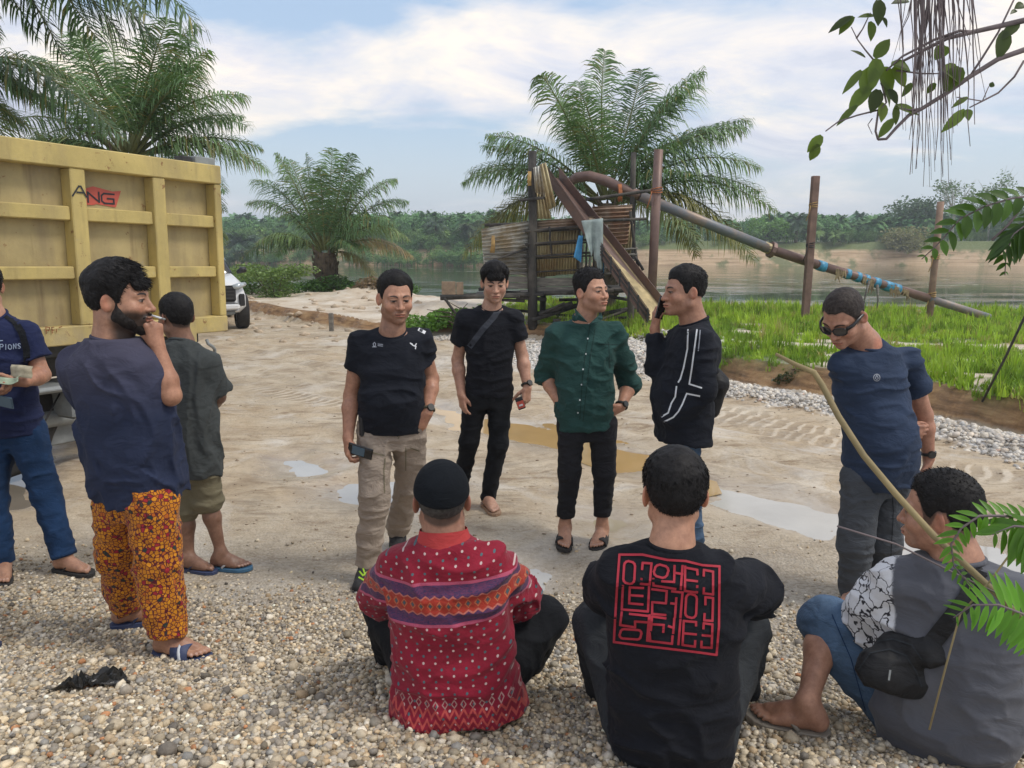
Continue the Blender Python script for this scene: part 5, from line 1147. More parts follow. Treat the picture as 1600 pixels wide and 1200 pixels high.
# fern-like compound leaves at the right
def pinnate(root, pts, Y, n, l, w, col, name='leaflet', sag=.25, tip=True):
    P3 = [P(x, y, Y + dz) for x, y, dz in pts]; P3 = np.array(P3); mb = MB(); mb.tube(P3, np.linspace(.0028, .0012, len(P3)), 5); mb.build('leaf_stalk', m_twig, root, True)
    seg = np.linalg.norm(np.diff(P3, axis=0), axis=1); cs = np.concatenate([[0], np.cumsum(seg)]); L_ = cs[-1]
    for k in range(n):
        u = (k + .6) / n; p = np.array([np.interp(u * L_, cs, P3[:, i]) for i in range(3)]); q = np.array([np.interp(min(L_, u * L_ + .01), cs, P3[:, i]) for i in range(3)]); tg = nrm(q - p + 1e-9)
        pr = (math.sin(math.pi * (.18 + .80 * u))) ** .6
        for s_ in (-1, 1):
            sd = nrm(np.cross(tg, (0, -.9, .45))) * s_; d = nrm(sd + tg * .45 + (0, 0, -sag)); c = np.array(col) * random.uniform(.75, 1.3)
            add_leaf(root, name, p, d, nrm(np.array([random.uniform(-.3, .3), -.7, .75])), l * pr * random.uniform(.9, 1.1), w * pr, curl=random.uniform(.05, .35), col=tuple(c), seg=4)
FY = 1.9
fern = empty('sapling', tuple(P(1640, 480, FY)), label='sapling with feathery leaves reaching in at the right edge, upper part', cat='plant')
pinnate(fern, [(1620, 305, 0), (1580, 310, 0), (1540, 322, 0), (1500, 342, 0), (1480, 365, 0), (1462, 385, 0), (1440, 405, 0)], FY, 12, .056, .0165, (.085, .17, .035))
pinnate(fern, [(1625, 330, .02), (1600, 350, .02), (1580, 375, .01), (1572, 395, 0), (1570, 430, 0)], FY, 9, .045, .0105, (.08, .17, .03)); pinnate(fern, [(1640, 335, -.03), (1605, 350, -.03), (1585, 365, -.03), (1565, 395, -.03)], FY, 9, .085, .013, (.06, .12, .03), sag=1.2)
mb = MB(); mb.tube([P(1640, 300, FY), P(1605, 310, FY), P(1588, 335, FY), P(1575, 352, FY), P(1550, 375, FY)], .003, 5); mb.build('twig', m_twig, fern, True)
FY2 = 1.15
fern2 = empty('sapling', tuple(P(1680, 1100, FY2)), label='bright green feathery leaves in front of the grey shirt at lower right', cat='plant')
pinnate(fern2, [(1640, 812, 0), (1600, 808, 0), (1560, 806, 0), (1530, 806, 0), (1502, 825, 0), (1486, 850, 0), (1490, 885, 0), (1520, 918, 0)], FY2, 20, .030, .0058, (.11, .26, .03))
pinnate(fern2, [(1660, 850, -.05), (1620, 825, -.05), (1585, 822, -.04), (1550, 835, -.03)], FY2, 9, .070, .011, (.10, .22, .03), sag=.9)
pinnate(fern2, [(1680, 1010, 0), (1640, 985, 0), (1600, 960, 0), (1560, 945, 0), (1520, 945, 0), (1490, 965, 0)], FY2, 17, .060, .0078, (.13, .32, .035))
# long bent stick and thin stems crossing the view
st = MB(); st.tube([P(1212, 553, 1.62), P(1240, 568, 1.6), (P(1272, 582, 1.58)), P(1285, 602, 1.57), P(1310, 650, 1.52), P(1350, 712, 1.46), P(1400, 772, 1.40), P(1460, 838, 1.33), P(1520, 893, 1.27), P(1565, 935, 1.22), P(1680, 1060, 1.1)], [.0035, .0048, .0062, .0066, .0064, .0064, .0063, .0062, .006, .006, .006], 9)
for k in range(7):
    u = random.random()
tag(st.build('bent_stick', m_cane, None, True), 'long bent tan stick slanting across the right of the view', 'stick')
mb = MB(); mb.tube([P(1308, 822, 1.3), P(1400, 850, 1.28), P(1500, 900, 1.22), P(1640, 965, 1.15)], .0017, 5); tag(mb.build('dry_twig', m_twig, None, True), 'thin dry twig crossing in front of the grey trousers', 'twig')
mb = MB(); mb.tube([P(1640, 790, 1.2), P(1590, 850, 1.2), P(1545, 910, 1.2), P(1500, 960, 1.15), P(1478, 1040, 1.15), P(1452, 1140, 1.15)], .0017, 5); tag(mb.build('grass_stalk', m_cane, None, True), 'thin curved grass stalk hanging in front of the grey shirt', 'stalk')
# ================================================================== PEOPLE: signed distance bodies meshed by surface nets
def smin(a, b, k):
    if k <= 0: return np.minimum(a, b)
    h = np.clip(.5 + .5 * (b - a) / k, 0, 1); return b * (1 - h) + a * h - k * h * (1 - h)
def smax(a, b, k): return -smin(-a, -b, k)
def cone(p, a, b, ra, rb, sq=None, sk=1.0):
    a = np.asarray(a, np.float32); b = np.asarray(b, np.float32); d = b - a; q = p - a
    if sq is not None:                       # squash along an axis: thinner by factor sk
        s = np.asarray(sq, np.float32); q = q + np.outer(q @ s, s * (1 / sk - 1)); d = d + s * (d @ s) * (1 / sk - 1)
    t = np.clip((q @ d) / max(d @ d, 1e-9), 0, 1); return (np.linalg.norm(q - t[:, None] * d, axis=1) - (ra + (rb - ra) * t)) * (sk if sq is not None and sk < 1 else 1)
def ellip(p, c, M, r):
    """M: rows are local axes"""
    q = (p - np.asarray(c, np.float32)) @ np.asarray(M, np.float32).T / np.asarray(r, np.float32); k = np.linalg.norm(q, axis=1) + 1e-6
    k1 = np.linalg.norm(q / np.asarray(r, np.float32), axis=1) + 1e-6; return k * (k - 1) / k1
def loft(p, A, B, side, secs, n=2.4, off=None):
    """secs rows: t, halfwidth, halfdepth, forward offset, side offset; axis A(t=0) -> B(t=1)"""
    A = np.asarray(A, np.float32); B = np.asarray(B, np.float32); ax = B - A; L = np.linalg.norm(ax); up = ax / L
    side = side - up * (side @ up); side = side / np.linalg.norm(side); fr = np.cross(up, side).astype(np.float32)
    S = np.array(secs, np.float32); tt = np.linspace(S[0, 0], S[-1, 0], 120)
    def cub(col):
        y = np.interp(tt, S[:, 0], S[:, col]); k = np.hanning(23); k /= k.sum(); yp = np.pad(y, 11, 'edge'); return np.convolve(yp, k, 'valid')
    q = p - A; t = (q @ up) / L; w = np.interp(t, tt, cub(1)); d = np.interp(t, tt, cub(2)); fo = np.interp(t, tt, cub(3)); so = np.interp(t, tt, cub(4)) if S.shape[1] > 4 else 0
    x = q @ side - so; y = q @ fr - fo; k = (np.abs(x / w) ** n + np.abs(y / d) ** n) ** (1 / n) + 1e-6; r = np.sqrt(x * x + y * y)
    dist = r * (1 - 1 / k); dist = np.where(r < .02, -np.minimum(w, d) + r, dist)
    c1 = (t - S[-1, 0]) * L; c0 = (S[0, 0] - t) * L; return np.maximum(smax(dist, c1, .03), c0)
def surface_nets(f, lo, hi, h):
    lo = np.array(lo, np.float32); n = np.ceil((np.array(hi) - lo) / h / 4).astype(int) * 4 + 4; nb = n // 4
    c = np.stack(np.meshgrid(*[np.arange(m) for m in nb], indexing='ij'), -1).reshape(-1, 3); cc = lo + (c * 4 + 1.5) * h
    fc = f(cc.astype(np.float32)); near = np.abs(fc) < 4 * h * 1.35 + .012
    vals = np.where(fc < 0, -1.0, 1.0).astype(np.float32).reshape(nb); vals = vals.repeat(4, 0).repeat(4, 1).repeat(4, 2)
    blk = c[near]; o = np.stack(np.meshgrid(*[np.arange(4)] * 3, indexing='ij'), -1).reshape(-1, 3)
    idx = (blk[:, None] * 4 + o[None]).reshape(-1, 3); v = np.empty(len(idx), np.float32)
    for s in range(0, len(idx), 200000): v[s:s + 200000] = f((lo + idx[s:s + 200000] * h).astype(np.float32))
    vals[idx[:, 0], idx[:, 1], idx[:, 2]] = v
    vals[0] = vals[-1] = 1; vals[:, 0] = vals[:, -1] = 1; vals[:, :, 0] = vals[:, :, -1] = 1
    s = vals < 0; m = n - 1
    cnt = np.zeros(m, np.uint8)
    for a in (0, 1):
        for b in (0, 1):
            for d in (0, 1): cnt += s[a:a + m[0], b:b + m[1], d:d + m[2]]
    act = (cnt > 0) & (cnt < 8); ai = np.argwhere(act); vid = np.full(m, -1, np.int64); vid[act] = np.arange(len(ai))
    acc = np.zeros((len(ai), 3)); num = np.zeros(len(ai)); cor = [(a, b, d) for a in (0, 1) for b in (0, 1) for d in (0, 1)]
    V = {k: vals[ai[:, 0] + k[0], ai[:, 1] + k[1], ai[:, 2] + k[2]] for k in cor}
    for k in cor:
        for ax in range(3):
            if k[ax]: continue
            k2 = list(k); k2[ax] = 1; k2 = tuple(k2); a, b = V[k], V[k2]; e = (a < 0) != (b < 0); t = np.where(e, a / np.where(e, a - b, 1), 0)
            pos = np.zeros((len(ai), 3)) + np.array(k); pos[:, ax] = t; acc[e] += pos[e]; num[e] += 1
    P_ = lo + (ai + acc / num[:, None]) * h; Q = []
    for ax in range(3):
        o1, o2 = [(1, 2), (2, 0), (0, 1)][ax]; sl = [slice(None)] * 3; sl2 = [slice(None)] * 3; sl[ax] = slice(0, -1); sl2[ax] = slice(1, None)
        e = np.argwhere(s[tuple(sl)] != s[tuple(sl2)]); e = e[(e[:, o1] > 0) & (e[:, o2] > 0) & (e[:, o1] < m[o1]) & (e[:, o2] < m[o2])]; ins = s[e[:, 0], e[:, 1], e[:, 2]]
        def cell(d1, d2): q = e.copy(); q[:, o1] -= d1; q[:, o2] -= d2; return vid[q[:, 0], q[:, 1], q[:, 2]]
        q = np.stack([cell(1, 1), cell(0, 1), cell(0, 0), cell(1, 0)], 1); q[~ins] = q[~ins][:, ::-1]; Q.append(q)
    Q = np.concatenate(Q); Q = Q[(Q >= 0).all(1)]; return P_.astype(np.float32), Q.astype(np.int32)
def bounds(pts, pad): pts = np.array(pts, float); return pts.min(0) - pad, pts.max(0) + pad
def folds(p, sc, amp, seed=0.0, warp=.35):
    q = p * np.array(sc, np.float32); w = vnoise(p * 5 + seed); q = q + (w[:, None] - .5) * warp * 4
    n = vnoise(q + seed * 3.1); r = 1 - np.abs(2 * n - 1); n2 = vnoise(q * 2.1 + 5.5 + seed); return amp * .55 - 1.45 * amp * (r ** 2.5) - amp * .5 * (1 - np.abs(2 * n2 - 1)) ** 3

# ---- materials
def skin_mat():
    t = NT('skin'); c = t.attr('Col', 'Color'); n = t.noise(t.pos(), 18, 4); n2 = t.noise(t.pos(), 260, 2)
    cc = t.mix(1.0, c, t.ramp(n, [(.3, (.80, .75, .74)), (.7, (1.12, 1.10, 1.08))]), 'MULTIPLY'); t.bump(n2, .12, .002)
    n3 = t.noise(t.pos(), 55, 4, .7); cc = t.mix(1.0, cc, t.ramp(n3, [(.35, (.84, .80, .78)), (.62, (1.06, 1.05, 1.04))]), 'MULTIPLY'); t.fin(cc, t.ramp(n, [(.3, .36), (.7, .62)]), spec=.4, sss=.06); t.b.inputs['Subsurface Radius'].default_value = (.8, .3, .15); t.b.inputs['Subsurface Scale'].default_value = .012; return t.m
m_skin = skin_mat()
def hair_mat(name='black_hair', c=(.012, .011, .011)):
    t = NT(name); n = t.noise(t.pos(), 90, 3); t.bump(n, .6, .004); return t.fin(t.ramp(n, [(.3, tuple(k * .6 for k in c)), (.7, tuple(k * 1.5 for k in c))]), .6, spec=.18)
m_hair = hair_mat(); m_hair_grey = hair_mat('greying_hair', (.05, .048, .045)); m_beard = hair_mat('beard_hair', (.016, .013, .012))
def fabric(name, col, var=.14, rough=.9, sheen=.02, weave=420, top_mix=None, rib=0, fold=.35):
    t = NT(name); p = t.pos(); n = t.noise(p, 5, 4, .6); n2 = t.noise(p, weave, 2); nf = t.noise(t.map(p, (1, 1, 1.8)), 11, 4, .55, .8)
    c = t.ramp(n, [(.28, tuple(k * (1 - var) for k in col)), (.72, tuple(min(1, k * (1 + var)) for k in col))])
    if top_mix: c = t.mix(t.ramp(t.sepxyz(p)[2], [(top_mix[0] / 2.0, 0), (top_mix[1] / 2.0, .75)]) if False else t.math('MULTIPLY', t.math('DIVIDE', t.math('SUBTRACT', t.sepxyz(p)[2], top_mix[0]), top_mix[1] - top_mix[0], clamp=True), .6), c, top_mix[2])
    b1 = t.n('ShaderNodeBump'); b1.inputs['Strength'].default_value = fold; b1.inputs['Distance'].default_value = .035; t.l(nf, b1.inputs['Height'])
    t.bump(n2, .12, .002, b1.outputs[0]); t.fin(c, rough, spec=.2, sheen=sheen); return t.m

# ---- head
HEAD_R = np.array([.0765, .097, .094])
def head_prims(W, Fd, Rt, Up, C, s, jaw=1.0, fat=0.0):
    """returns sdf of head+neck in world; local axes Rt,Fd,Up scaled by s"""
    M = np.stack([Rt, Fd, Up]).astype(np.float32)
    def f(p):
        q = ((p - C.astype(np.float32)) @ M.T) / s; I = np.eye(3)
        d = ellip(q, (0, -.012, .033), I, HEAD_R); d = smin(d, ellip(q, (0, .030, -.030), I, (.062 + fat, .064, .086)), .03)
        qa = q.copy(); qa[:, 0] = np.abs(q[:, 0])
        d = smin(d, cone(qa, (.0, .068, -.094), (.050 * jaw + fat, .0, -.058), .022, .022), .022); d = smin(d, ellip(q, (0, .078, -.094), I, (.023, .019, .018)), .012)
        d = smin(d, ellip(qa, (.044 + fat * .6, .058, -.028), I, (.024, .026, .026)), .018)                       # cheeks
        d = smin(d, cone(qa, (.010, .085, .024), (.046, .070, .022), .010, .010), .014)                             # brow ridge
        d = -smin(-d, ellip(qa, (.032, .101, .001), I, (.019, .018, .014)), .010)                                    # socket
        d = smin(d, ellip(qa, (.0315, .0755, .003), I, (.0155, .0145, .0125)), .003)                                  # eyeball
        d = smin(d, cone(qa, (.019, .090, .0095), (.046, .077, .0085), .0032, .003), .0035); d = smin(d, cone(qa, (.020, .088, -.006), (.044, .077, -.0055), .0028, .0025), .004)
        d = smin(d, cone(q, (0, .084, .018), (0, .109, -.030), .0075, .0110), .011); d = smin(d, ellip(qa, (.0135, .097, -.034), I, (.0095, .0105, .0085)), .006); d = smin(d, ellip(q, (0, .110, -.033), I, (.011, .0105, .0095)), .006)
        d = -smin(-d, ellip(qa, (.0075, .105, -.0425), I, (.0038, .0055, .004)), .003)
        d = smin(d, ellip(q, (0, .084, -.066), I, (.030, .018, .020)), .012)
        d = smin(d, ellip(qa, (.008, .0985, -.0595), I, (.017, .0085, .0055)), .005); d = smin(d, ellip(q, (0, .0975, -.0705), I, (.020, .0095, .0065)), .005)
        d = -smin(-d, cone(qa, (.0, .1075, -.0648), (.025, .0955, -.0655), .0018, .0016), .003); d = -smin(-d, ellip(q, (0, .101, -.083), I, (.018, .007, .005)), .006)
        e = ellip(qa, (.0815, -.014, -.003), np.array([[.88, .47, 0], [-.47, .88, 0], [0, 0, 1]]), (.0075, .0205, .0315)); e = -smin(-e, ellip(qa, (.0885, -.008, .001), np.array([[.88, .47, 0], [-.47, .88, 0], [0, 0, 1]]), (.006, .0115, .018)), .004)
        d = smin(d, e, .006)
        return d * s
    return f
def head_paint(q, base, o):
    c = np.repeat(np.array([base], np.float32), len(q), 0); x, y, z = q[:, 0], q[:, 1], q[:, 2]; ax = np.abs(x); front = sstep(.035, .06, y)
    def blend(m, col):
        nonlocal c
        m = np.clip(m, 0, 1)[:, None]; c = c * (1 - m) + np.array(col, np.float32) * m
    b = np.array(base)
    blend(.35 * np.exp(-((ax - .045) / .02) ** 2 - ((z + .028) / .02) ** 2) * front, b * (1.15, .85, .8)); blend(.35 * np.exp(-(x / .016) ** 2 - ((z + .032) / .014) ** 2) * front, b * (1.12, .85, .8))
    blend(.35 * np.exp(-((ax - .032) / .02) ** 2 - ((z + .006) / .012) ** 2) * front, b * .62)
    ear = sstep(.078, .086, ax) * (y < .02); blend(.5 * ear, b * (1.15, .78, .72))
    st = o.get('stubble', 0)
    if st:
        blend(.30 * st * sstep(-.02, -.06, z) * sstep(-.03, .01, y), b * .5)
        cheek = sstep(-.030, -.052, z + .25 * np.maximum(0, .05 - y) * 0 - .30 * (ax - .045) * (ax > .045)) * sstep(-.03, .01, y); m = cheek * st; mo = np.exp(-((z + .051) / .007) ** 2) * sstep(.030, .022, ax) * front; m = np.maximum(m, mo * min(1, st * 1.15))
        lipm = (np.abs(z + .065) < .0095) & (ax < .024) & (y > .07); m = np.where(lipm, 0, m); blend(m, (.045, .032, .026))
    li = sstep(.0095, .0065, np.abs(z + .0655) + .12 * ax) * sstep(.028, .023, ax) * (y > .07); blend(li * .75, b * (.92, .52, .50)); blend(sstep(.0030, .0012, np.abs(z + .0648)) * sstep(.027, .022, ax) * (y > .07), b * .25)
    nos = np.exp(-((ax - .0075) / .004) ** 2 - ((z + .0425) / .003) ** 2) * (y > .08); blend(nos * .9, b * .2)
    ex = (ax - .0320) / .0140; ez = (z - .0018 + .05 * (ax - .032)) / (.0052 * o.get('eye', 1.0)); em = sstep(1.25, .8, ex ** 2 + ez ** 2) * (y > .055)
    blend(em, (.20, .16, .14)); g = o.get('gaze', 0.0); ir = sstep(.0085, .0060, np.hypot(x - np.sign(x) * .0320 - g * .005, z - .0022)) * em; blend(ir, (.018, .012, .010))
    ul = sstep(.0026, .0010, np.abs(z - .0068 * 1.0 * o.get('eye', 1.0) + 9 * (ax - .032) ** 2 - .0004)) * sstep(.0175, .0145, np.abs(ax - .032)) * (y > .055); blend(ul * .9, (.03, .02, .017)); 
    bz = .0225 + .0045 * np.sin(np.clip((ax - .012) / .042, 0, 1) * 3.0) - .0025 * np.clip((.02 - ax) / .01, 0, 1); bw = .0058 * np.clip(1.25 - (ax - .014) / .05, .35, 1)
    br = sstep(bw, bw * .45, np.abs(z - bz)) * sstep(.0105, .0145, ax) * sstep(.056, .049, ax) * (y > .04); blend(br * o.get('brow', 1.0), (.014, .010, .009))
    if o.get('scalp'):     # closely cropped sides
        zm = hairline(q, o.get('hl', 0.0)); m = sstep(-.004, .010, z - zm) * sstep(.03, .0, 0 * z); blend(m * .8, (.035, .028, .025))
    return c
def hairline(q, raise_=0.0):
    x, y, z = q[:, 0], q[:, 1], q[:, 2]; ax = np.abs(x); raise_ = raise_ + .010 + .014 * np.exp(-((ax - .042) / .018) ** 2); return np.interp(y, [-.12, -.085, -.05, -.030, -.010, .010, .024, .040, .055, .075, .11], [-.062, -.060, -.045, .020, .022, -.022, -.020, .030, .046, .058, .060]) + raise_ * (y > .03)
def make_hair(C, M, s, o, parent, rs):
    top = o.get('top', .022); sid = o.get('side', .007); raise_ = o.get('hl', 0.0); fr = o.get('fringe', 0); C = C.astype(np.float32); M = M.astype(np.float32)
    def f(p):
        q = ((p - C) @ M.T) / s; z = q[:, 2]; y = q[:, 1]; zm = hairline(q, raise_); tt = sstep(.02, .10, z); th = sid + (top - sid) * tt
        if fr: th = th + fr * np.exp(-((y - .075) / .035) ** 2 - ((z - .075) / .03) ** 2)
        th = th * (.15 + .85 * sstep(-.008, .055, z - zm)); nz = (fbm(p * 60 + rs, 2) - .5) * (.004 + top * .10) + (fbm(p * 14 + rs, 2) - .5) * top * .45
        d = ellip(q, (0, -.012, .033), np.eye(3), HEAD_R + .001); d = d - th - nz
        e = (zm - z) * .8; e = e + (fbm(p * 60 + 3, 2) - .5) * .010; d = smax(d, e, .006)
        if fr: 
            g = ellip(q, (0, .074, .062 - fr * .25), np.eye(3), (.060, .026, .020 + fr * .5)); g = g + (fbm(p * np.array([70, 70, 20], np.float32) + 5, 2) - .5) * .014; d = smin(d, g, .012)
        # keep hair off the ears
        ear = ellip(np.abs(q) * np.array([1, 0, 0], np.float32) + q * np.array([0, 1, 1], np.float32), (.088, -.008, -.008), np.eye(3), (.020, .026, .030)); d = smax(d, -ear, .004); return d * s
    V, F = surface_nets(f, C - .17 * s, C + .19 * s, .0038 * s)
    # strands break up the outline
    n_ = o.get('strands', 2600); r = np.random.default_rng(rs)
    me0 = mesh_np('tmp', V, F); N = np.zeros(len(V) * 3, np.float32); me0.vertices.foreach_get('normal', N); N = N.reshape(-1, 3); bpy.data.meshes.remove(me0)
    k = r.integers(0, len(V), n_); b = V[k]; nn = N[k]; q = ((b - C) @ M.T) / s; ok = (q[:, 2] > -.05); b, nn, q = b[ok], nn[ok], q[ok]; m = len(b)
    fl = M[1] * o.get('flow_f', .35) + M[2] * o.get('flow_u', -.25) + M[0] * o.get('flow_r', .0); L = (o.get('slen', .014) * (.35 + .65 * sstep(.02, .09, q[:, 2])))[:, None] * s * r.uniform(.5, 1.2, (m, 1))
    d = nn * o.get('stand', .14) + fl * 1.5 + r.normal(0, .11, (m, 3)); d /= np.linalg.norm(d, axis=1)[:, None]; w = np.cross(d, r.normal(size=(m, 3))); w /= np.linalg.norm(w, axis=1)[:, None]; w *= .0009 * s
    tip = b + d * L + nn * -.0 ; mid = b + d * L * .55 + nn * .0015; SV = np.stack([b - w, b + w, mid + w * .8, mid - w * .8, tip], 1).reshape(-1, 3); base = len(V) + np.arange(m)[:, None] * 5
    Fq = [tuple(x) for x in F.tolist()] + [tuple(x) for x in (base + [0, 1, 2, 3]).tolist()] + [tuple(x) for x in (base + [3, 2, 4]).tolist()]
    return link('hair', mesh_np('hair', np.concatenate([V, SV]), Fq, o.get('hmat', m_hair)), parent)

# ---- hands, arms, feet
def hand_sdf(W, d, n, right, curl, thumb=(.5, .5), s=1.0, spread=1.0):
    """curl: 4 tuples (index..little) of three bend angles or one angle; returns list of cones"""
    d = nrm(d); n = nrm(n - d * np.dot(n, d)); l = np.cross(d, n) * (1 if right else -1); out = []
    K = []
    for i, off in enumerate((.031, .010, -.011, -.030)):
        k = W + d * (.088, .092, .087, .078)[i] * s + l * off * s; K.append(k); out.append((W + d * .018 * s + l * off * .55 * s, k, .0155 * s, .0118 * s, .012))
    out.append((W + d * .02 * s, W + d * .07 * s - l * .006 * s, .019 * s, .017 * s, .014))
    for i, L in enumerate((.070, .078, .073, .058)):
        c = curl[i] if isinstance(curl, (list, tuple)) and isinstance(curl[0], (list, tuple)) else (curl if isinstance(curl, (list, tuple)) else (curl, curl * 1.1, curl * .7))
        a = 0; p = K[i]; r = (.0098, .0100, .0096, .0086)[i] * s; side = l * (1.5 - i) * .06 * spread
        for j, fr in enumerate((.46, .30, .24)):
            a += c[j]; dd = nrm(d * math.cos(a) + n * math.sin(a) + side * max(0, math.cos(a))); q = p + dd * L * fr * s; out.append((p, q, r * (1 - .10 * j), r * (1 - .10 * (j + 1)), .004 if j else .008)); p = q
    t0 = W + d * .020 * s + l * .022 * s + n * .006 * s; td = nrm(l * (1 - thumb[0]) + d * (.55 + .3 * thumb[0]) + n * thumb[1]); t1 = t0 + td * .046 * s; td2 = nrm(td * .6 + d * .6 + n * thumb[1] * .7 - l * .25 * thumb[0]); t2 = t1 + td2 * .034 * s; t3 = t2 + nrm(td2 + d * .2) * .026 * s
    out += [(t0, t1, .0165 * s, .0125 * s, .012), (t1, t2, .0120 * s, .0108 * s, .004), (t2, t3, .0108 * s, .0088 * s, .003)]; return out
def cones_fn(cs, extra=None):
    lo = np.min([np.minimum(c[0], c[1]) for c in cs], 0); hi = np.max([np.maximum(c[0], c[1]) for c in cs], 0)
    def f(p):
        d = None
        for c in cs:
            e = cone(p, c[0], c[1], c[2], c[3], *(c[5:7] if len(c) > 5 else ())); d = e if d is None else smin(d, e, c[4])
        if extra is not None: d = extra(p, d)
        return d
    return f, lo, hi
def foot_frame(ank, toe_dir, gz):
    d = nrm(np.array([toe_dir[0], toe_dir[1], 0])); s_ = np.array([-d[1], d[0], 0]); return np.array([ank[0], ank[1], gz]), d, s_
def foot_cones(O, d, s_, right, ank, knee, lift=.02, rank=.034, sc=1.0):
    """O on the ground below the ankle; inner side is +s_ for a right foot looking along d"""
    k = 1 if right else -1; up = np.array([0, 0, 1.0])
    def q(x, y, z): return O + (d * x + s_ * y * k + up * z) * sc + up * lift
    c = [(q(-.040, 0, .030), q(-.030, 0, .045), .028 * sc, .028 * sc, .02), (q(-.03, 0, .035), q(.06, .004, .034), .030 * sc, .028 * sc, .03), (q(-.005, 0, .07), q(.115, .016, .024), .034 * sc, .020 * sc, .03),
         (q(.02, -.012, .03), q(.100, -.028, .016), .028 * sc, .016 * sc, .025), (q(.04, .010, .025), q(.125, .026, .018), .028 * sc, .018 * sc, .02), (ank, q(-.012, 0, .055), rank, .033 * sc, .03)]
    c += [(q(0, .022, .075), q(0, .022, .075), .017 * sc, .017 * sc, .015), (q(-.004, -.024, .068), q(-.004, -.024, .068), .016 * sc, .016 * sc, .015)]
    for i, (y, x0, L, r) in enumerate(((.029, .135, .040, .0125), (.011, .138, .034, .0090), (-.004, .132, .030, .0085), (-.018, .124, .026, .0082), (-.031, .113, .020, .0080))):
        c.append((q(x0 - .012, y, .016), q(x0 + L * .55, y, .017), r * sc, r * sc * .95, .006)); c.append((q(x0 + L * .55, y, .017), q(x0 + L, y - .001, .012), r * .95 * sc, r * sc * .8, .002))
    return c, q
def sandal(kind, q, mat, strap_mat, parent, deco=None):
    root = None; OUT = [(-.075, 0), (-.066, .026), (-.03, .036), (.03, .036), (.09, .045), (.14, .048), (.180, .036), (.192, .012), (.185, -.012), (.160, -.034), (.12, -.045), (.06, -.044), (-.02, -.036), (-.062, -.028)]
    OUT = [((x - .06) * 1.04 + .06, y * 1.10) for x, y in OUT]
    V = []; n = len(OUT)
    for z in (-.020, -.002): V += [q(x, y, z) for x, y in OUT]
    V += [q(x * .99, y * .94, .001) for x, y in OUT]
    F = [tuple(range(n - 1, -1, -1)), tuple(range(2 * n, 3 * n))] + [(r * n + i, r * n + (i + 1) % n, (r + 1) * n + (i + 1) % n, (r + 1) * n + i) for r in (0, 1) for i in range(n)]
    root = link('sandal', mesh_np('sandal', V, F, mat, False), parent)
    def band(x0, x1, h, w=.050, thick=.0045, name='strap', nseg=12, m_=None):
        V = []; F = []
        for k in range(nseg + 1):
            a = math.pi * k / nseg
            for j, (xx, hh) in enumerate(((x0, h), (x1, h * .78))):
                for tt in (0, thick): y = (w + tt) * math.cos(a); z = (hh + tt) * math.sin(a) ** .75; V.append(q(xx - .012 * math.sin(a), y, z - .004))
        for k in range(nseg):
            b = k * 4; e = b + 4; F += [(b, b + 2, e + 2, e), (b + 1, e + 1, e + 3, b + 3), (b, e, e + 1, b + 1), (b + 2, b + 3, e + 3, e + 2)]
        return link(name, mesh_np(name, V, F, m_ or strap_mat), root)
    if kind == 'slide': 
        b = band(.045, .125, .062)
        if deco: band(.082, .096, .0595, .0512, .006, 'stripe', m_=deco)
    elif kind == 'cross': band(.055, .088, .060); band(.092, .125, .050, .052)
    else:
        for sg in (-1, 1):
            mb = MB(); mb.tube([q(.128, .014, -.002), q(.122, .014, .020 if sg > 0 else .021), q(.095, .014 + sg * .014, .043), q(.055, sg * .034, .040), q(.02, sg * .043, .004)], [.004, .0065, .008, .009, .007], 8, flat=.5, up=(0, 0, 1)); mb.build('strap', strap_mat, root, True)
    return root
def project(target, segs, w, name, mat, parent, off=.003, step=7.0, pts_fill=None, taper=False):
    """lay flat strips (given by photo pixels) onto the surface they cover"""
    tgts = target if isinstance(target, list) else [target]; bv = []
    for o in tgts: 
        me = o.data; bv.append(BVHTree.FromPolygons([v.co[:] for v in me.vertices], [p.vertices[:] for p in me.polygons]))
    org = Vector((0, 0, CAM_Z))
    def hit(p):
        d = Vector(ray(p[0], p[1])).normalized(); best = None
        for b in bv:
            h = b.ray_cast(org, d)
            if h[0] is not None and (best is None or h[3] < best[1]): best = (h[0], h[3], h[1])
        return None if best is None else np.array(best[0] - d * off)
    V = []; F = []
    def quad(P4):
        H = [hit(p) for p in P4]
        if all(h is not None for h in H):
            if max(np.linalg.norm(H[i] - H[(i + 1) % len(H)]) for i in range(len(H))) > .12: return
            b = len(V); V.extend(H); F.append(tuple(range(b, b + len(H))))
    for pl in segs:
        pl = [np.array(p, float) for p in pl]
        for a, b in zip(pl[:-1], pl[1:]):
            L = np.linalg.norm(b - a); d = (b - a) / (L + 1e-9); qn = np.array([-d[1], d[0]]) * w / 2; a2 = a - d * w * .35; b2 = b + d * w * .35; n = max(1, int(L / step))
            nw = max(1, int(w / step))
            for k in range(n):
                for j in range(nw):
                    c0, c1 = a2 + (b2 - a2) * k / n, a2 + (b2 - a2) * (k + 1) / n; f0, f1 = -1 + 2 * j / nw, -1 + 2 * (j + 1) / nw
                    quad([c0 + qn * f0, c0 + qn * f1, c1 + qn * f1, c1 + qn * f0])
    for poly in (pts_fill or []): quad([np.array(p, float) for p in poly])
    if not V: return None
    o = link(name, mesh_np(name, V, F, mat, False), parent); return o

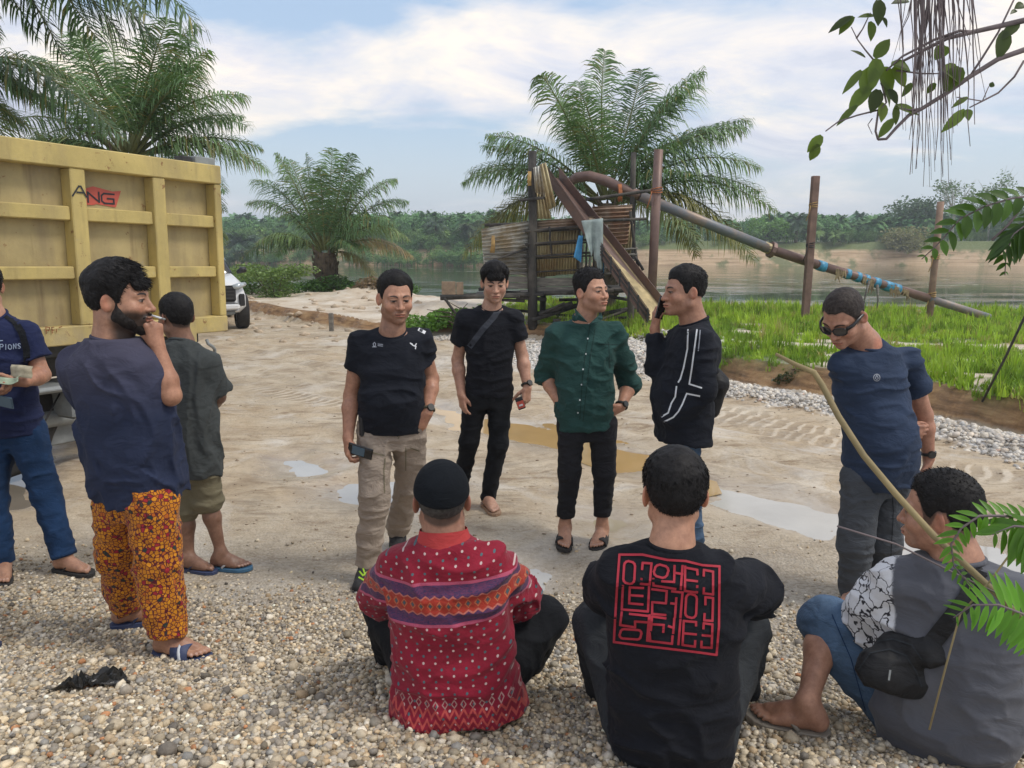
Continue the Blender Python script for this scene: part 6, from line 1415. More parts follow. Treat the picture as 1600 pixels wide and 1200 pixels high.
def person(label, Y, J, face, up=(0, 0, 1), skin=(.40, .225, .15), head=None, hair=None, top=None, legs=None, hands=None, feet=None, scale=1.0, group='men gathered by the road', seed=1, hs=1.0, neck_r=.053):
    hs *= 1.03; neck_r *= 1.16; skin = tuple(min(.9, k * 1.12) for k in skin)
    w = {k: P(v[0], v[1], Y + (v[2] if len(v) > 2 else 0)) for k, v in J.items()}
    for k in ('shR', 'shL'): w[k] = w[k] - nrm(w['neck'] - w['pel']) * .020 + nrm(w['neck'] - w[k]) * .006
    base = w['pel'].copy(); base[2] = gz_at(base); root = empty('person', tuple(base), label=label, cat='person'); skin = np.array(skin); head = head or {}; hair = hair or {}; top = top or {}; legs = legs or {}; hands = hands or {}; feet = feet or {}
    fd = nrm(face); rt = nrm(np.cross(fd, up)); u2 = np.cross(rt, fd); M = np.stack([rt, fd, u2]); C = w['head']; side = nrm(w['shR'] - w['shL']); upt = nrm(w['neck'] - w['pel']); fr = nrm(np.cross(upt, side)); pieces = []
    # head and neck
    hf = head_prims(None, fd, rt, u2, C, hs, head.get('jaw', 1.0), head.get('fat', 0.0)); nk = w['neck']; nb = C - fd * .022 * hs - u2 * .055 * hs
    def hn(p):
        d = hf(p); d = smin(d, cone(p, nb, nk, neck_r * hs * .98, neck_r * 1.05), .022); d = smin(d, cone(p, nk, nk - upt * .05, neck_r * 1.04, neck_r * 1.12), .03); return d
    lo, hi = bounds([C - .13 * hs, C + .15 * hs, nk], .075); V, F = surface_nets(hn, lo, hi, .0027 * hs); q = ((V - C) @ M.T) / hs; col = head_paint(q, skin, head); pieces.append((V, F, col))
    # torso core hidden under the clothes keeps the figure one body
    def tor(p):
        d = cone(p, w['pel'], w['neck'] - upt * .08, .10, .10, fr, .8)
        for s_ in 'RL': d = smin(d, cone(p, w['neck'] - upt * .05, w['sh' + s_], .05, .045), .04); d = smin(d, cone(p, w['pel'], w['hip' + s_], .09, .08), .04); d = smin(d, cone(p, w['hip' + s_], w['kn' + s_], .07, .045), .03)
        return d
    lo, hi = bounds([w[k] for k in ('pel', 'neck', 'shR', 'shL', 'hipR', 'hipL', 'knR', 'knL')], .14); V, F = surface_nets(tor, lo, hi, .016); pieces.append((V, F, np.repeat(skin[None], len(V), 0)))
    for s_ in 'RL':
        h = hands.get(s_)
        if h is None and not hands.get('arm' + s_, True): continue
        sh, el, wr = w['sh' + s_], w['el' + s_], w['wr' + s_]; k = top.get('arm', 1.0); k *= 1.07; cs = [(sh, el, .046 * k, .038 * k, .01), (el, el + (wr - el) * .3, .037 * k, .041 * k, .02), (el + (wr - el) * .3, wr, .041 * k, .0255 * k, .02)]
        sq = None
        if h:
            hd = np.array(h.get('d', wr - el), float); cs.append((wr, wr + nrm(hd) * .02, .026 * k, .024, .012)); cs += hand_sdf(wr, hd, np.array(h['n'], float), s_ == 'R', h.get('curl', .35), h.get('thumb', (.5, .4)), h.get('s', 1.0) * .98)
        f, lo, hi = cones_fn(cs); fine = h is not None; V, F = surface_nets(f, lo - .06, hi + .06, .0042 if fine else .008); c = np.repeat(skin[None], len(V), 0)
        if h:
            dk = np.exp(-(np.linalg.norm(V - wr, axis=1) / .25) ** 2)[:, None]; c = c * (1 - dk * np.array([.04, .10, .12]))
        pieces.append((V, F, c))
    fq = {}
    for s_ in 'RL':
        an, kn = w['an' + s_], w['kn' + s_]; ft = feet.get(s_)
        calf = legs.get('bare', False) or (ft is not None)
        if not calf: continue
        kk = legs.get('calf', 1.0); mid = kn + (an - kn) * .32 + nrm(kn - an) * 0
        cs = [(kn, mid, .050 * kk, .052 * kk, .02), (mid, an, .052 * kk, .031 * kk, .03)] if legs.get('bare') else [(an + (kn - an) * .45, an, .048 * kk, .031 * kk, .03)]
        if ft:
            g = ft.get('gz', gz_at(an) if an[2] < .6 else 0); O, d, sd = foot_frame(an, ft['d'], g); O = O + (0, 0, ft.get('raise', 0)); fc, q_ = foot_cones(O, d, sd, s_ == 'R', an, kn, ft.get('lift', .02), .031 * kk, ft.get('s', 1.0)); fq[s_] = q_
            if ft.get('kind') != 'shoe': cs += fc
        f, lo, hi = cones_fn(cs); V, F = surface_nets(f, lo - .06, hi + .06, .005); c = np.repeat(skin[None] * .93, len(V), 0)
        if ft and ft.get('kind') != 'shoe':
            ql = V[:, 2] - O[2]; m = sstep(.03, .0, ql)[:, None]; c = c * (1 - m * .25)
            for (y, x) in ((.029, .170), (.011, .168), (-.004, .158), (-.018, .147), (-.031, .131)):
                npos = q_(x, y, .022); m = sstep(.0075, .004, np.linalg.norm(V - npos, axis=1))[:, None]; c = c * (1 - m) + np.array([.45, .30, .24]) * m
        pieces.append((V, F, c))
    Vs, Fs, Cs = [], [], []; b = 0
    for V, F, c in pieces: Vs.append(V); Fs.append(F + b); Cs.append(c); b += len(V)
    body = link('body', mesh_np('body', np.concatenate(Vs), np.concatenate(Fs), m_skin, True, np.concatenate(Cs)), root)
    out = dict(root=root, body=body, w=w, M=M, C=C, side=side, fr=fr, up=upt, fq=fq, hs=hs)
    if hair is not None and not hair.get('none'): out['hair'] = make_hair(C, M, hs, hair, root, seed)
    # ---- upper garment
    if top.get('mat'):
        secs = top.get('secs') or [(-.16, .170, .125, .0), (0, .172, .128, .0), (.25, .165, .122, .005), (.5, .172, .125, .008), (.72, .185, .122, .0), (.86, .180, .108, -.006), (.95, .125, .080, -.008), (1.02, .078, .068, -.006)]
        sc_w, sc_d = top.get('w', 1.0) * .975, top.get('d', 1.0) * .95; secs = [(s0, a * sc_w, b_ * sc_d, *r_) for s0, a, b_, *r_ in secs]; bel = top.get('belly')
        if bel: secs = [(s0, a + bel[1] * math.exp(-((s0 - bel[2]) / .25) ** 2), b_ + bel[0] * .5 * math.exp(-((s0 - bel[2]) / .22) ** 2), r_[0] + bel[0] * .5 * math.exp(-((s0 - bel[2]) / .22) ** 2), *r_[1:]) for s0, a, b_, *r_ in secs]
        cs = {}
        for s_ in 'RL':
            sh, el, wr = w['sh' + s_], w['el' + s_], w['wr' + s_]; L = top.get('sleeve' + s_, top.get('sleeve', .55)); r0, r1 = top.get('sr', (.068, .068)); r0 = r0 * .95; cs[s_] = (sh, el, wr, L, r0, r1)
        amp = top.get('amp', .008) * 1.3; fsc = top.get('fsc', (7, 7, 15)); nkc = w['neck']
        def shirt(p):
            d = loft(p, w['pel'], w['neck'], side, secs, 2.35)
            for s_ in 'RL':
                sh, el, wr, L, r0, r1 = cs[s_]; a = cone(p, w['neck'] - upt * .030, sh + upt * .004, .046, r0 * .80); e = cone(p, sh, sh + (el - sh) * min(L, 1), r0, r0 + (r1 - r0) * .8)
                ax = nrm(el - sh)
                if L <= 1: cutp = (p - (sh + (el - sh) * L)) @ ax.astype(np.float32); e = smax(e, cutp, .004)
                else:
                    l2 = L - 1; ax2 = nrm(wr - el); e2 = cone(p, el, el + (wr - el) * l2, r0 + (r1 - r0) * .8, top.get('cuff', r1 * .72)); e2 = smax(e2, (p - (el + (wr - el) * l2)) @ ax2.astype(np.float32), .004); e = smin(e, e2, .02)
                d = smin(d, smin(a, e, .03), .035)
            d = d + folds(p, fsc, amp, seed) 
            if top.get('extra'): d = top['extra'](p, d, w)
            d = smin(d, cone(p, nkc - upt * .06, nkc + upt * .05, neck_r + .022, neck_r + .008), .025); d = smax(d, (p - (nkc + upt * .006).astype(np.float32)) @ nrm(upt * .93 + fr * top.get('tilt', .38)).astype(np.float32), .003)
            return d
        kp = [w[k] for k in ('pel', 'neck', 'shR', 'shL')]; kp += [w['pel'] - upt * (abs(secs[0][0]) + .05) * np.linalg.norm(w['neck'] - w['pel'])]
        for s_ in 'RL': kp.append(cs[s_][1]); 
        if cs['R'][3] > 1 or cs['L'][3] > 1: kp += [w['wrR'], w['wrL']]
        lo, hi = bounds(kp, .17); V, F = surface_nets(shirt, lo, hi, top.get('h', .0085)); rel = V - w['pel']; uv = np.stack([rel @ side, rel @ upt, rel @ fr], 1)
        out['shirt'] = link(top.get('name', 'shirt'), mesh_np(top.get('name', 'shirt'), V, F, top['mat'], True, None, uv), root)
        if top.get('collar', True):
            mb = MB(); rr = neck_r + top.get('cr', .010); cpos = nkc + upt * .005; pts = [cpos + side * math.cos(a) * rr + fr * math.sin(a) * rr - upt * (top.get('tilt', .38) / .93 * math.sin(a) * rr) for a in np.linspace(0, 2 * math.pi, 29)]; mb.tube(pts, .0065, 6, False, flat=1.3); mb.build('collar', top.get('cmat', top['mat']), root, True)
    # ---- trousers
    if legs.get('mat'):
        r = legs.get('r', (.088, .066, .052)); ln = legs.get('len', 1.0); amp = legs.get('amp', .007); pw = legs.get('pw', 1.0)
        def trous(p):
            d = loft(p, w['pel'] - upt * .02, w['pel'] + upt * .14, nrm(w['hipR'] - w['hipL']), [(-.9, .145 * pw, .10 * pw, -.002), (0, .158 * pw, .114 * pw, -.004), (1, .140 * pw, .098 * pw, 0)], 2.3)
            for s_ in 'RL':
                hp, kn, an = w['hip' + s_], w['kn' + s_], w['an' + s_]; e = cone(p, hp, kn, r[0], r[1])
                if ln > .5:
                    l2 = (ln - .5) * 2; e2 = cone(p, kn, kn + (an - kn) * l2, r[1], r[1] + (r[2] - r[1]) * l2); a2 = nrm(an - kn).astype(np.float32); e2 = smax(e2, (p - (kn + (an - kn) * l2)) @ a2, .004); e = smin(e, e2, .03)
                else: a2 = nrm(kn - hp).astype(np.float32); e = smax(e, (p - (hp + (kn - hp) * ln * 2)) @ a2, .004)
                d = smin(d, e, .03)
            d = d + folds(p, legs.get('fsc', (9, 9, 19)), amp, seed + 3)
            if legs.get('extra'): d = legs['extra'](p, d, w)
            return d
        kp = [w['pel'] + upt * .16, w['hipR'], w['hipL'], w['knR'], w['knL']] + ([w['anR'], w['anL']] if ln > .5 else []); lo, hi = bounds(kp, .15); V, F = surface_nets(trous, lo, hi, legs.get('h', .009)); rel = V - w['pel']
        out['trousers'] = link(legs.get('name', 'trousers'), mesh_np(legs.get('name', 'trousers'), V, F, legs['mat'], True, None, rel), root)
    for s_ in 'RL':
        ft = feet.get(s_)
        if ft and ft.get('kind') in ('flip', 'slide', 'cross'): sandal(ft['kind'], fq[s_], ft['mat'], ft.get('strap', ft['mat']), root, ft.get('deco'))
    return out
def watch(o, s_, mat_case, mat_strap, r=.033, u=.10):
    w = o['w']; wr, el = w['wr' + s_], w['el' + s_]; c = wr + (el - wr) * u; ax = nrm(el - wr); a = nrm(np.cross(ax, (0, 0, 1)) + 1e-4); b = np.cross(ax, a); mb = MB(); mb.tube([c + (a * math.cos(t) + b * math.sin(t)) * r for t in np.linspace(0, 2 * math.pi, 25)], .009, 6, False, flat=1.0); st = mb.build('watch', mat_strap, o['root'], True)
    out_ = nrm(np.array([0, -1, .1]) - ax * np.dot((0, -1, .1), ax)); out_ = nrm(out_ + (a if np.dot(a, w['sh' + s_] - w['neck']) > 0 else -a) * .6); cc = c + out_ * (r + .002); mb = MB(); mb.tube([cc - out_ * .004, cc + out_ * .009], [.021, .019], 16); mb.build('watch_case', mat_case, st); return st
# ================================================================== THE MEN
f_black = fabric('black_jersey', (.010, .012, .018)); f_black2 = fabric('black_cotton', (.009, .010, .014)); f_dgreen = fabric('dark_green_linen', (.022, .062, .056), fold=.5); f_dgreen_in = fabric('dark_green_seam', (.014, .030, .028))  # the darker green is for the placket and pocket seams
f_navy = fabric('navy_jersey', (.027, .042, .078)); f_navytop = fabric('navy_pale_top', (.022, .030, .062), top_mix=(1.15, 1.5, (.095, .085, .115))); f_grey = fabric('dark_grey_jersey', (.055, .062, .062)); f_navy2 = fabric('royal_navy_jersey', (.015, .021, .062)); f_lgrey = fabric('mid_grey_jersey', (.13, .135, .155))  # smoker's navy tee mixes to a paler tone towards the shoulders
f_khaki = fabric('khaki_twill', (.31, .255, .205), fold=.55); f_shorts = fabric('olive_khaki', (.17, .15, .095)); f_blackpant = fabric('black_trouser_cloth', (.008, .009, .011)); f_blackjean = fabric('black_denim', (.017, .017, .020), fold=.5); f_greyjean = fabric('washed_grey_denim', (.068, .075, .085), fold=.5)
f_jeans = fabric('blue_denim', (.075, .125, .20), fold=.6, var=.45); f_jeans_dk = fabric('dark_blue_denim', (.012, .035, .09), var=.3); f_greypant = fabric('charcoal_trouser_cloth', (.032, .036, .040), fold=.5)
m_white_print = simple('white_print', (.62, .64, .66), .7, var=.08, bump=0); m_red_print = simple('red_print', (.36, .018, .035), .75, var=.1, bump=.05); m_lblue_print = simple('pale_blue_print', (.38, .47, .62), .7, var=.08, bump=0); m_grey_print = simple('grey_print', (.28, .30, .34), .7, var=.08, bump=0)
m_sandal_blk = simple('black_rubber_sandal', (.025, .023, .022), .75, var=.2, bump=.2); m_sandal_tan = simple('tan_sandal', (.30, .19, .12), .7, var=.2, bump=.2); m_sandal_navy = simple('navy_sandal', (.035, .050, .115), .6, var=.2, bump=.2); m_sandal_blue = simple('blue_sandal', (.05, .14, .24), .6, var=.2, bump=.2); m_sandal_greige = simple('greige_sandal', (.24, .21, .17), .8, var=.2, bump=.2)
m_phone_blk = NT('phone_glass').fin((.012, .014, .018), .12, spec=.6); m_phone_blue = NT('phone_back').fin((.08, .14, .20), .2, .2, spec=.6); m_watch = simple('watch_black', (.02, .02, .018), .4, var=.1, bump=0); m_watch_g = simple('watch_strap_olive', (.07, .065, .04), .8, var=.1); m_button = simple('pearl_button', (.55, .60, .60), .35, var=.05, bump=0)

# --- man in the black sports tee and khaki cargo trousers
def pockets(p, d, w):
    for s_ in 'RL':
        hp, kn = w['hip' + s_], w['kn' + s_]; sd = nrm(w['hip' + s_] - w['hip' + ('L' if s_ == 'R' else 'R')]); c = hp + (kn - hp) * .78 + sd * .058; e = cone(p, c + (0, 0, .055), c - (0, 0, .06), .055, .058, sd, .6); d = smin(d, e, .012)
    return d
m1 = person('man in black sports tee and khaki cargo trousers with hand in pocket', 4.05, dict(head=(618, 467, 0), neck=(613, 519, .02), shR=(561, 531, .02), shL=(658, 527, .06), elR=(549, 618, .05), wrR=(544, 684, -.06), elL=(674, 592, .12), wrL=(668, 645, 0), pel=(613, 652, .04), hipR=(586, 668, .02), hipL=(640, 668, .06), knR=(587, 775, -.05), anR=(574, 879, -.02), knL=(640, 758, .22), anL=(621, 828, .42)),
  (.42, -1, -.10), skin=(.40, .225, .15), head=dict(stubble=.30, brow=.95, fat=.002), hair=dict(top=.020, side=.006, hl=.006, flow_f=-.5, flow_u=.1, slen=.010), seed=3, hs=1.02,
  top=dict(mat=f_black, w=1.0, d=1.0, belly=(.045, .012, .2), sleeve=.50, sr=(.070, .066)), legs=dict(mat=f_khaki, r=(.092, .078, .066), amp=.010, extra=pockets, h=.008, fsc=(9, 9, 17)),
  hands=dict(R=dict(d=(-.05, -.15, -1), n=(.9, .3, .1), curl=[(.6, .9, .5), (.5, .8, .5), (.7, .9, .5), (.8, .9, .5)], thumb=(.6, .9)), L=dict(d=(-.55, -.1, -.85), n=(-.4, .9, 0), curl=(.5, .7, .4), thumb=(.3, .3))), feet=dict(R=dict(kind='shoe', d=(-.12, -1), lift=.0), L=dict(kind='shoe', d=(.1, -1), lift=.0)))
m_shoe = simple('black_knit_shoe', (.022, .022, .024), .8, var=.3, scale=60, bump=.4); m_shoe_sole = simple('shoe_sole', (.035, .035, .037), .8, var=.2); m_lime = simple('lime_leaf_print', (.30, .50, .02), .6, var=.15)
for s_ in 'RL':
    q = m1['fq'][s_]; f, lo, hi = cones_fn([(q(-.03, 0, .045), q(-.02, 0, .095), .044, .042, .02), (q(-.03, 0, .05), q(.06, 0, .045), .044, .044, .03), (q(.0, 0, .085), q(.14, .004, .036), .042, .030, .03), (q(.06, 0, .035), q(.155, 0, .030), .044, .036, .02)], lambda p, d: np.maximum(d, (q(0, 0, .012)[2] - p[:, 2])) + folds(p, (40, 40, 40), .002, 2)); V, F = surface_nets(f, lo - .07, hi + .07, .005); sh = link('shoe', mesh_np('shoe', V, F, m_shoe), m1['root'])
    mb = MB(); out = [(-.085, 0), (-.07, .034), (0, .042), (.08, .046), (.15, .044), (.19, .026), (.20, 0), (.19, -.026), (.15, -.042), (.08, -.044), (0, -.04), (-.07, -.034)]; n = len(out)
    mb.add([q(x, y, -.001) for x, y in out] + [q(x * 1.01, y * 1.03, .020) for x, y in out], [tuple(range(n - 1, -1, -1)), tuple(range(n, 2 * n))] + [(i, (i + 1) % n, n + (i + 1) % n, n + i) for i in range(n)]); mb.build('shoe_sole', m_shoe_sole, sh)
    project(sh, [[(566, 884), (572, 902)], [(562, 893), (567, 899), (575, 893)], [(561, 902), (568, 906), (576, 900)]] if s_ == 'R' else [[(608, 850), (611, 858)]], 2.6, 'leaf_print', m_lime, sh, step=3)
s = m1['shirt']
project(s, [[(706, 0), (706, 1)]], 1, 'x', m_white_print, m1['root'])
project(s, [[(641.5, 536.5), (646, 540)], [(646, 540), (650, 541)], [(650, 541), (649, 545)], [(648, 541), (650.5, 537)], [(641, 536), (644, 537.5)]], 1.6, 'puma_print', m_white_print, m1['root'], step=3)
project(s, [[(583, 537), (584, 541), (586, 541), (587, 537), (585, 535), (583, 537)], [(582, 542), (588, 542)], [(590.5, 537.5), (598, 538.3)], [(590.5, 540), (598, 540.8)], ], 1.1, 'crest_print', m_grey_print, m1['root'], step=3)
project(s, [[(635, 504), (648, 511), (663, 519)]], 5, 'shoulder_tape', m_white_print, m1['root'], off=.004, step=3); project(s, [[(642, 507.5), (645, 509)], [(650, 512), (653, 513.5)], [(657, 515.5), (659, 516.5)]], 4, 'tape_mark', m_ink, m1['root'], off=.0065, step=3)
watch(m1, 'L', m_watch, m_watch_g); t_ = m1['trousers']
project(t_, [[(627, 655), (628, 670), (622, 686)]], 1.2, 'fly_seam', f_shorts, t_, step=4); project(t_, [[(571, 704), (600, 712)], [(602, 716), (600, 735), (601, 770)], [(641, 700), (655, 705)], [(634, 700), (634, 735)]], 1.6, 'pocket_flap', f_shorts, t_, step=4)
mb = MB(); mb.bbox(P(566, 665, 4.0), (.03, .04, .12), .01); mb.build('belt_pouch', m_plastic, m1['root'])
# phone hanging in his right hand (a thing held)
def slab(name, c, ax_long, ax_wide, size, mat, label, cat, extra=None):
    z = nrm(ax_long); x = nrm(np.array(ax_wide) - z * np.dot(ax_wide, z)); y = np.cross(z, x); M_ = frame_M(x, y, z); r = empty(name, tuple(c), label=label, cat=cat); mb = MB(); mb.bbox(c, size, .004, M_); mb.build('casing', mat, r)
    if extra: extra(r, c, x, y, z, M_)
    return r
def lens(r, c, x, y, z, M_):
    sg = 1 if y[1] < 0 else -1; mb = MB(); mb.bbox(c + y * sg * .0055 + z * .045 + x * .018, (.022, .003, .040), .003, M_); mb.build('camera_bump', m_phone_blk, r); mb = MB(); mb.bbox(c + y * sg * .0052 - z * .01, (.05, .0015, .07), .001, M_); mb.build('painted_reflection', m_phone_blue, r)  # thin blue plate painted in as a reflection on the phone back
slab('phone', P(563, 705, 3.94), (1, -.12, -.28), (.2, -.3, 1), (.070, .008, .135), m_phone_blk, 'black phone held low by the man in khaki cargo trousers', 'phone', lens)

# --- young man in black with cross strap
m2 = person('young man all in black with shoulder strap and floppy black fringe', 5.2, dict(head=(773, 443, 0), neck=(768, 481, .04), shR=(727, 496, 0), shL=(803, 494, .04), elR=(715, 562, .06), wrR=(721, 617, -.04), elL=(816, 556, .06), wrL=(824, 606, -.06), pel=(764, 598, .04), hipR=(744, 612, .02), hipL=(782, 612, .05), knR=(733, 690, .0), anR=(722, 752, .1), knL=(778, 694, -.02), anL=(762, 780, 0)),
  (.10, -1, -.16), skin=(.43, .26, .185), head=dict(stubble=.04, eye=.95), hair=dict(top=.026, side=.010, fringe=.022, flow_f=.8, flow_u=-.5, slen=.022, strands=3200), seed=5, hs=1.0, neck_r=.050,
  top=dict(mat=f_black2, w=.98, d=.92, sleeve=.58, sr=(.070, .072), belly=(.012, .0, .2)), legs=dict(mat=f_blackpant, r=(.088, .066, .050), amp=.007),
  hands=dict(R=dict(n=(.8, .5, 0), d=(.12, -.1, -1), curl=.35, thumb=(.7, .5)), L=dict(n=(-.6, .6, -.2), d=(-.12, -.25, -1), curl=(.7, .9, .5), thumb=(.5, .8))), feet=dict(R=dict(kind='flip', d=(-.3, -1), mat=m_sandal_tan), L=dict(kind='flip', d=(.42, -1), mat=m_sandal_tan)))
project(m2['shirt'], [[(783, 478), (772, 495), (755, 514), (735, 540)]], 9, 'shoulder_strap', fabric('strap_webbing', (.045, .05, .062)), m2['root'], off=.008, step=5); watch(m2, 'L', m_watch, m_watch)
def redface(r, c, x, y, z, M_):
    sg = 1 if y[1] < 0 else -1; mb = MB(); mb.bbox(c + y * sg * .0105 + z * .008, (.048, .002, .05), .001, M_); mb.build('red_label', m_red, r); mb = MB(); mb.bbox(c + y * sg * .012 + z * .012, (.026, .002, .012), .001, M_); mb.build('white_label', m_white_print, r); mb = MB(); mb.tube([c - z * .04 + x * .02, c - z * .075 + x * .03], [.004, .0015], 6); mb.build('antenna', m_plastic, r)
slab('radio_remote', P(813, 630, 5.08), (.35, 0, -1), (1, 0, .2), (.052, .018, .085), m_plastic, 'small red and black remote with stub aerial held by the young man in black', 'remote', redface)

# --- man in dark green shirt, hands in pockets
m3 = person('man in dark green button shirt with both hands in trouser pockets', 4.6, dict(head=(924, 457, 0), neck=(913, 503, .02), shR=(871, 516, 0), shL=(962, 518, .05), elR=(852, 586, .14), wrR=(880, 640, -.02), elL=(984, 600, .16), wrL=(970, 636, .02), pel=(914, 645, .03), hipR=(893, 660, .01), hipL=(941, 660, .04), knR=(890, 738, -.03), anR=(883, 816, .0), knL=(944, 738, 0), anL=(941, 816, .02)),
  (.66, -.75, .10), skin=(.43, .245, .165), head=dict(stubble=.16), hair=dict(top=.020, side=.006, flow_f=.1, flow_u=.4, flow_r=-.2, slen=.014, hl=.004), seed=7, hs=1.0,
  top=dict(mat=f_dgreen, w=1.02, d=1.0, sleeve=1.10, sr=(.072, .060), cuff=.058, amp=.011, fsc=(8, 8, 13), belly=(.015, 0, .2), tilt=.12, collar=False, secs=[(-.14, .165, .118, .004), (0, .178, .13, .0), (.25, .172, .124, .005), (.5, .178, .125, .008), (.72, .188, .122, .0), (.86, .180, .108, -.006), (.95, .125, .080, -.008), (1.02, .078, .068, -.006)]), legs=dict(mat=f_blackjean, r=(.090, .066, .050), amp=.006, len=.93),
  hands=dict(R=dict(d=(.75, -.25, -.6), n=(.4, .6, .6), curl=(.5, .6, .4), thumb=(.3, .2)), L=dict(d=(-.8, -.25, -.5), n=(-.4, .6, .5), curl=(.5, .6, .4), thumb=(.3, .2))), feet=dict(R=dict(kind='cross', d=(-.12, -1), mat=m_sandal_blk), L=dict(kind='cross', d=(-.35, -1), mat=m_sandal_blk)))
s = m3['shirt']
project(s, [[(922, 508), (916, 545), (910, 590), (906, 655)]], 1.0, 'placket_seam', f_dgreen_in, s, off=.002, step=5); project(s, [[(930, 512), (922, 560), (915, 620), (911, 658)]], 1.0, 'placket_seam', f_dgreen_in, s, off=.002, step=5)
project(s, [[(951, 535), (953, 575), (965, 578)], [(935, 538), (966, 538)]], .9, 'pocket_seam', f_dgreen_in, s, off=.002, step=5)
for (x, y) in ((920, 505), (918.5, 529), (915.5, 553), (911, 577), (908.5, 601), (906, 625), (903, 645), (906, 497), (934, 500)):
    project(s, [[(x - .2, y), (x + .2, y)]], 2.3, 'button', m_button, s, off=.006, step=9)
def collar_wing(o, pts, mat, name='collar'):
    mb = MB(); V = [P(*q) for q in pts]; n = nrm(np.cross(V[1] - V[0], V[2] - V[0])) * .004; k = len(V); mb.add(V + [v + n for v in V], [tuple(range(k)), tuple(range(2 * k - 1, k - 1, -1))] + [(i, (i + 1) % k, k + (i + 1) % k, k + i) for i in range(k)]); return mb.build(name, mat, o['root'])
collar_wing(m3, [(899, 482, 4.60), (900, 500, 4.50), (906, 501, 4.46), (919, 504, 4.45), (905, 492, 4.48)], f_dgreen); collar_wing(m3, [(939, 486, 4.60), (942, 498, 4.52), (934, 503, 4.46), (922, 505, 4.455), (934, 494, 4.50)], f_dgreen)
mb = MB(); nk = m3['w']['neck']; mb.tube([nk + m3['side'] * math.cos(a) * .066 + m3['fr'] * math.sin(a) * .058 + m3['up'] * (.022 - .012 * math.sin(a)) for a in np.linspace(-2.8, 3.48 - .6, 22) if not (1.15 < a < 1.95)], .010, 6, True, flat=2.2); mb.build('collar_band', f_dgreen, m3['root'], True)
for s_ in 'RL':      # rolled cuffs
    w = m3['w']; el, wr = w['el' + s_], w['wr' + s_]; c = el + (wr - el) * .10; ax = nrm(wr - el); a = nrm(np.cross(ax, (0, 1, .2))); b = np.cross(ax, a); mb = MB(); mb.tube([c + (a * math.cos(t) + b * math.sin(t)) * .053 for t in np.linspace(0, 2 * math.pi, 25)], .010, 7, False, flat=2.0, up=ax); mb.build('rolled_cuff', f_dgreen, m3['root'], True)
watch(m3, 'L', m_watch, m_watch, .034, .06)

# --- man on the phone, seen from his left side
m4 = person('man in black long sleeve top with white sleeve lines talking on phone', 4.25, dict(head=(1069, 456, 0), neck=(1084, 504, .02), shR=(1062, 528, .14), shL=(1094, 530, -.16), elR=(1027, 572, .10), wrR=(1023, 514, .10), elL=(1100, 612, -.20), wrL=(1050, 656, -.15), pel=(1070, 662, .0), hipR=(1066, 676, .09), hipL=(1070, 676, -.09), knR=(1060, 765, .06), anR=(1056, 850, .08), knL=(1075, 770, -.10), anL=(1082, 850, -.08)),
  (-1, -.18, -.02), skin=(.36, .20, .135), head=dict(stubble=.12, fat=.004), hair=dict(top=.016, side=.006, hl=-.006, slen=.010, flow_f=-.2), seed=9, hs=1.06, neck_r=.058,
  top=dict(mat=f_black, w=1.14, d=1.18, belly=(.06, .0, .22), sleeve=1.88, sleeveL=2.12, sr=(.078, .064), cuff=.044, amp=.008), legs=dict(mat=f_jeans, pw=.8, r=(.080, .074, .062), amp=.008),
  hands=dict(R=dict(d=(.10, -.1, 1), n=(.9, .3, .1), curl=[(.35, .5, .3), (.45, .6, .4), (.6, .7, .4), (.7, .8, .4)], thumb=(.8, .3))), feet=dict(R=dict(kind='flip', d=(-1, -.1), mat=m_sandal_blk), L=dict(kind='flip', d=(-1, -.1), mat=m_sandal_blk)))
s = m4['shirt']
project(s, [[(1075, 515), (1074, 545), (1068, 575), (1063, 592), (1060, 597)], [(1089, 515), (1085, 545), (1081, 575), (1077, 600), (1096, 606)], [(1057, 604), (1055, 620), (1049, 630), (1044, 645), (1034, 651)], [(1093, 619), (1073, 615), (1066, 632), (1060, 643), (1052, 652), (1038, 659)]], 2.4, 'sleeve_lines', m_white_print, s, off=.004, step=5); project(s, [[(1094, 516), (1093, 530), (1091, 548)]], 1.6, 'sleeve_lines', m_grey_print, s, off=.004, step=5)
slab('phone', P(1033, 481, 4.31), (.25, .1, 1), (1, .6, 0), (.060, .009, .125), m_phone_blk, 'black phone pressed to the ear of the man in black long sleeves', 'phone')
def bag_solid(name, prims, mat, h=.007, fold=.004, parent=None):
    f, lo, hi = cones_fn(prims, lambda p, d: d + folds(p, (18, 18, 18), fold, 1)); V, F = surface_nets(f, lo - .12, hi + .12, h); return link(name, mesh_np(name, V, F, mat), parent)
m_bag = fabric('black_bag_nylon', (.018, .018, .019), rough=.55, sheen=0)
bg = empty('sling_bag', tuple(P(1128, 610, 4.35)), label='black cloth bag on the back of the man on the phone', cat='bag')
bag_solid('bag_body', [(P(1114, 582, 4.29), P(1120, 600, 4.28), .04, .062, .03), (P(1120, 600, 4.28), P(1110, 640, 4.28), .062, .055, .03)], m_bag, parent=bg)

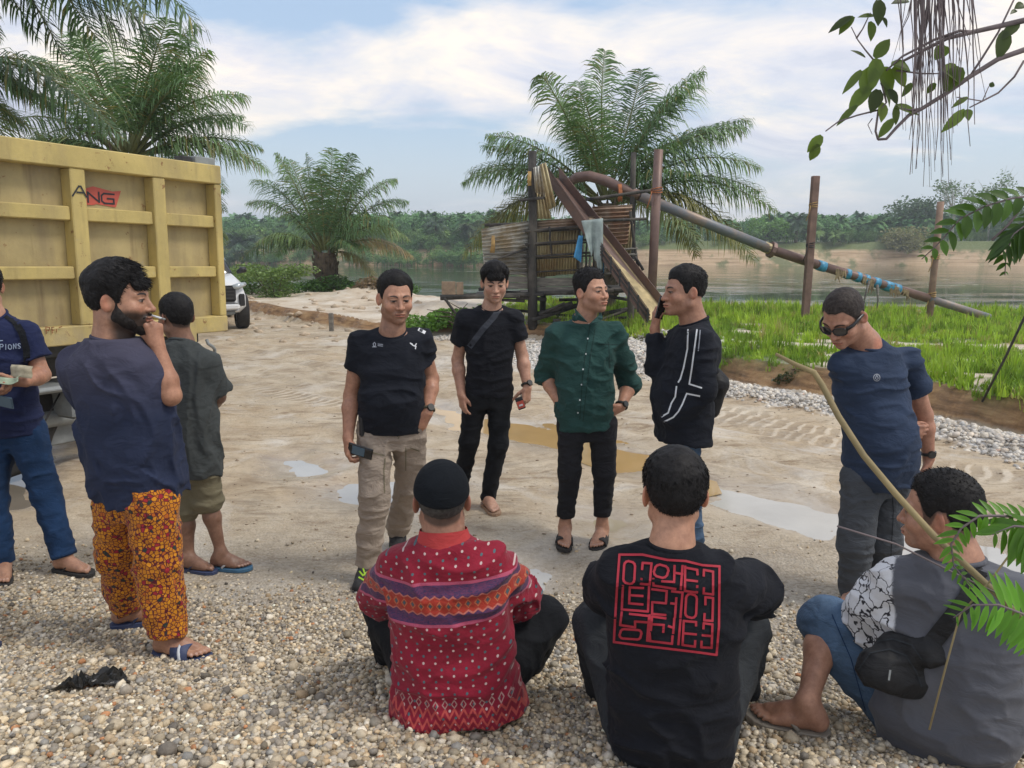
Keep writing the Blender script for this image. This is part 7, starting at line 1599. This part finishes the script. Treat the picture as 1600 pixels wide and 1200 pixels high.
# --- man in sunglasses looking down, arms behind
m5 = person('man in navy tee and sunglasses looking down with arms behind back', 3.75, dict(head=(1319, 496, -.06), neck=(1351, 537, .02), shR=(1314, 563, -.02), shL=(1418, 557, .10), elR=(1385, 640, .34), wrR=(1414, 672, .09), elL=(1444, 648, .16), wrL=(1451, 716, .16), pel=(1372, 722, .05), hipR=(1345, 748, -.0), hipL=(1392, 748, .10), knR=(1337, 850, -.02), anR=(1334, 926, 0), knL=(1380, 850, .08), anL=(1376, 912, .12)),
  (-.72, -.52, -.62), skin=(.38, .21, .145), head=dict(scalp=True, stubble=.05, fat=.004), hair=dict(top=.005, side=.002, slen=.003, strands=900, hl=.004, hmat=hair_mat('cropped_hair', (.035, .028, .025))), seed=11, hs=1.06, neck_r=.058,
  top=dict(mat=f_navy, w=1.0, d=1.16, belly=(.085, .006, .12), sleeve=.56, sr=(.066, .072), amp=.009, fsc=(6, 6, 17)), legs=dict(mat=f_greyjean, pw=.9, r=(.094, .082, .070), amp=.008),
  hands=dict(R=dict(d=(1, .0, -.12), n=(0, 1, .1), curl=(.5, .8, .7), thumb=(.7, .3)), L=dict(d=(0, .1, -1), n=(-.9, .3, 0), curl=.5)), feet=dict(R=dict(kind='flip', d=(-.6, -.8), mat=m_sandal_blk), L=dict(kind='flip', d=(-.6, -.8), mat=m_sandal_blk)))
s = m5['shirt']; cc_ = [(1370 + 5 * math.cos(a), 590 + 5.4 * math.sin(a)) for a in np.linspace(0, 6.29, 15)]
project(s, [cc_], 1.2, 'badge_print', m_grey_print, s, off=.003, step=4); project(s, [[(1370, 586), (1367.6, 591), (1370, 593.5), (1372.4, 591), (1370, 586)]], 1.2, 'badge_print', m_grey_print, s, off=.003, step=4)
def hp(o, x, y, z): return o['C'] + (o['M'].T @ np.array([x, y, z])) * o['hs']
gl = None; mg = simple('black_frame', (.010, .010, .011), .25, var=.05, bump=0); m_lensg = NT('sunglass_lens').fin((.03, .028, .03), .08, spec=.8)
for sg in (-1, 1):
    V = []; F = []; n = 14
    for k in range(n):
        a = 2 * math.pi * k / n; x = .034 + .029 * math.copysign(abs(math.cos(a)) ** .7, math.cos(a)); z = .001 + .019 * math.copysign(abs(math.sin(a)) ** .8, math.sin(a)); V.append(hp(m5, sg * x, .1045 - .9 * x * x * 4, z))
    o_ = link('sunglass_lens', mesh_np('sunglass_lens', V, [tuple(range(n))], m_lensg, False), m5['root']); mb = MB(); mb.tube(V + [V[0]], .0032, 6, False); mb.build('rim', mg, o_, True)
    mb = MB(); mb.tube([hp(m5, sg * .062, .088, .010), hp(m5, sg * .078, .06, .012), hp(m5, sg * .086, -.01, .016), hp(m5, sg * .084, -.03, .006)], [.0062, .0062, .0045, .003], 6, flat=1.5); mb.build('temple', mg, m5['root'], True)
mb = MB(); mb.tube([hp(m5, -.010, .108, .006), hp(m5, 0, .110, .008), hp(m5, .010, .108, .006)], .003, 6); mb.build('bridge', mg, m5['root'], True)
watch(m5, 'L', m_watch, m_watch, .032, .12); project(m5['trousers'], [[(1392, 742), (1396, 800), (1392, 870)]], 1.2, 'side_seam', f_blackjean, m5['trousers'], step=5)

# --- smoking man in patterned trousers
t = NT('flower_print_cotton'); uv = t.attr('puv', 'Vector'); p = t.pos(); v1 = t.n('ShaderNodeTexVoronoi', feature='DISTANCE_TO_EDGE'); v1.inputs['Scale'].default_value = 62; v1.inputs['Randomness'].default_value = .75; t.l(uv, v1.inputs['Vector'])
v2 = t.vor(uv, 62, 'F1', 1, .75); r_ = t.sepxyz(v2); petal = t.ramp(r_[0], [(.0, (.50, .19, .015)), (.62, (.58, .24, .015)), (.80, (.42, .11, .015)), (.86, (.28, .02, .03)), (.95, (.02, .04, .035))], 'CONSTANT')
v3 = t.vor(uv, 110, 'F1', 0, .8); petal = t.mix(t.ramp(v3, [(.0, .5), (.35, 0)]), petal, (.45, .10, .02)); c = t.mix(t.ramp(v1.outputs[0], [(.05, 1), (.11, 0)]), petal, (.09, .012, .02))
nf = t.noise(t.map(p, (1, 1, 1.5)), 10, 4, .5, .8); t.bump(nf, .5, .02); f_flower = t.fin(c, .9, spec=.2, sheen=.1)
m6 = person('bearded smoking man in navy tee and orange patterned trousers', 3.12, dict(head=(187, 470, 0), neck=(177, 530, .0), shR=(222, 584, .02), shL=(128, 566, .06), elR=(267, 618, .0), wrR=(246, 540, .02), elL=(150, 640, .30), wrL=(190, 600, .40), pel=(213, 748, .05), hipR=(238, 785, .0), hipL=(190, 785, .10), knR=(248, 880, -.02), anR=(262, 992, -.06), knL=(185, 860, .16), anL=(198, 944, .26)),
  (1, .12, .0), skin=(.36, .20, .13), head=dict(stubble=.97, fat=.006), hair=dict(top=.026, side=.012, fringe=.012, flow_f=.5, flow_u=-.3, slen=.026, strands=4200), seed=13, hs=1.10, neck_r=.060,
  top=dict(mat=f_navytop, tilt=.1, w=1.10, d=1.24, sleeve=.72, sr=(.092, .088), amp=.013, fsc=(9, 9, 5), h=.0075, cz=.0, secs=[(-.12, .172, .130, .01), (0, .172, .132, .01), (.25, .176, .130, .005), (.5, .182, .128, .004), (.72, .188, .122, .0), (.86, .180, .108, -.006), (.95, .125, .080, -.008), (1.02, .078, .068, -.006)]),
  legs=dict(mat=f_flower, r=(.108, .092, .078), amp=.010, fsc=(9, 9, 12), h=.0075, name='patterned_trousers'),
  hands=dict(R=dict(d=(-.10, -.05, 1), n=(-.8, .5, .1), curl=[(.35, .45, .3), (.5, .6, .4), (1.0, 1.2, .6), (1.2, 1.3, .6)], thumb=(.8, .7))), feet=dict(R=dict(kind='slide', d=(1, -.22), mat=m_sandal_navy, deco=m_white_print), L=dict(kind='flip', d=(.9, .35), mat=m_sandal_navy, **{'raise': .01})))
# beard volume
def beard(o, th=.007):
    C, M_, s_ = o['C'].astype(np.float32), o['M'].astype(np.float32), o['hs']
    def f(p):
        q = ((p - C) @ M_.T) / s_; qa = q.copy(); qa[:, 0] = np.abs(q[:, 0]); d = cone(qa, (.0, .070, -.098), (.056, .004, -.056), .024 + th * .6, .020 + th * .4); d = smin(d, cone(qa, (.058, .010, -.05), (.066, .014, -.004), .015, .008), .02); d = smin(d, cone(qa, (.048, .040, -.070), (.055, .020, -.045), .022, .020), .02); d = smin(d, cone(qa, (.004, .098, -.0515), (.028, .086, -.062), .0065, .005), .006)
        d = smax(d, -ellip(q, (0, .10, -.0655), np.eye(3), (.024, .03, .0085)), .003); return (d + (fbm(p * 110, 2) - .5) * .005) * s_
    V, F = surface_nets(f, C - .16, C + .16, .004); return link('beard', mesh_np('beard', V, F, m_beard), o['root'])
beard(m6)
cg = empty('cigarette', tuple(P(238, 492, 3.15)), label='lit white cigarette at the lips of the bearded man', cat='cigarette'); a = P(238, 493, 3.11); b = P(258, 499, 3.10)
mb = MB(); mb.tube([a, a + (b - a) * .75], .0042, 10); mb.build('paper', m_white_print, cg, True); mb = MB(); mb.tube([a + (b - a) * .75, b], .0040, 10); mb.build('ash', m_greymud, cg, True)

# --- boy in grey, back to us
m7 = person('short boy in oversized dark grey tee and khaki shorts seen from behind', 4.15, dict(head=(275, 496, 0), neck=(285, 535, 0), shL=(252, 560, .02), shR=(321, 564, -.02), elR=(341, 620, .12), wrR=(318, 640, .25), elL=(238, 620, .12), wrL=(262, 640, .26), pel=(299, 705, .02), hipL=(287, 722, .03), hipR=(319, 720, 0), knL=(289, 795, .05), anL=(295, 875, .0), knR=(325, 782, .04), anR=(345, 862, .02)),
  (-.80, .60, -.02), skin=(.22, .125, .085), head=dict(scalp=True), hair=dict(top=.013, side=.003, slen=.007, hl=.0), seed=15, hs=.97, neck_r=.047,
  top=dict(mat=f_grey, w=.92, d=1.06, sleeve=.80, sr=(.072, .086), amp=.012, fsc=(9, 9, 4), secs=[(-.20, .175, .13, .0), (0, .172, .128, .0), (.25, .168, .122, .0), (.5, .172, .120, .0), (.72, .180, .116, .0), (.86, .175, .104, -.006), (.95, .125, .080, -.008), (1.02, .074, .064, -.006)]), legs=dict(mat=f_shorts, pw=.8, r=(.076, .078, .07), len=.52, amp=.007, bare=True, calf=.88, name='shorts'),
  feet=dict(L=dict(kind='flip', d=(1, -.2), mat=m_sandal_navy, s=.92), R=dict(kind='flip', d=(1, -.12), mat=m_sandal_blue, strap=m_white_print, s=.92)))

# --- man at the left edge counting money
m8 = person('man at left edge in navy tee and jeans counting banknotes', 4.1, dict(head=(-26, 452, 0), neck=(-12, 497, 0), shR=(-62, 520, .1), shL=(42, 520, .0), elR=(-50, 600, .05), wrR=(-20, 612, -.20), elL=(66, 586, .0), wrL=(40, 596, -.16), pel=(15, 650, .05), hipR=(-5, 680, .04), hipL=(42, 676, .05), knR=(-12, 775, 0), anR=(5, 880, -.04), knL=(72, 770, .05), anL=(100, 868, .0)),
  (.5, -.8, -.45), skin=(.37, .21, .14), hair=dict(), seed=17, top=dict(mat=f_navy2, w=1.05, belly=(.03, 0, .2), sleeve=.55, sr=(.074, .074)), legs=dict(mat=f_jeans_dk, r=(.096, .074, .062), amp=.008),
  hands=dict(L=dict(d=(-1, -.12, -.12), n=(-.1, .1, .9), curl=(.6, .7, .5), thumb=(.5, .5)), R=dict(d=(1, -.15, .0), n=(0, .2, .9), curl=(.5, .6, .4), thumb=(.5, .4))), feet=dict(R=dict(kind='flip', d=(.5, -.9), mat=m_sandal_blk), L=dict(kind='flip', d=(1, -.25), mat=m_sandal_blk)))
s = m8['shirt']; LW = 1.25
project(s, [[(0, 546), (0, 538), (4, 538), (5, 540), (4, 542), (0, 542)], [(9, 546), (9, 538)], [(13, 540), (13, 544), (15, 545.5), (17, 545.5), (18, 543.5), (18, 540.5), (16, 538.5), (14, 538.5), (13, 540)], [(21, 545), (21, 537.5), (25, 544.5), (25, 537)], [(32, 537.6), (30, 536.8), (28, 538), (28.4, 540), (31, 541), (32, 543), (30, 544.4), (28, 543.6)], [(0, 532.5), (4, 532)]], LW, 'lettering', m_lblue_print, s, step=3)
project(s, [[(2, 486), (22, 500), (34, 520), (41, 545), (42, 562)]], 11, 'backpack_strap', f_blackpant, m8['root'], off=.01, step=5)
m_note = simple('banknote_tan', (.38, .34, .24), .8, var=.3, scale=30); m_note2 = simple('banknote_green', (.30, .36, .26), .8, var=.3, scale=30)
def note(c, ex, ey, mat, label, seed):
    V = []; F = []; nx_, ny_ = 10, 4; ez = nrm(np.cross(ex, ey))
    for j in range(ny_ + 1):
        for i in range(nx_ + 1): u = i / nx_ - .5; v = j / ny_ - .5; V.append(c + np.array(ex) * u + np.array(ey) * v + ez * (.012 * math.sin(u * 5 + seed) + .006 * math.sin(v * 7)))
    for j in range(ny_):
        for i in range(nx_): q = j * (nx_ + 1) + i; F.append((q, q + 1, q + nx_ + 2, q + nx_ + 1))
    o = link('banknote', mesh_np('banknote', V, F, mat)); o.modifiers.new('thickness', 'SOLIDIFY').thickness = .002; tag(o, label, 'banknote')
note(P(32, 580, 3.90), (.115, 0, -.012), (.0, .02, .06), m_note, 'creased tan banknote held up in the raised hand of the left man', 1); note(P(12, 594, 3.86), (.11, 0, .012), (0, .03, .03), m_note2, 'greenish banknote held flat by the left man', 4)
slab('phone', P(0, 626, 3.9), (1, -.1, -.2), (0, -.3, 1), (.07, .009, .14), m_phone_blue, 'edge of a phone held low by the man counting money', 'phone')
mb = MB()

# --- seated man in red batik and black cap
t = NT('red_batik'); uv = t.attr('puv', 'Vector'); p = t.pos(); U_, V_, W_ = t.sepxyz(uv)
base = t.ramp(t.noise(uv, 9, 3), [(.3, (.19, .008, .022)), (.7, (.27, .012, .032))])
def dots(ss, ou, ov, rad, colr, c):
    a = t.math('ADD', t.math('MULTIPLY', U_, ss), ou); b = t.math('ADD', t.math('MULTIPLY', V_, ss), ov); row = t.math('FLOOR', b); a = t.math('ADD', a, t.math('MULTIPLY', row, .5)); fa = t.math('SUBTRACT', t.math('FRACT', a), .5); fb_ = t.math('SUBTRACT', t.math('FRACT', b), .5)
    d = t.math('SQRT', t.math('ADD', t.math('MULTIPLY', fa, fa), t.math('MULTIPLY', fb_, fb_))); return t.mix(t.math('LESS_THAN', d, rad), c, colr)
c = dots(25, .0, .0, .10, (.52, .40, .38), base); c = dots(25, .5, .5, .105, (.07, .13, .15), c)
def bandm(v0, v1, soft=.002): return t.math('MULTIPLY', t.math('GREATER_THAN', V_, v0), t.math('LESS_THAN', V_, v1))
zz = t.math('ABSOLUTE', t.math('SUBTRACT', t.math('FRACT', t.math('MULTIPLY', U_, 33)), .5))
fine = t.noise(t.map(uv, (120, 400, 120)), 1.0, 2)
c = t.mix(bandm(.270, .405), c, t.ramp(fine, [(.4, (.045, .030, .085)), (.6, (.13, .035, .085))]))
for v0 in (.266, .402): c = t.mix(bandm(v0, v0 + .010), c, (.42, .08, .14))
wv = t.math('MULTIPLY', zz, .018); hi_ = t.math('LESS_THAN', t.math('ABSOLUTE', t.math('SUBTRACT', V_, .338)), t.math('ADD', wv, .020)); c = t.mix(hi_, c, (.33, .035, .020))
ed = t.math('LESS_THAN', t.math('ABSOLUTE', t.math('SUBTRACT', t.math('ABSOLUTE', t.math('SUBTRACT', V_, .338)), t.math('ADD', wv, .021))), .0028); c = t.mix(ed, c, (.42, .13, .10))
dia = t.math('ADD', t.math('MULTIPLY', t.math('ABSOLUTE', t.math('SUBTRACT', V_, .338)), 24), zz); c = t.mix(t.math('LESS_THAN', dia, .20), c, (.06, .09, .10)); c = t.mix(t.math('LESS_THAN', t.math('ABSOLUTE', t.math('SUBTRACT', dia, .32)), .05), c, (.42, .15, .07))
low = t.math('LESS_THAN', V_, -.015); zb = t.math('ABSOLUTE', t.math('SUBTRACT', t.math('FRACT', t.math('ADD', t.math('MULTIPLY', V_, 32), t.math('MULTIPLY', zz, 1.6))), .5)); c = t.mix(t.math('MULTIPLY', low, t.math('LESS_THAN', zb, .20)), c, (.44, .07, .06)); c = t.mix(t.math('MULTIPLY', bandm(-.02, .02), t.math('LESS_THAN', t.math('ABSOLUTE', t.math('SUBTRACT', t.math('ADD', t.math('ABSOLUTE', t.math('MULTIPLY', V_, 22)), zz), .28)), .07)), c, (.38, .22, .20))
c = t.mix(1.0, c, t.ramp(t.noise(p, 500, 2), [(.3, .75), (.7, 1.2)]), 'MULTIPLY'); nf = t.noise(t.map(p, (1, 1, 1.6)), 12, 4, .5, .9); t.bump(nf, .5, .02); f_batik = t.fin(c, .85, spec=.25, sheen=.1)
f_redcollar = fabric('coral_lining', (.42, .05, .05))
def redhem(p, d, w):
    q = p - w['pel'].astype(np.float32); r = np.sqrt(q[:, 0] ** 2 + (q[:, 1]) ** 2); return d
m9 = person('seated man in red batik shirt and black skull cap, back turned', 2.42, dict(head=(690, 782, .02), neck=(694, 842, -.0), shL=(625, 876, .02), shR=(768, 874, .0), elL=(600, 928, .24), wrL=(650, 900, .36), elR=(806, 930, .22), wrR=(760, 872, .36), pel=(712, 1062, .0), hipL=(675, 1085, .05), hipR=(752, 1085, .05), knL=(608, 960, .42), anL=(618, 1040, .62), knR=(848, 968, .34), anR=(800, 1075, .56)),
  (-.12, 1, .0), skin=(.30, .165, .115), head=dict(scalp=True), hair=dict(top=.004, side=.004, slen=.006, strands=1500, hmat=m_hair_grey), seed=19, hs=1.0, neck_r=.056,
  top=dict(mat=f_batik, tilt=.0, w=1.12, d=1.06, sleeve=1.05, sr=(.076, .084), cuff=.07, amp=.011, fsc=(7, 7, 13), h=.007, cmat=f_redcollar, cr=.010, name='batik_shirt', secs=[(-.16, .225, .19, .02), (-.02, .195, .165, .02), (.25, .182, .135, .01), (.5, .180, .125, .0), (.72, .185, .12, .0), (.86, .178, .106, -.006), (.95, .122, .078, -.008), (1.02, .075, .065, -.006)]), legs=dict(mat=f_blackpant, r=(.10, .088, .07), amp=.010, fsc=(9, 9, 9), h=.008), hands=dict(armR=True))
mb = MB(); nk = m9['w']['neck']; ring = []
for j, (z_, rr, ) in enumerate(((-.014, .086), (.012, .077), (.036, .071))):
    for a in np.linspace(0, 2 * math.pi, 25)[:-1]: ring.append(nk + m9['side'] * math.cos(a) * rr * 1.12 + m9['fr'] * math.sin(a) * rr + m9['up'] * (z_ - .012 * math.sin(a)))
link('collar_band', mesh_np('collar_band', ring, [(j * 24 + k, j * 24 + (k + 1) % 24, (j + 1) * 24 + (k + 1) % 24, (j + 1) * 24 + k) for j in range(2) for k in range(24)], f_redcollar), m9['root'])
f_cap = fabric('black_felt', (.007, .009, .012), sheen=0, rough=1.0)
Cc, Mc, sc9 = m9['C'].astype(np.float32), m9['M'].astype(np.float32), m9['hs']
def capf(p):
    q = ((p - Cc) @ Mc.T) / sc9; d = ellip(q, (0, -.014, .036), np.eye(3), (.090, .110, .103)); return smax(d, (.018 + .22 * (q[:, 1] + .08) - q[:, 2]), .006) * sc9
V, F = surface_nets(capf, Cc - .16, Cc + .18, .004); link('skull_cap', mesh_np('skull_cap', V, F, f_cap), m9['root'])

# --- seated man in black tee with red print
m10 = person('seated man in black tee with square red maze print on back', 2.12, dict(head=(1053, 772, .08), neck=(1050, 853, .02), shL=(968, 893, .02), shR=(1132, 903, .0), elL=(938, 925, .26), wrL=(985, 935, .44), elR=(1203, 926, .22), wrR=(1160, 940, .44), pel=(1052, 1135, .0), hipL=(1005, 1160, .05), hipR=(1098, 1160, .05), knL=(938, 978, .40), anL=(950, 1120, .55), knR=(1160, 985, .38), anR=(1150, 1120, .55)),
  (.03, 1, -.06), skin=(.42, .235, .155), head=dict(), hair=dict(top=.017, side=.010, slen=.014, strands=6000, flow_f=.1, flow_u=-.35), seed=21, hs=1.02, neck_r=.050,
  top=dict(mat=f_black2, tilt=.0, w=1.08, d=1.02, sleeve=.70, sr=(.078, .082), amp=.011, fsc=(6, 6, 14), h=.007, secs=[(-.22, .150, .13, .02), (-.02, .178, .155, .02), (.25, .182, .14, .01), (.5, .188, .13, .0), (.72, .192, .122, .0), (.86, .182, .108, -.006), (.95, .122, .078, -.008), (1.02, .075, .065, -.006)]), legs=dict(mat=f_greypant, r=(.10, .085, .07), amp=.010, fsc=(8, 8, 9), h=.008), hands=dict(armR=True))
# red maze print: drawn in the units of the enlarged crop (1200 px = 220 px of the photo)
def mz(pl): return [(940 + x * 220 / 1200, 840 + y * 220 / 1200) for x, y in pl]
def rr(x0, y0, x1, y1, sk=0, r=38):
    o = []
    for cx_, cy_, a0 in ((x1 - r, y0 + r + sk, -90), (x1 - r - 6, y1 - r + sk, 0), (x0 + r - 7, y1 - r, 90), (x0 + r, y0 + r, 180)): o += [(cx_ + r * math.cos(R_(a0 + d)), cy_ + r * math.sin(R_(a0 + d))) for d in (0, 30, 60, 90)]
    return o + [o[0]]
maze = [[(152, 145), (350, 145), (560, 190), (720, 200), (860, 235), (1005, 245), (1003, 500), (1000, 760), (980, 1000), (800, 975), (550, 945), (330, 920), (105, 890), (115, 700), (130, 450), (152, 145)],
 rr(192, 200, 285, 390, 5), [(345, 270), (350, 215), (425, 220), (410, 400), (335, 395), (340, 350)], rr(452, 230, 570, 335, 8, 45), [(622, 240), (618, 378), (515, 372)], [(622, 300), (690, 310)], [(690, 240), (675, 440)], [(440, 350), (442, 408), (630, 438)], [(712, 245), (710, 455), (812, 468), (815, 412)], [(712, 255), (815, 275), (818, 315)], [(712, 360), (815, 372)], [(870, 325), (872, 275), (950, 290), (950, 485), (870, 475), (872, 430)],
 [(182, 410), (172, 612), (395, 630), (405, 420)], [(355, 430), (240, 425), (235, 560), (350, 570)], [(240, 490), (350, 498)], [(430, 440), (555, 455), (548, 560), (432, 550), (430, 650), (545, 660)], [(600, 458), (690, 468), (672, 680)], [(592, 560), (632, 565)], [(637, 515), (625, 680)], rr(720, 480, 812, 680, 5), [(885, 505), (885, 570)], [(885, 508), (950, 515), (945, 710), (875, 705), (878, 650)],
 [(172, 635), (158, 745), (285, 765), (285, 715), (385, 722)], [(240, 650), (405, 668), (388, 880)], rr(160, 780, 340, 860, 8, 30), [(430, 672), (545, 688)], [(430, 675), (420, 790)], [(425, 738), (530, 745), (525, 805)], [(620, 690), (610, 815)], [(572, 755), (615, 770)], [(410, 815), (415, 882), (600, 905), (605, 840)], [(410, 660), (400, 882)], [(672, 700), (655, 910)], [(700, 710), (690, 915), (795, 930), (798, 880)], [(700, 710), (805, 720), (805, 750)], [(698, 815), (805, 825)], [(868, 775), (870, 730), (945, 740), (938, 940), (850, 935), (852, 885)], [(860, 832), (940, 840)]]
project(m10['shirt'], [mz(pl) for pl in maze], 3.6, 'maze_print', m_red_print, m10['shirt'], off=.004, step=6)

# --- seated man in grey tee with sling bag
f_whitesleeve = None
t = NT('white_sleeve_print'); p = t.pos(); v1 = t.n('ShaderNodeTexVoronoi', feature='DISTANCE_TO_EDGE'); v1.inputs['Scale'].default_value = 20; dn = t.n('ShaderNodeVectorMath', operation='MULTIPLY_ADD'); t.l(t.noise(p, 14, 3, out=1), dn.inputs[0]); dn.inputs[1].default_value = (.10, .10, .10); t.l(p, dn.inputs[2]); t.l(dn.outputs[0], v1.inputs['Vector'])
ln = t.ramp(v1.outputs[0], [(.03, 1), (.06, 0)]); wsl = t.mix(ln, (.66, .67, .69), (.03, .03, .035)); gcol = t.ramp(t.noise(p, 5, 4), [(.3, (.078, .081, .096)), (.7, (.110, .114, .130))])
slv = t.attr('slv'); nf = t.noise(t.map(p, (1, 1, 1.6)), 11, 4, .5, .8); t.bump(nf, .45, .02); f_twotone = t.fin(t.mix(slv, gcol, wsl), .9, spec=.2, sheen=.15)
m11 = person('seated man in grey tee with patterned white sleeve and denim shorts', 2.22, dict(head=(1470, 803, .06), neck=(1497, 876, .02), shL=(1398, 905, .10), shR=(1576, 925, -.10), elL=(1338, 985, .24), wrL=(1392, 968, .52), elR=(1612, 1010, .05), wrR=(1560, 1000, .40), pel=(1478, 1118, .0), hipL=(1430, 1130, .08), hipR=(1530, 1140, .0), knL=(1292, 975, .28), anL=(1262, 1096, .10), knR=(1580, 1060, .40), anR=(1560, 1110, .6)),
  (-.74, .67, -.08), skin=(.36, .20, .135), head=dict(scalp=True, fat=.006), hair=dict(top=.011, side=.004, slen=.008, stand=.05, strands=3500, hl=.0, flow_f=.2, flow_u=.1), seed=23, hs=1.02, neck_r=.054,
  top=dict(mat=f_twotone, tilt=.0, w=1.16, d=1.12, sleeve=.80, sr=(.080, .092), amp=.010, fsc=(6, 6, 13), h=.007, secs=[(-.20, .165, .15, .02), (-.02, .195, .17, .02), (.25, .190, .15, .01), (.5, .188, .135, .0), (.72, .190, .122, .0), (.86, .180, .108, -.006), (.95, .122, .078, -.008), (1.02, .075, .065, -.006)]), legs=dict(mat=f_jeans, r=(.112, .094, .07), len=.56, amp=.010, bare=True, name='denim_shorts', fsc=(9, 9, 9)), hands=dict(armL=True),
  feet=dict(L=dict(kind='flip', d=(-.75, .62), mat=m_sandal_greige, gz=None) if False else dict(kind='flip', d=(-.80, .35), mat=m_sandal_greige)))
w = m11['w']; me = m11['shirt'].data; n = len(me.vertices); co = np.zeros(n * 3, np.float32); me.vertices.foreach_get('co', co); co = co.reshape(-1, 3)
sd = nrm(w['shL'] - w['shR']); ab = (w['elL'] - w['shL']).astype(np.float32); tt = np.clip(((co - w['shL']) @ ab) / (ab @ ab), 0, 1); dd = np.linalg.norm(co - w['shL'] - tt[:, None] * ab, axis=1); pl = (co - w['shL']) @ sd.astype(np.float32); m_ = sstep(-.004, .004, pl + .01) * sstep(.150, .142, dd) * (co[:, 2] > w['elL'][2] - .10); a = me.attributes.new('slv', 'FLOAT', 'POINT'); a.data.foreach_set('value', m_.astype(np.float32))
project(m11['denim'] if 'denim' in m11 else m11['trousers'], [[(1300, 960), (1330, 1030), (1352, 1110)]], 1.4, 'side_seam', f_jeans_dk, m11['trousers'], step=6)
bg = empty('sling_bag', tuple(P(1412, 1040, 2.0)), label='black zipped sling bag on the back of the man in grey', cat='bag')
fr_ = m11['fr']; 
def bagpt(px_, py_):      # just outside the man's back
    bv = BVHTree.FromPolygons([v.co[:] for v in m11['shirt'].data.vertices], [pp.vertices[:] for pp in m11['shirt'].data.polygons]); d = Vector(ray(px_, py_)).normalized(); h = bv.ray_cast(Vector((0, 0, CAM_Z)), d); return np.array(h[0]) if h[0] is not None else P(px_, py_, 2.0)
c1, c2, c3, c4 = bagpt(1375, 1045), bagpt(1420, 1055), bagpt(1455, 1020), bagpt(1395, 1010); vw = nrm(ray(1412, 1040))
c1 = c2 + (P(1372, 1045, c2[1]) - P(1420, 1055, c2[1]))
bag_solid('bag_body', [(c1, c2, .062, .066, .02, vw, .55), (c4 - vw * .005, c3, .045, .042, .03, vw, .55)], m_bag, .006, .003, bg)
bb = bg.children[0]
project(bb, [[(1345, 1022), (1365, 1003), (1395, 998), (1425, 1008), (1440, 1030)], [(1342, 1045), (1360, 1020), (1390, 1014), (1415, 1024), (1432, 1050), (1440, 1072)]], 2.0, 'zip_track', f_greypant, bb, off=.004, step=5); project(bb, [[(1391, 1048), (1389, 1062)]], 3.2, 'zip_pull', m_greymud, bb, off=.008, step=5)
project([m11['shirt']], [[(1452, 1010), (1480, 975), (1512, 935), (1525, 900), (1510, 878)]], 30, 'bag_strap', m_bag, bg, off=.008, step=7)

# --- man just outside the left edge: only his sandalled toes are in view
m12 = person('man standing just beyond the left edge, only his sandal tips visible', 3.2, dict(head=(-175, 455, 0), neck=(-175, 525, 0), shR=(-175, 560, -.15), shL=(-175, 560, .15), elR=(-170, 640, -.18), wrR=(-150, 720, -.16), elL=(-170, 640, .2), wrL=(-150, 715, .2), pel=(-165, 735, 0), hipR=(-160, 750, -.08), hipL=(-160, 750, .08), knR=(-110, 870, -.1), anR=(-70, 1000, -.10), knL=(-110, 840, .16), anL=(-68, 925, .26)),
  (1, .1, 0), skin=(.34, .19, .13), hair=dict(), seed=27, top=dict(mat=f_grey), legs=dict(mat=f_greyjean), hands=dict(R=dict(n=(0, 1, 0)), L=dict(n=(0, -1, 0))), feet=dict(R=dict(kind='flip', d=(1, -.1), mat=m_sandal_navy), L=dict(kind='flip', d=(1, -.1), mat=m_sandal_tan)))
# ================================================================== AIR: thin haze over the river
t = bpy.data.materials.new('haze_air'); t.use_nodes = True; nt = t.node_tree; nt.nodes.clear(); o_ = nt.nodes.new('ShaderNodeOutputMaterial'); pv = nt.nodes.new('ShaderNodeVolumePrincipled'); pv.inputs['Color'].default_value = (.86, .93, 1.0, 1); pv.inputs['Density'].default_value = .0011; pv.inputs['Anisotropy'].default_value = .2; nt.links.new(pv.outputs[0], o_.inputs['Volume'])
mb = MB(); mb.box((0, 440, 12), (1500, 920, 38)); tag(mb.build('haze', t), 'thin pale haze over the river and the far wood', 'haze', kind='stuff')
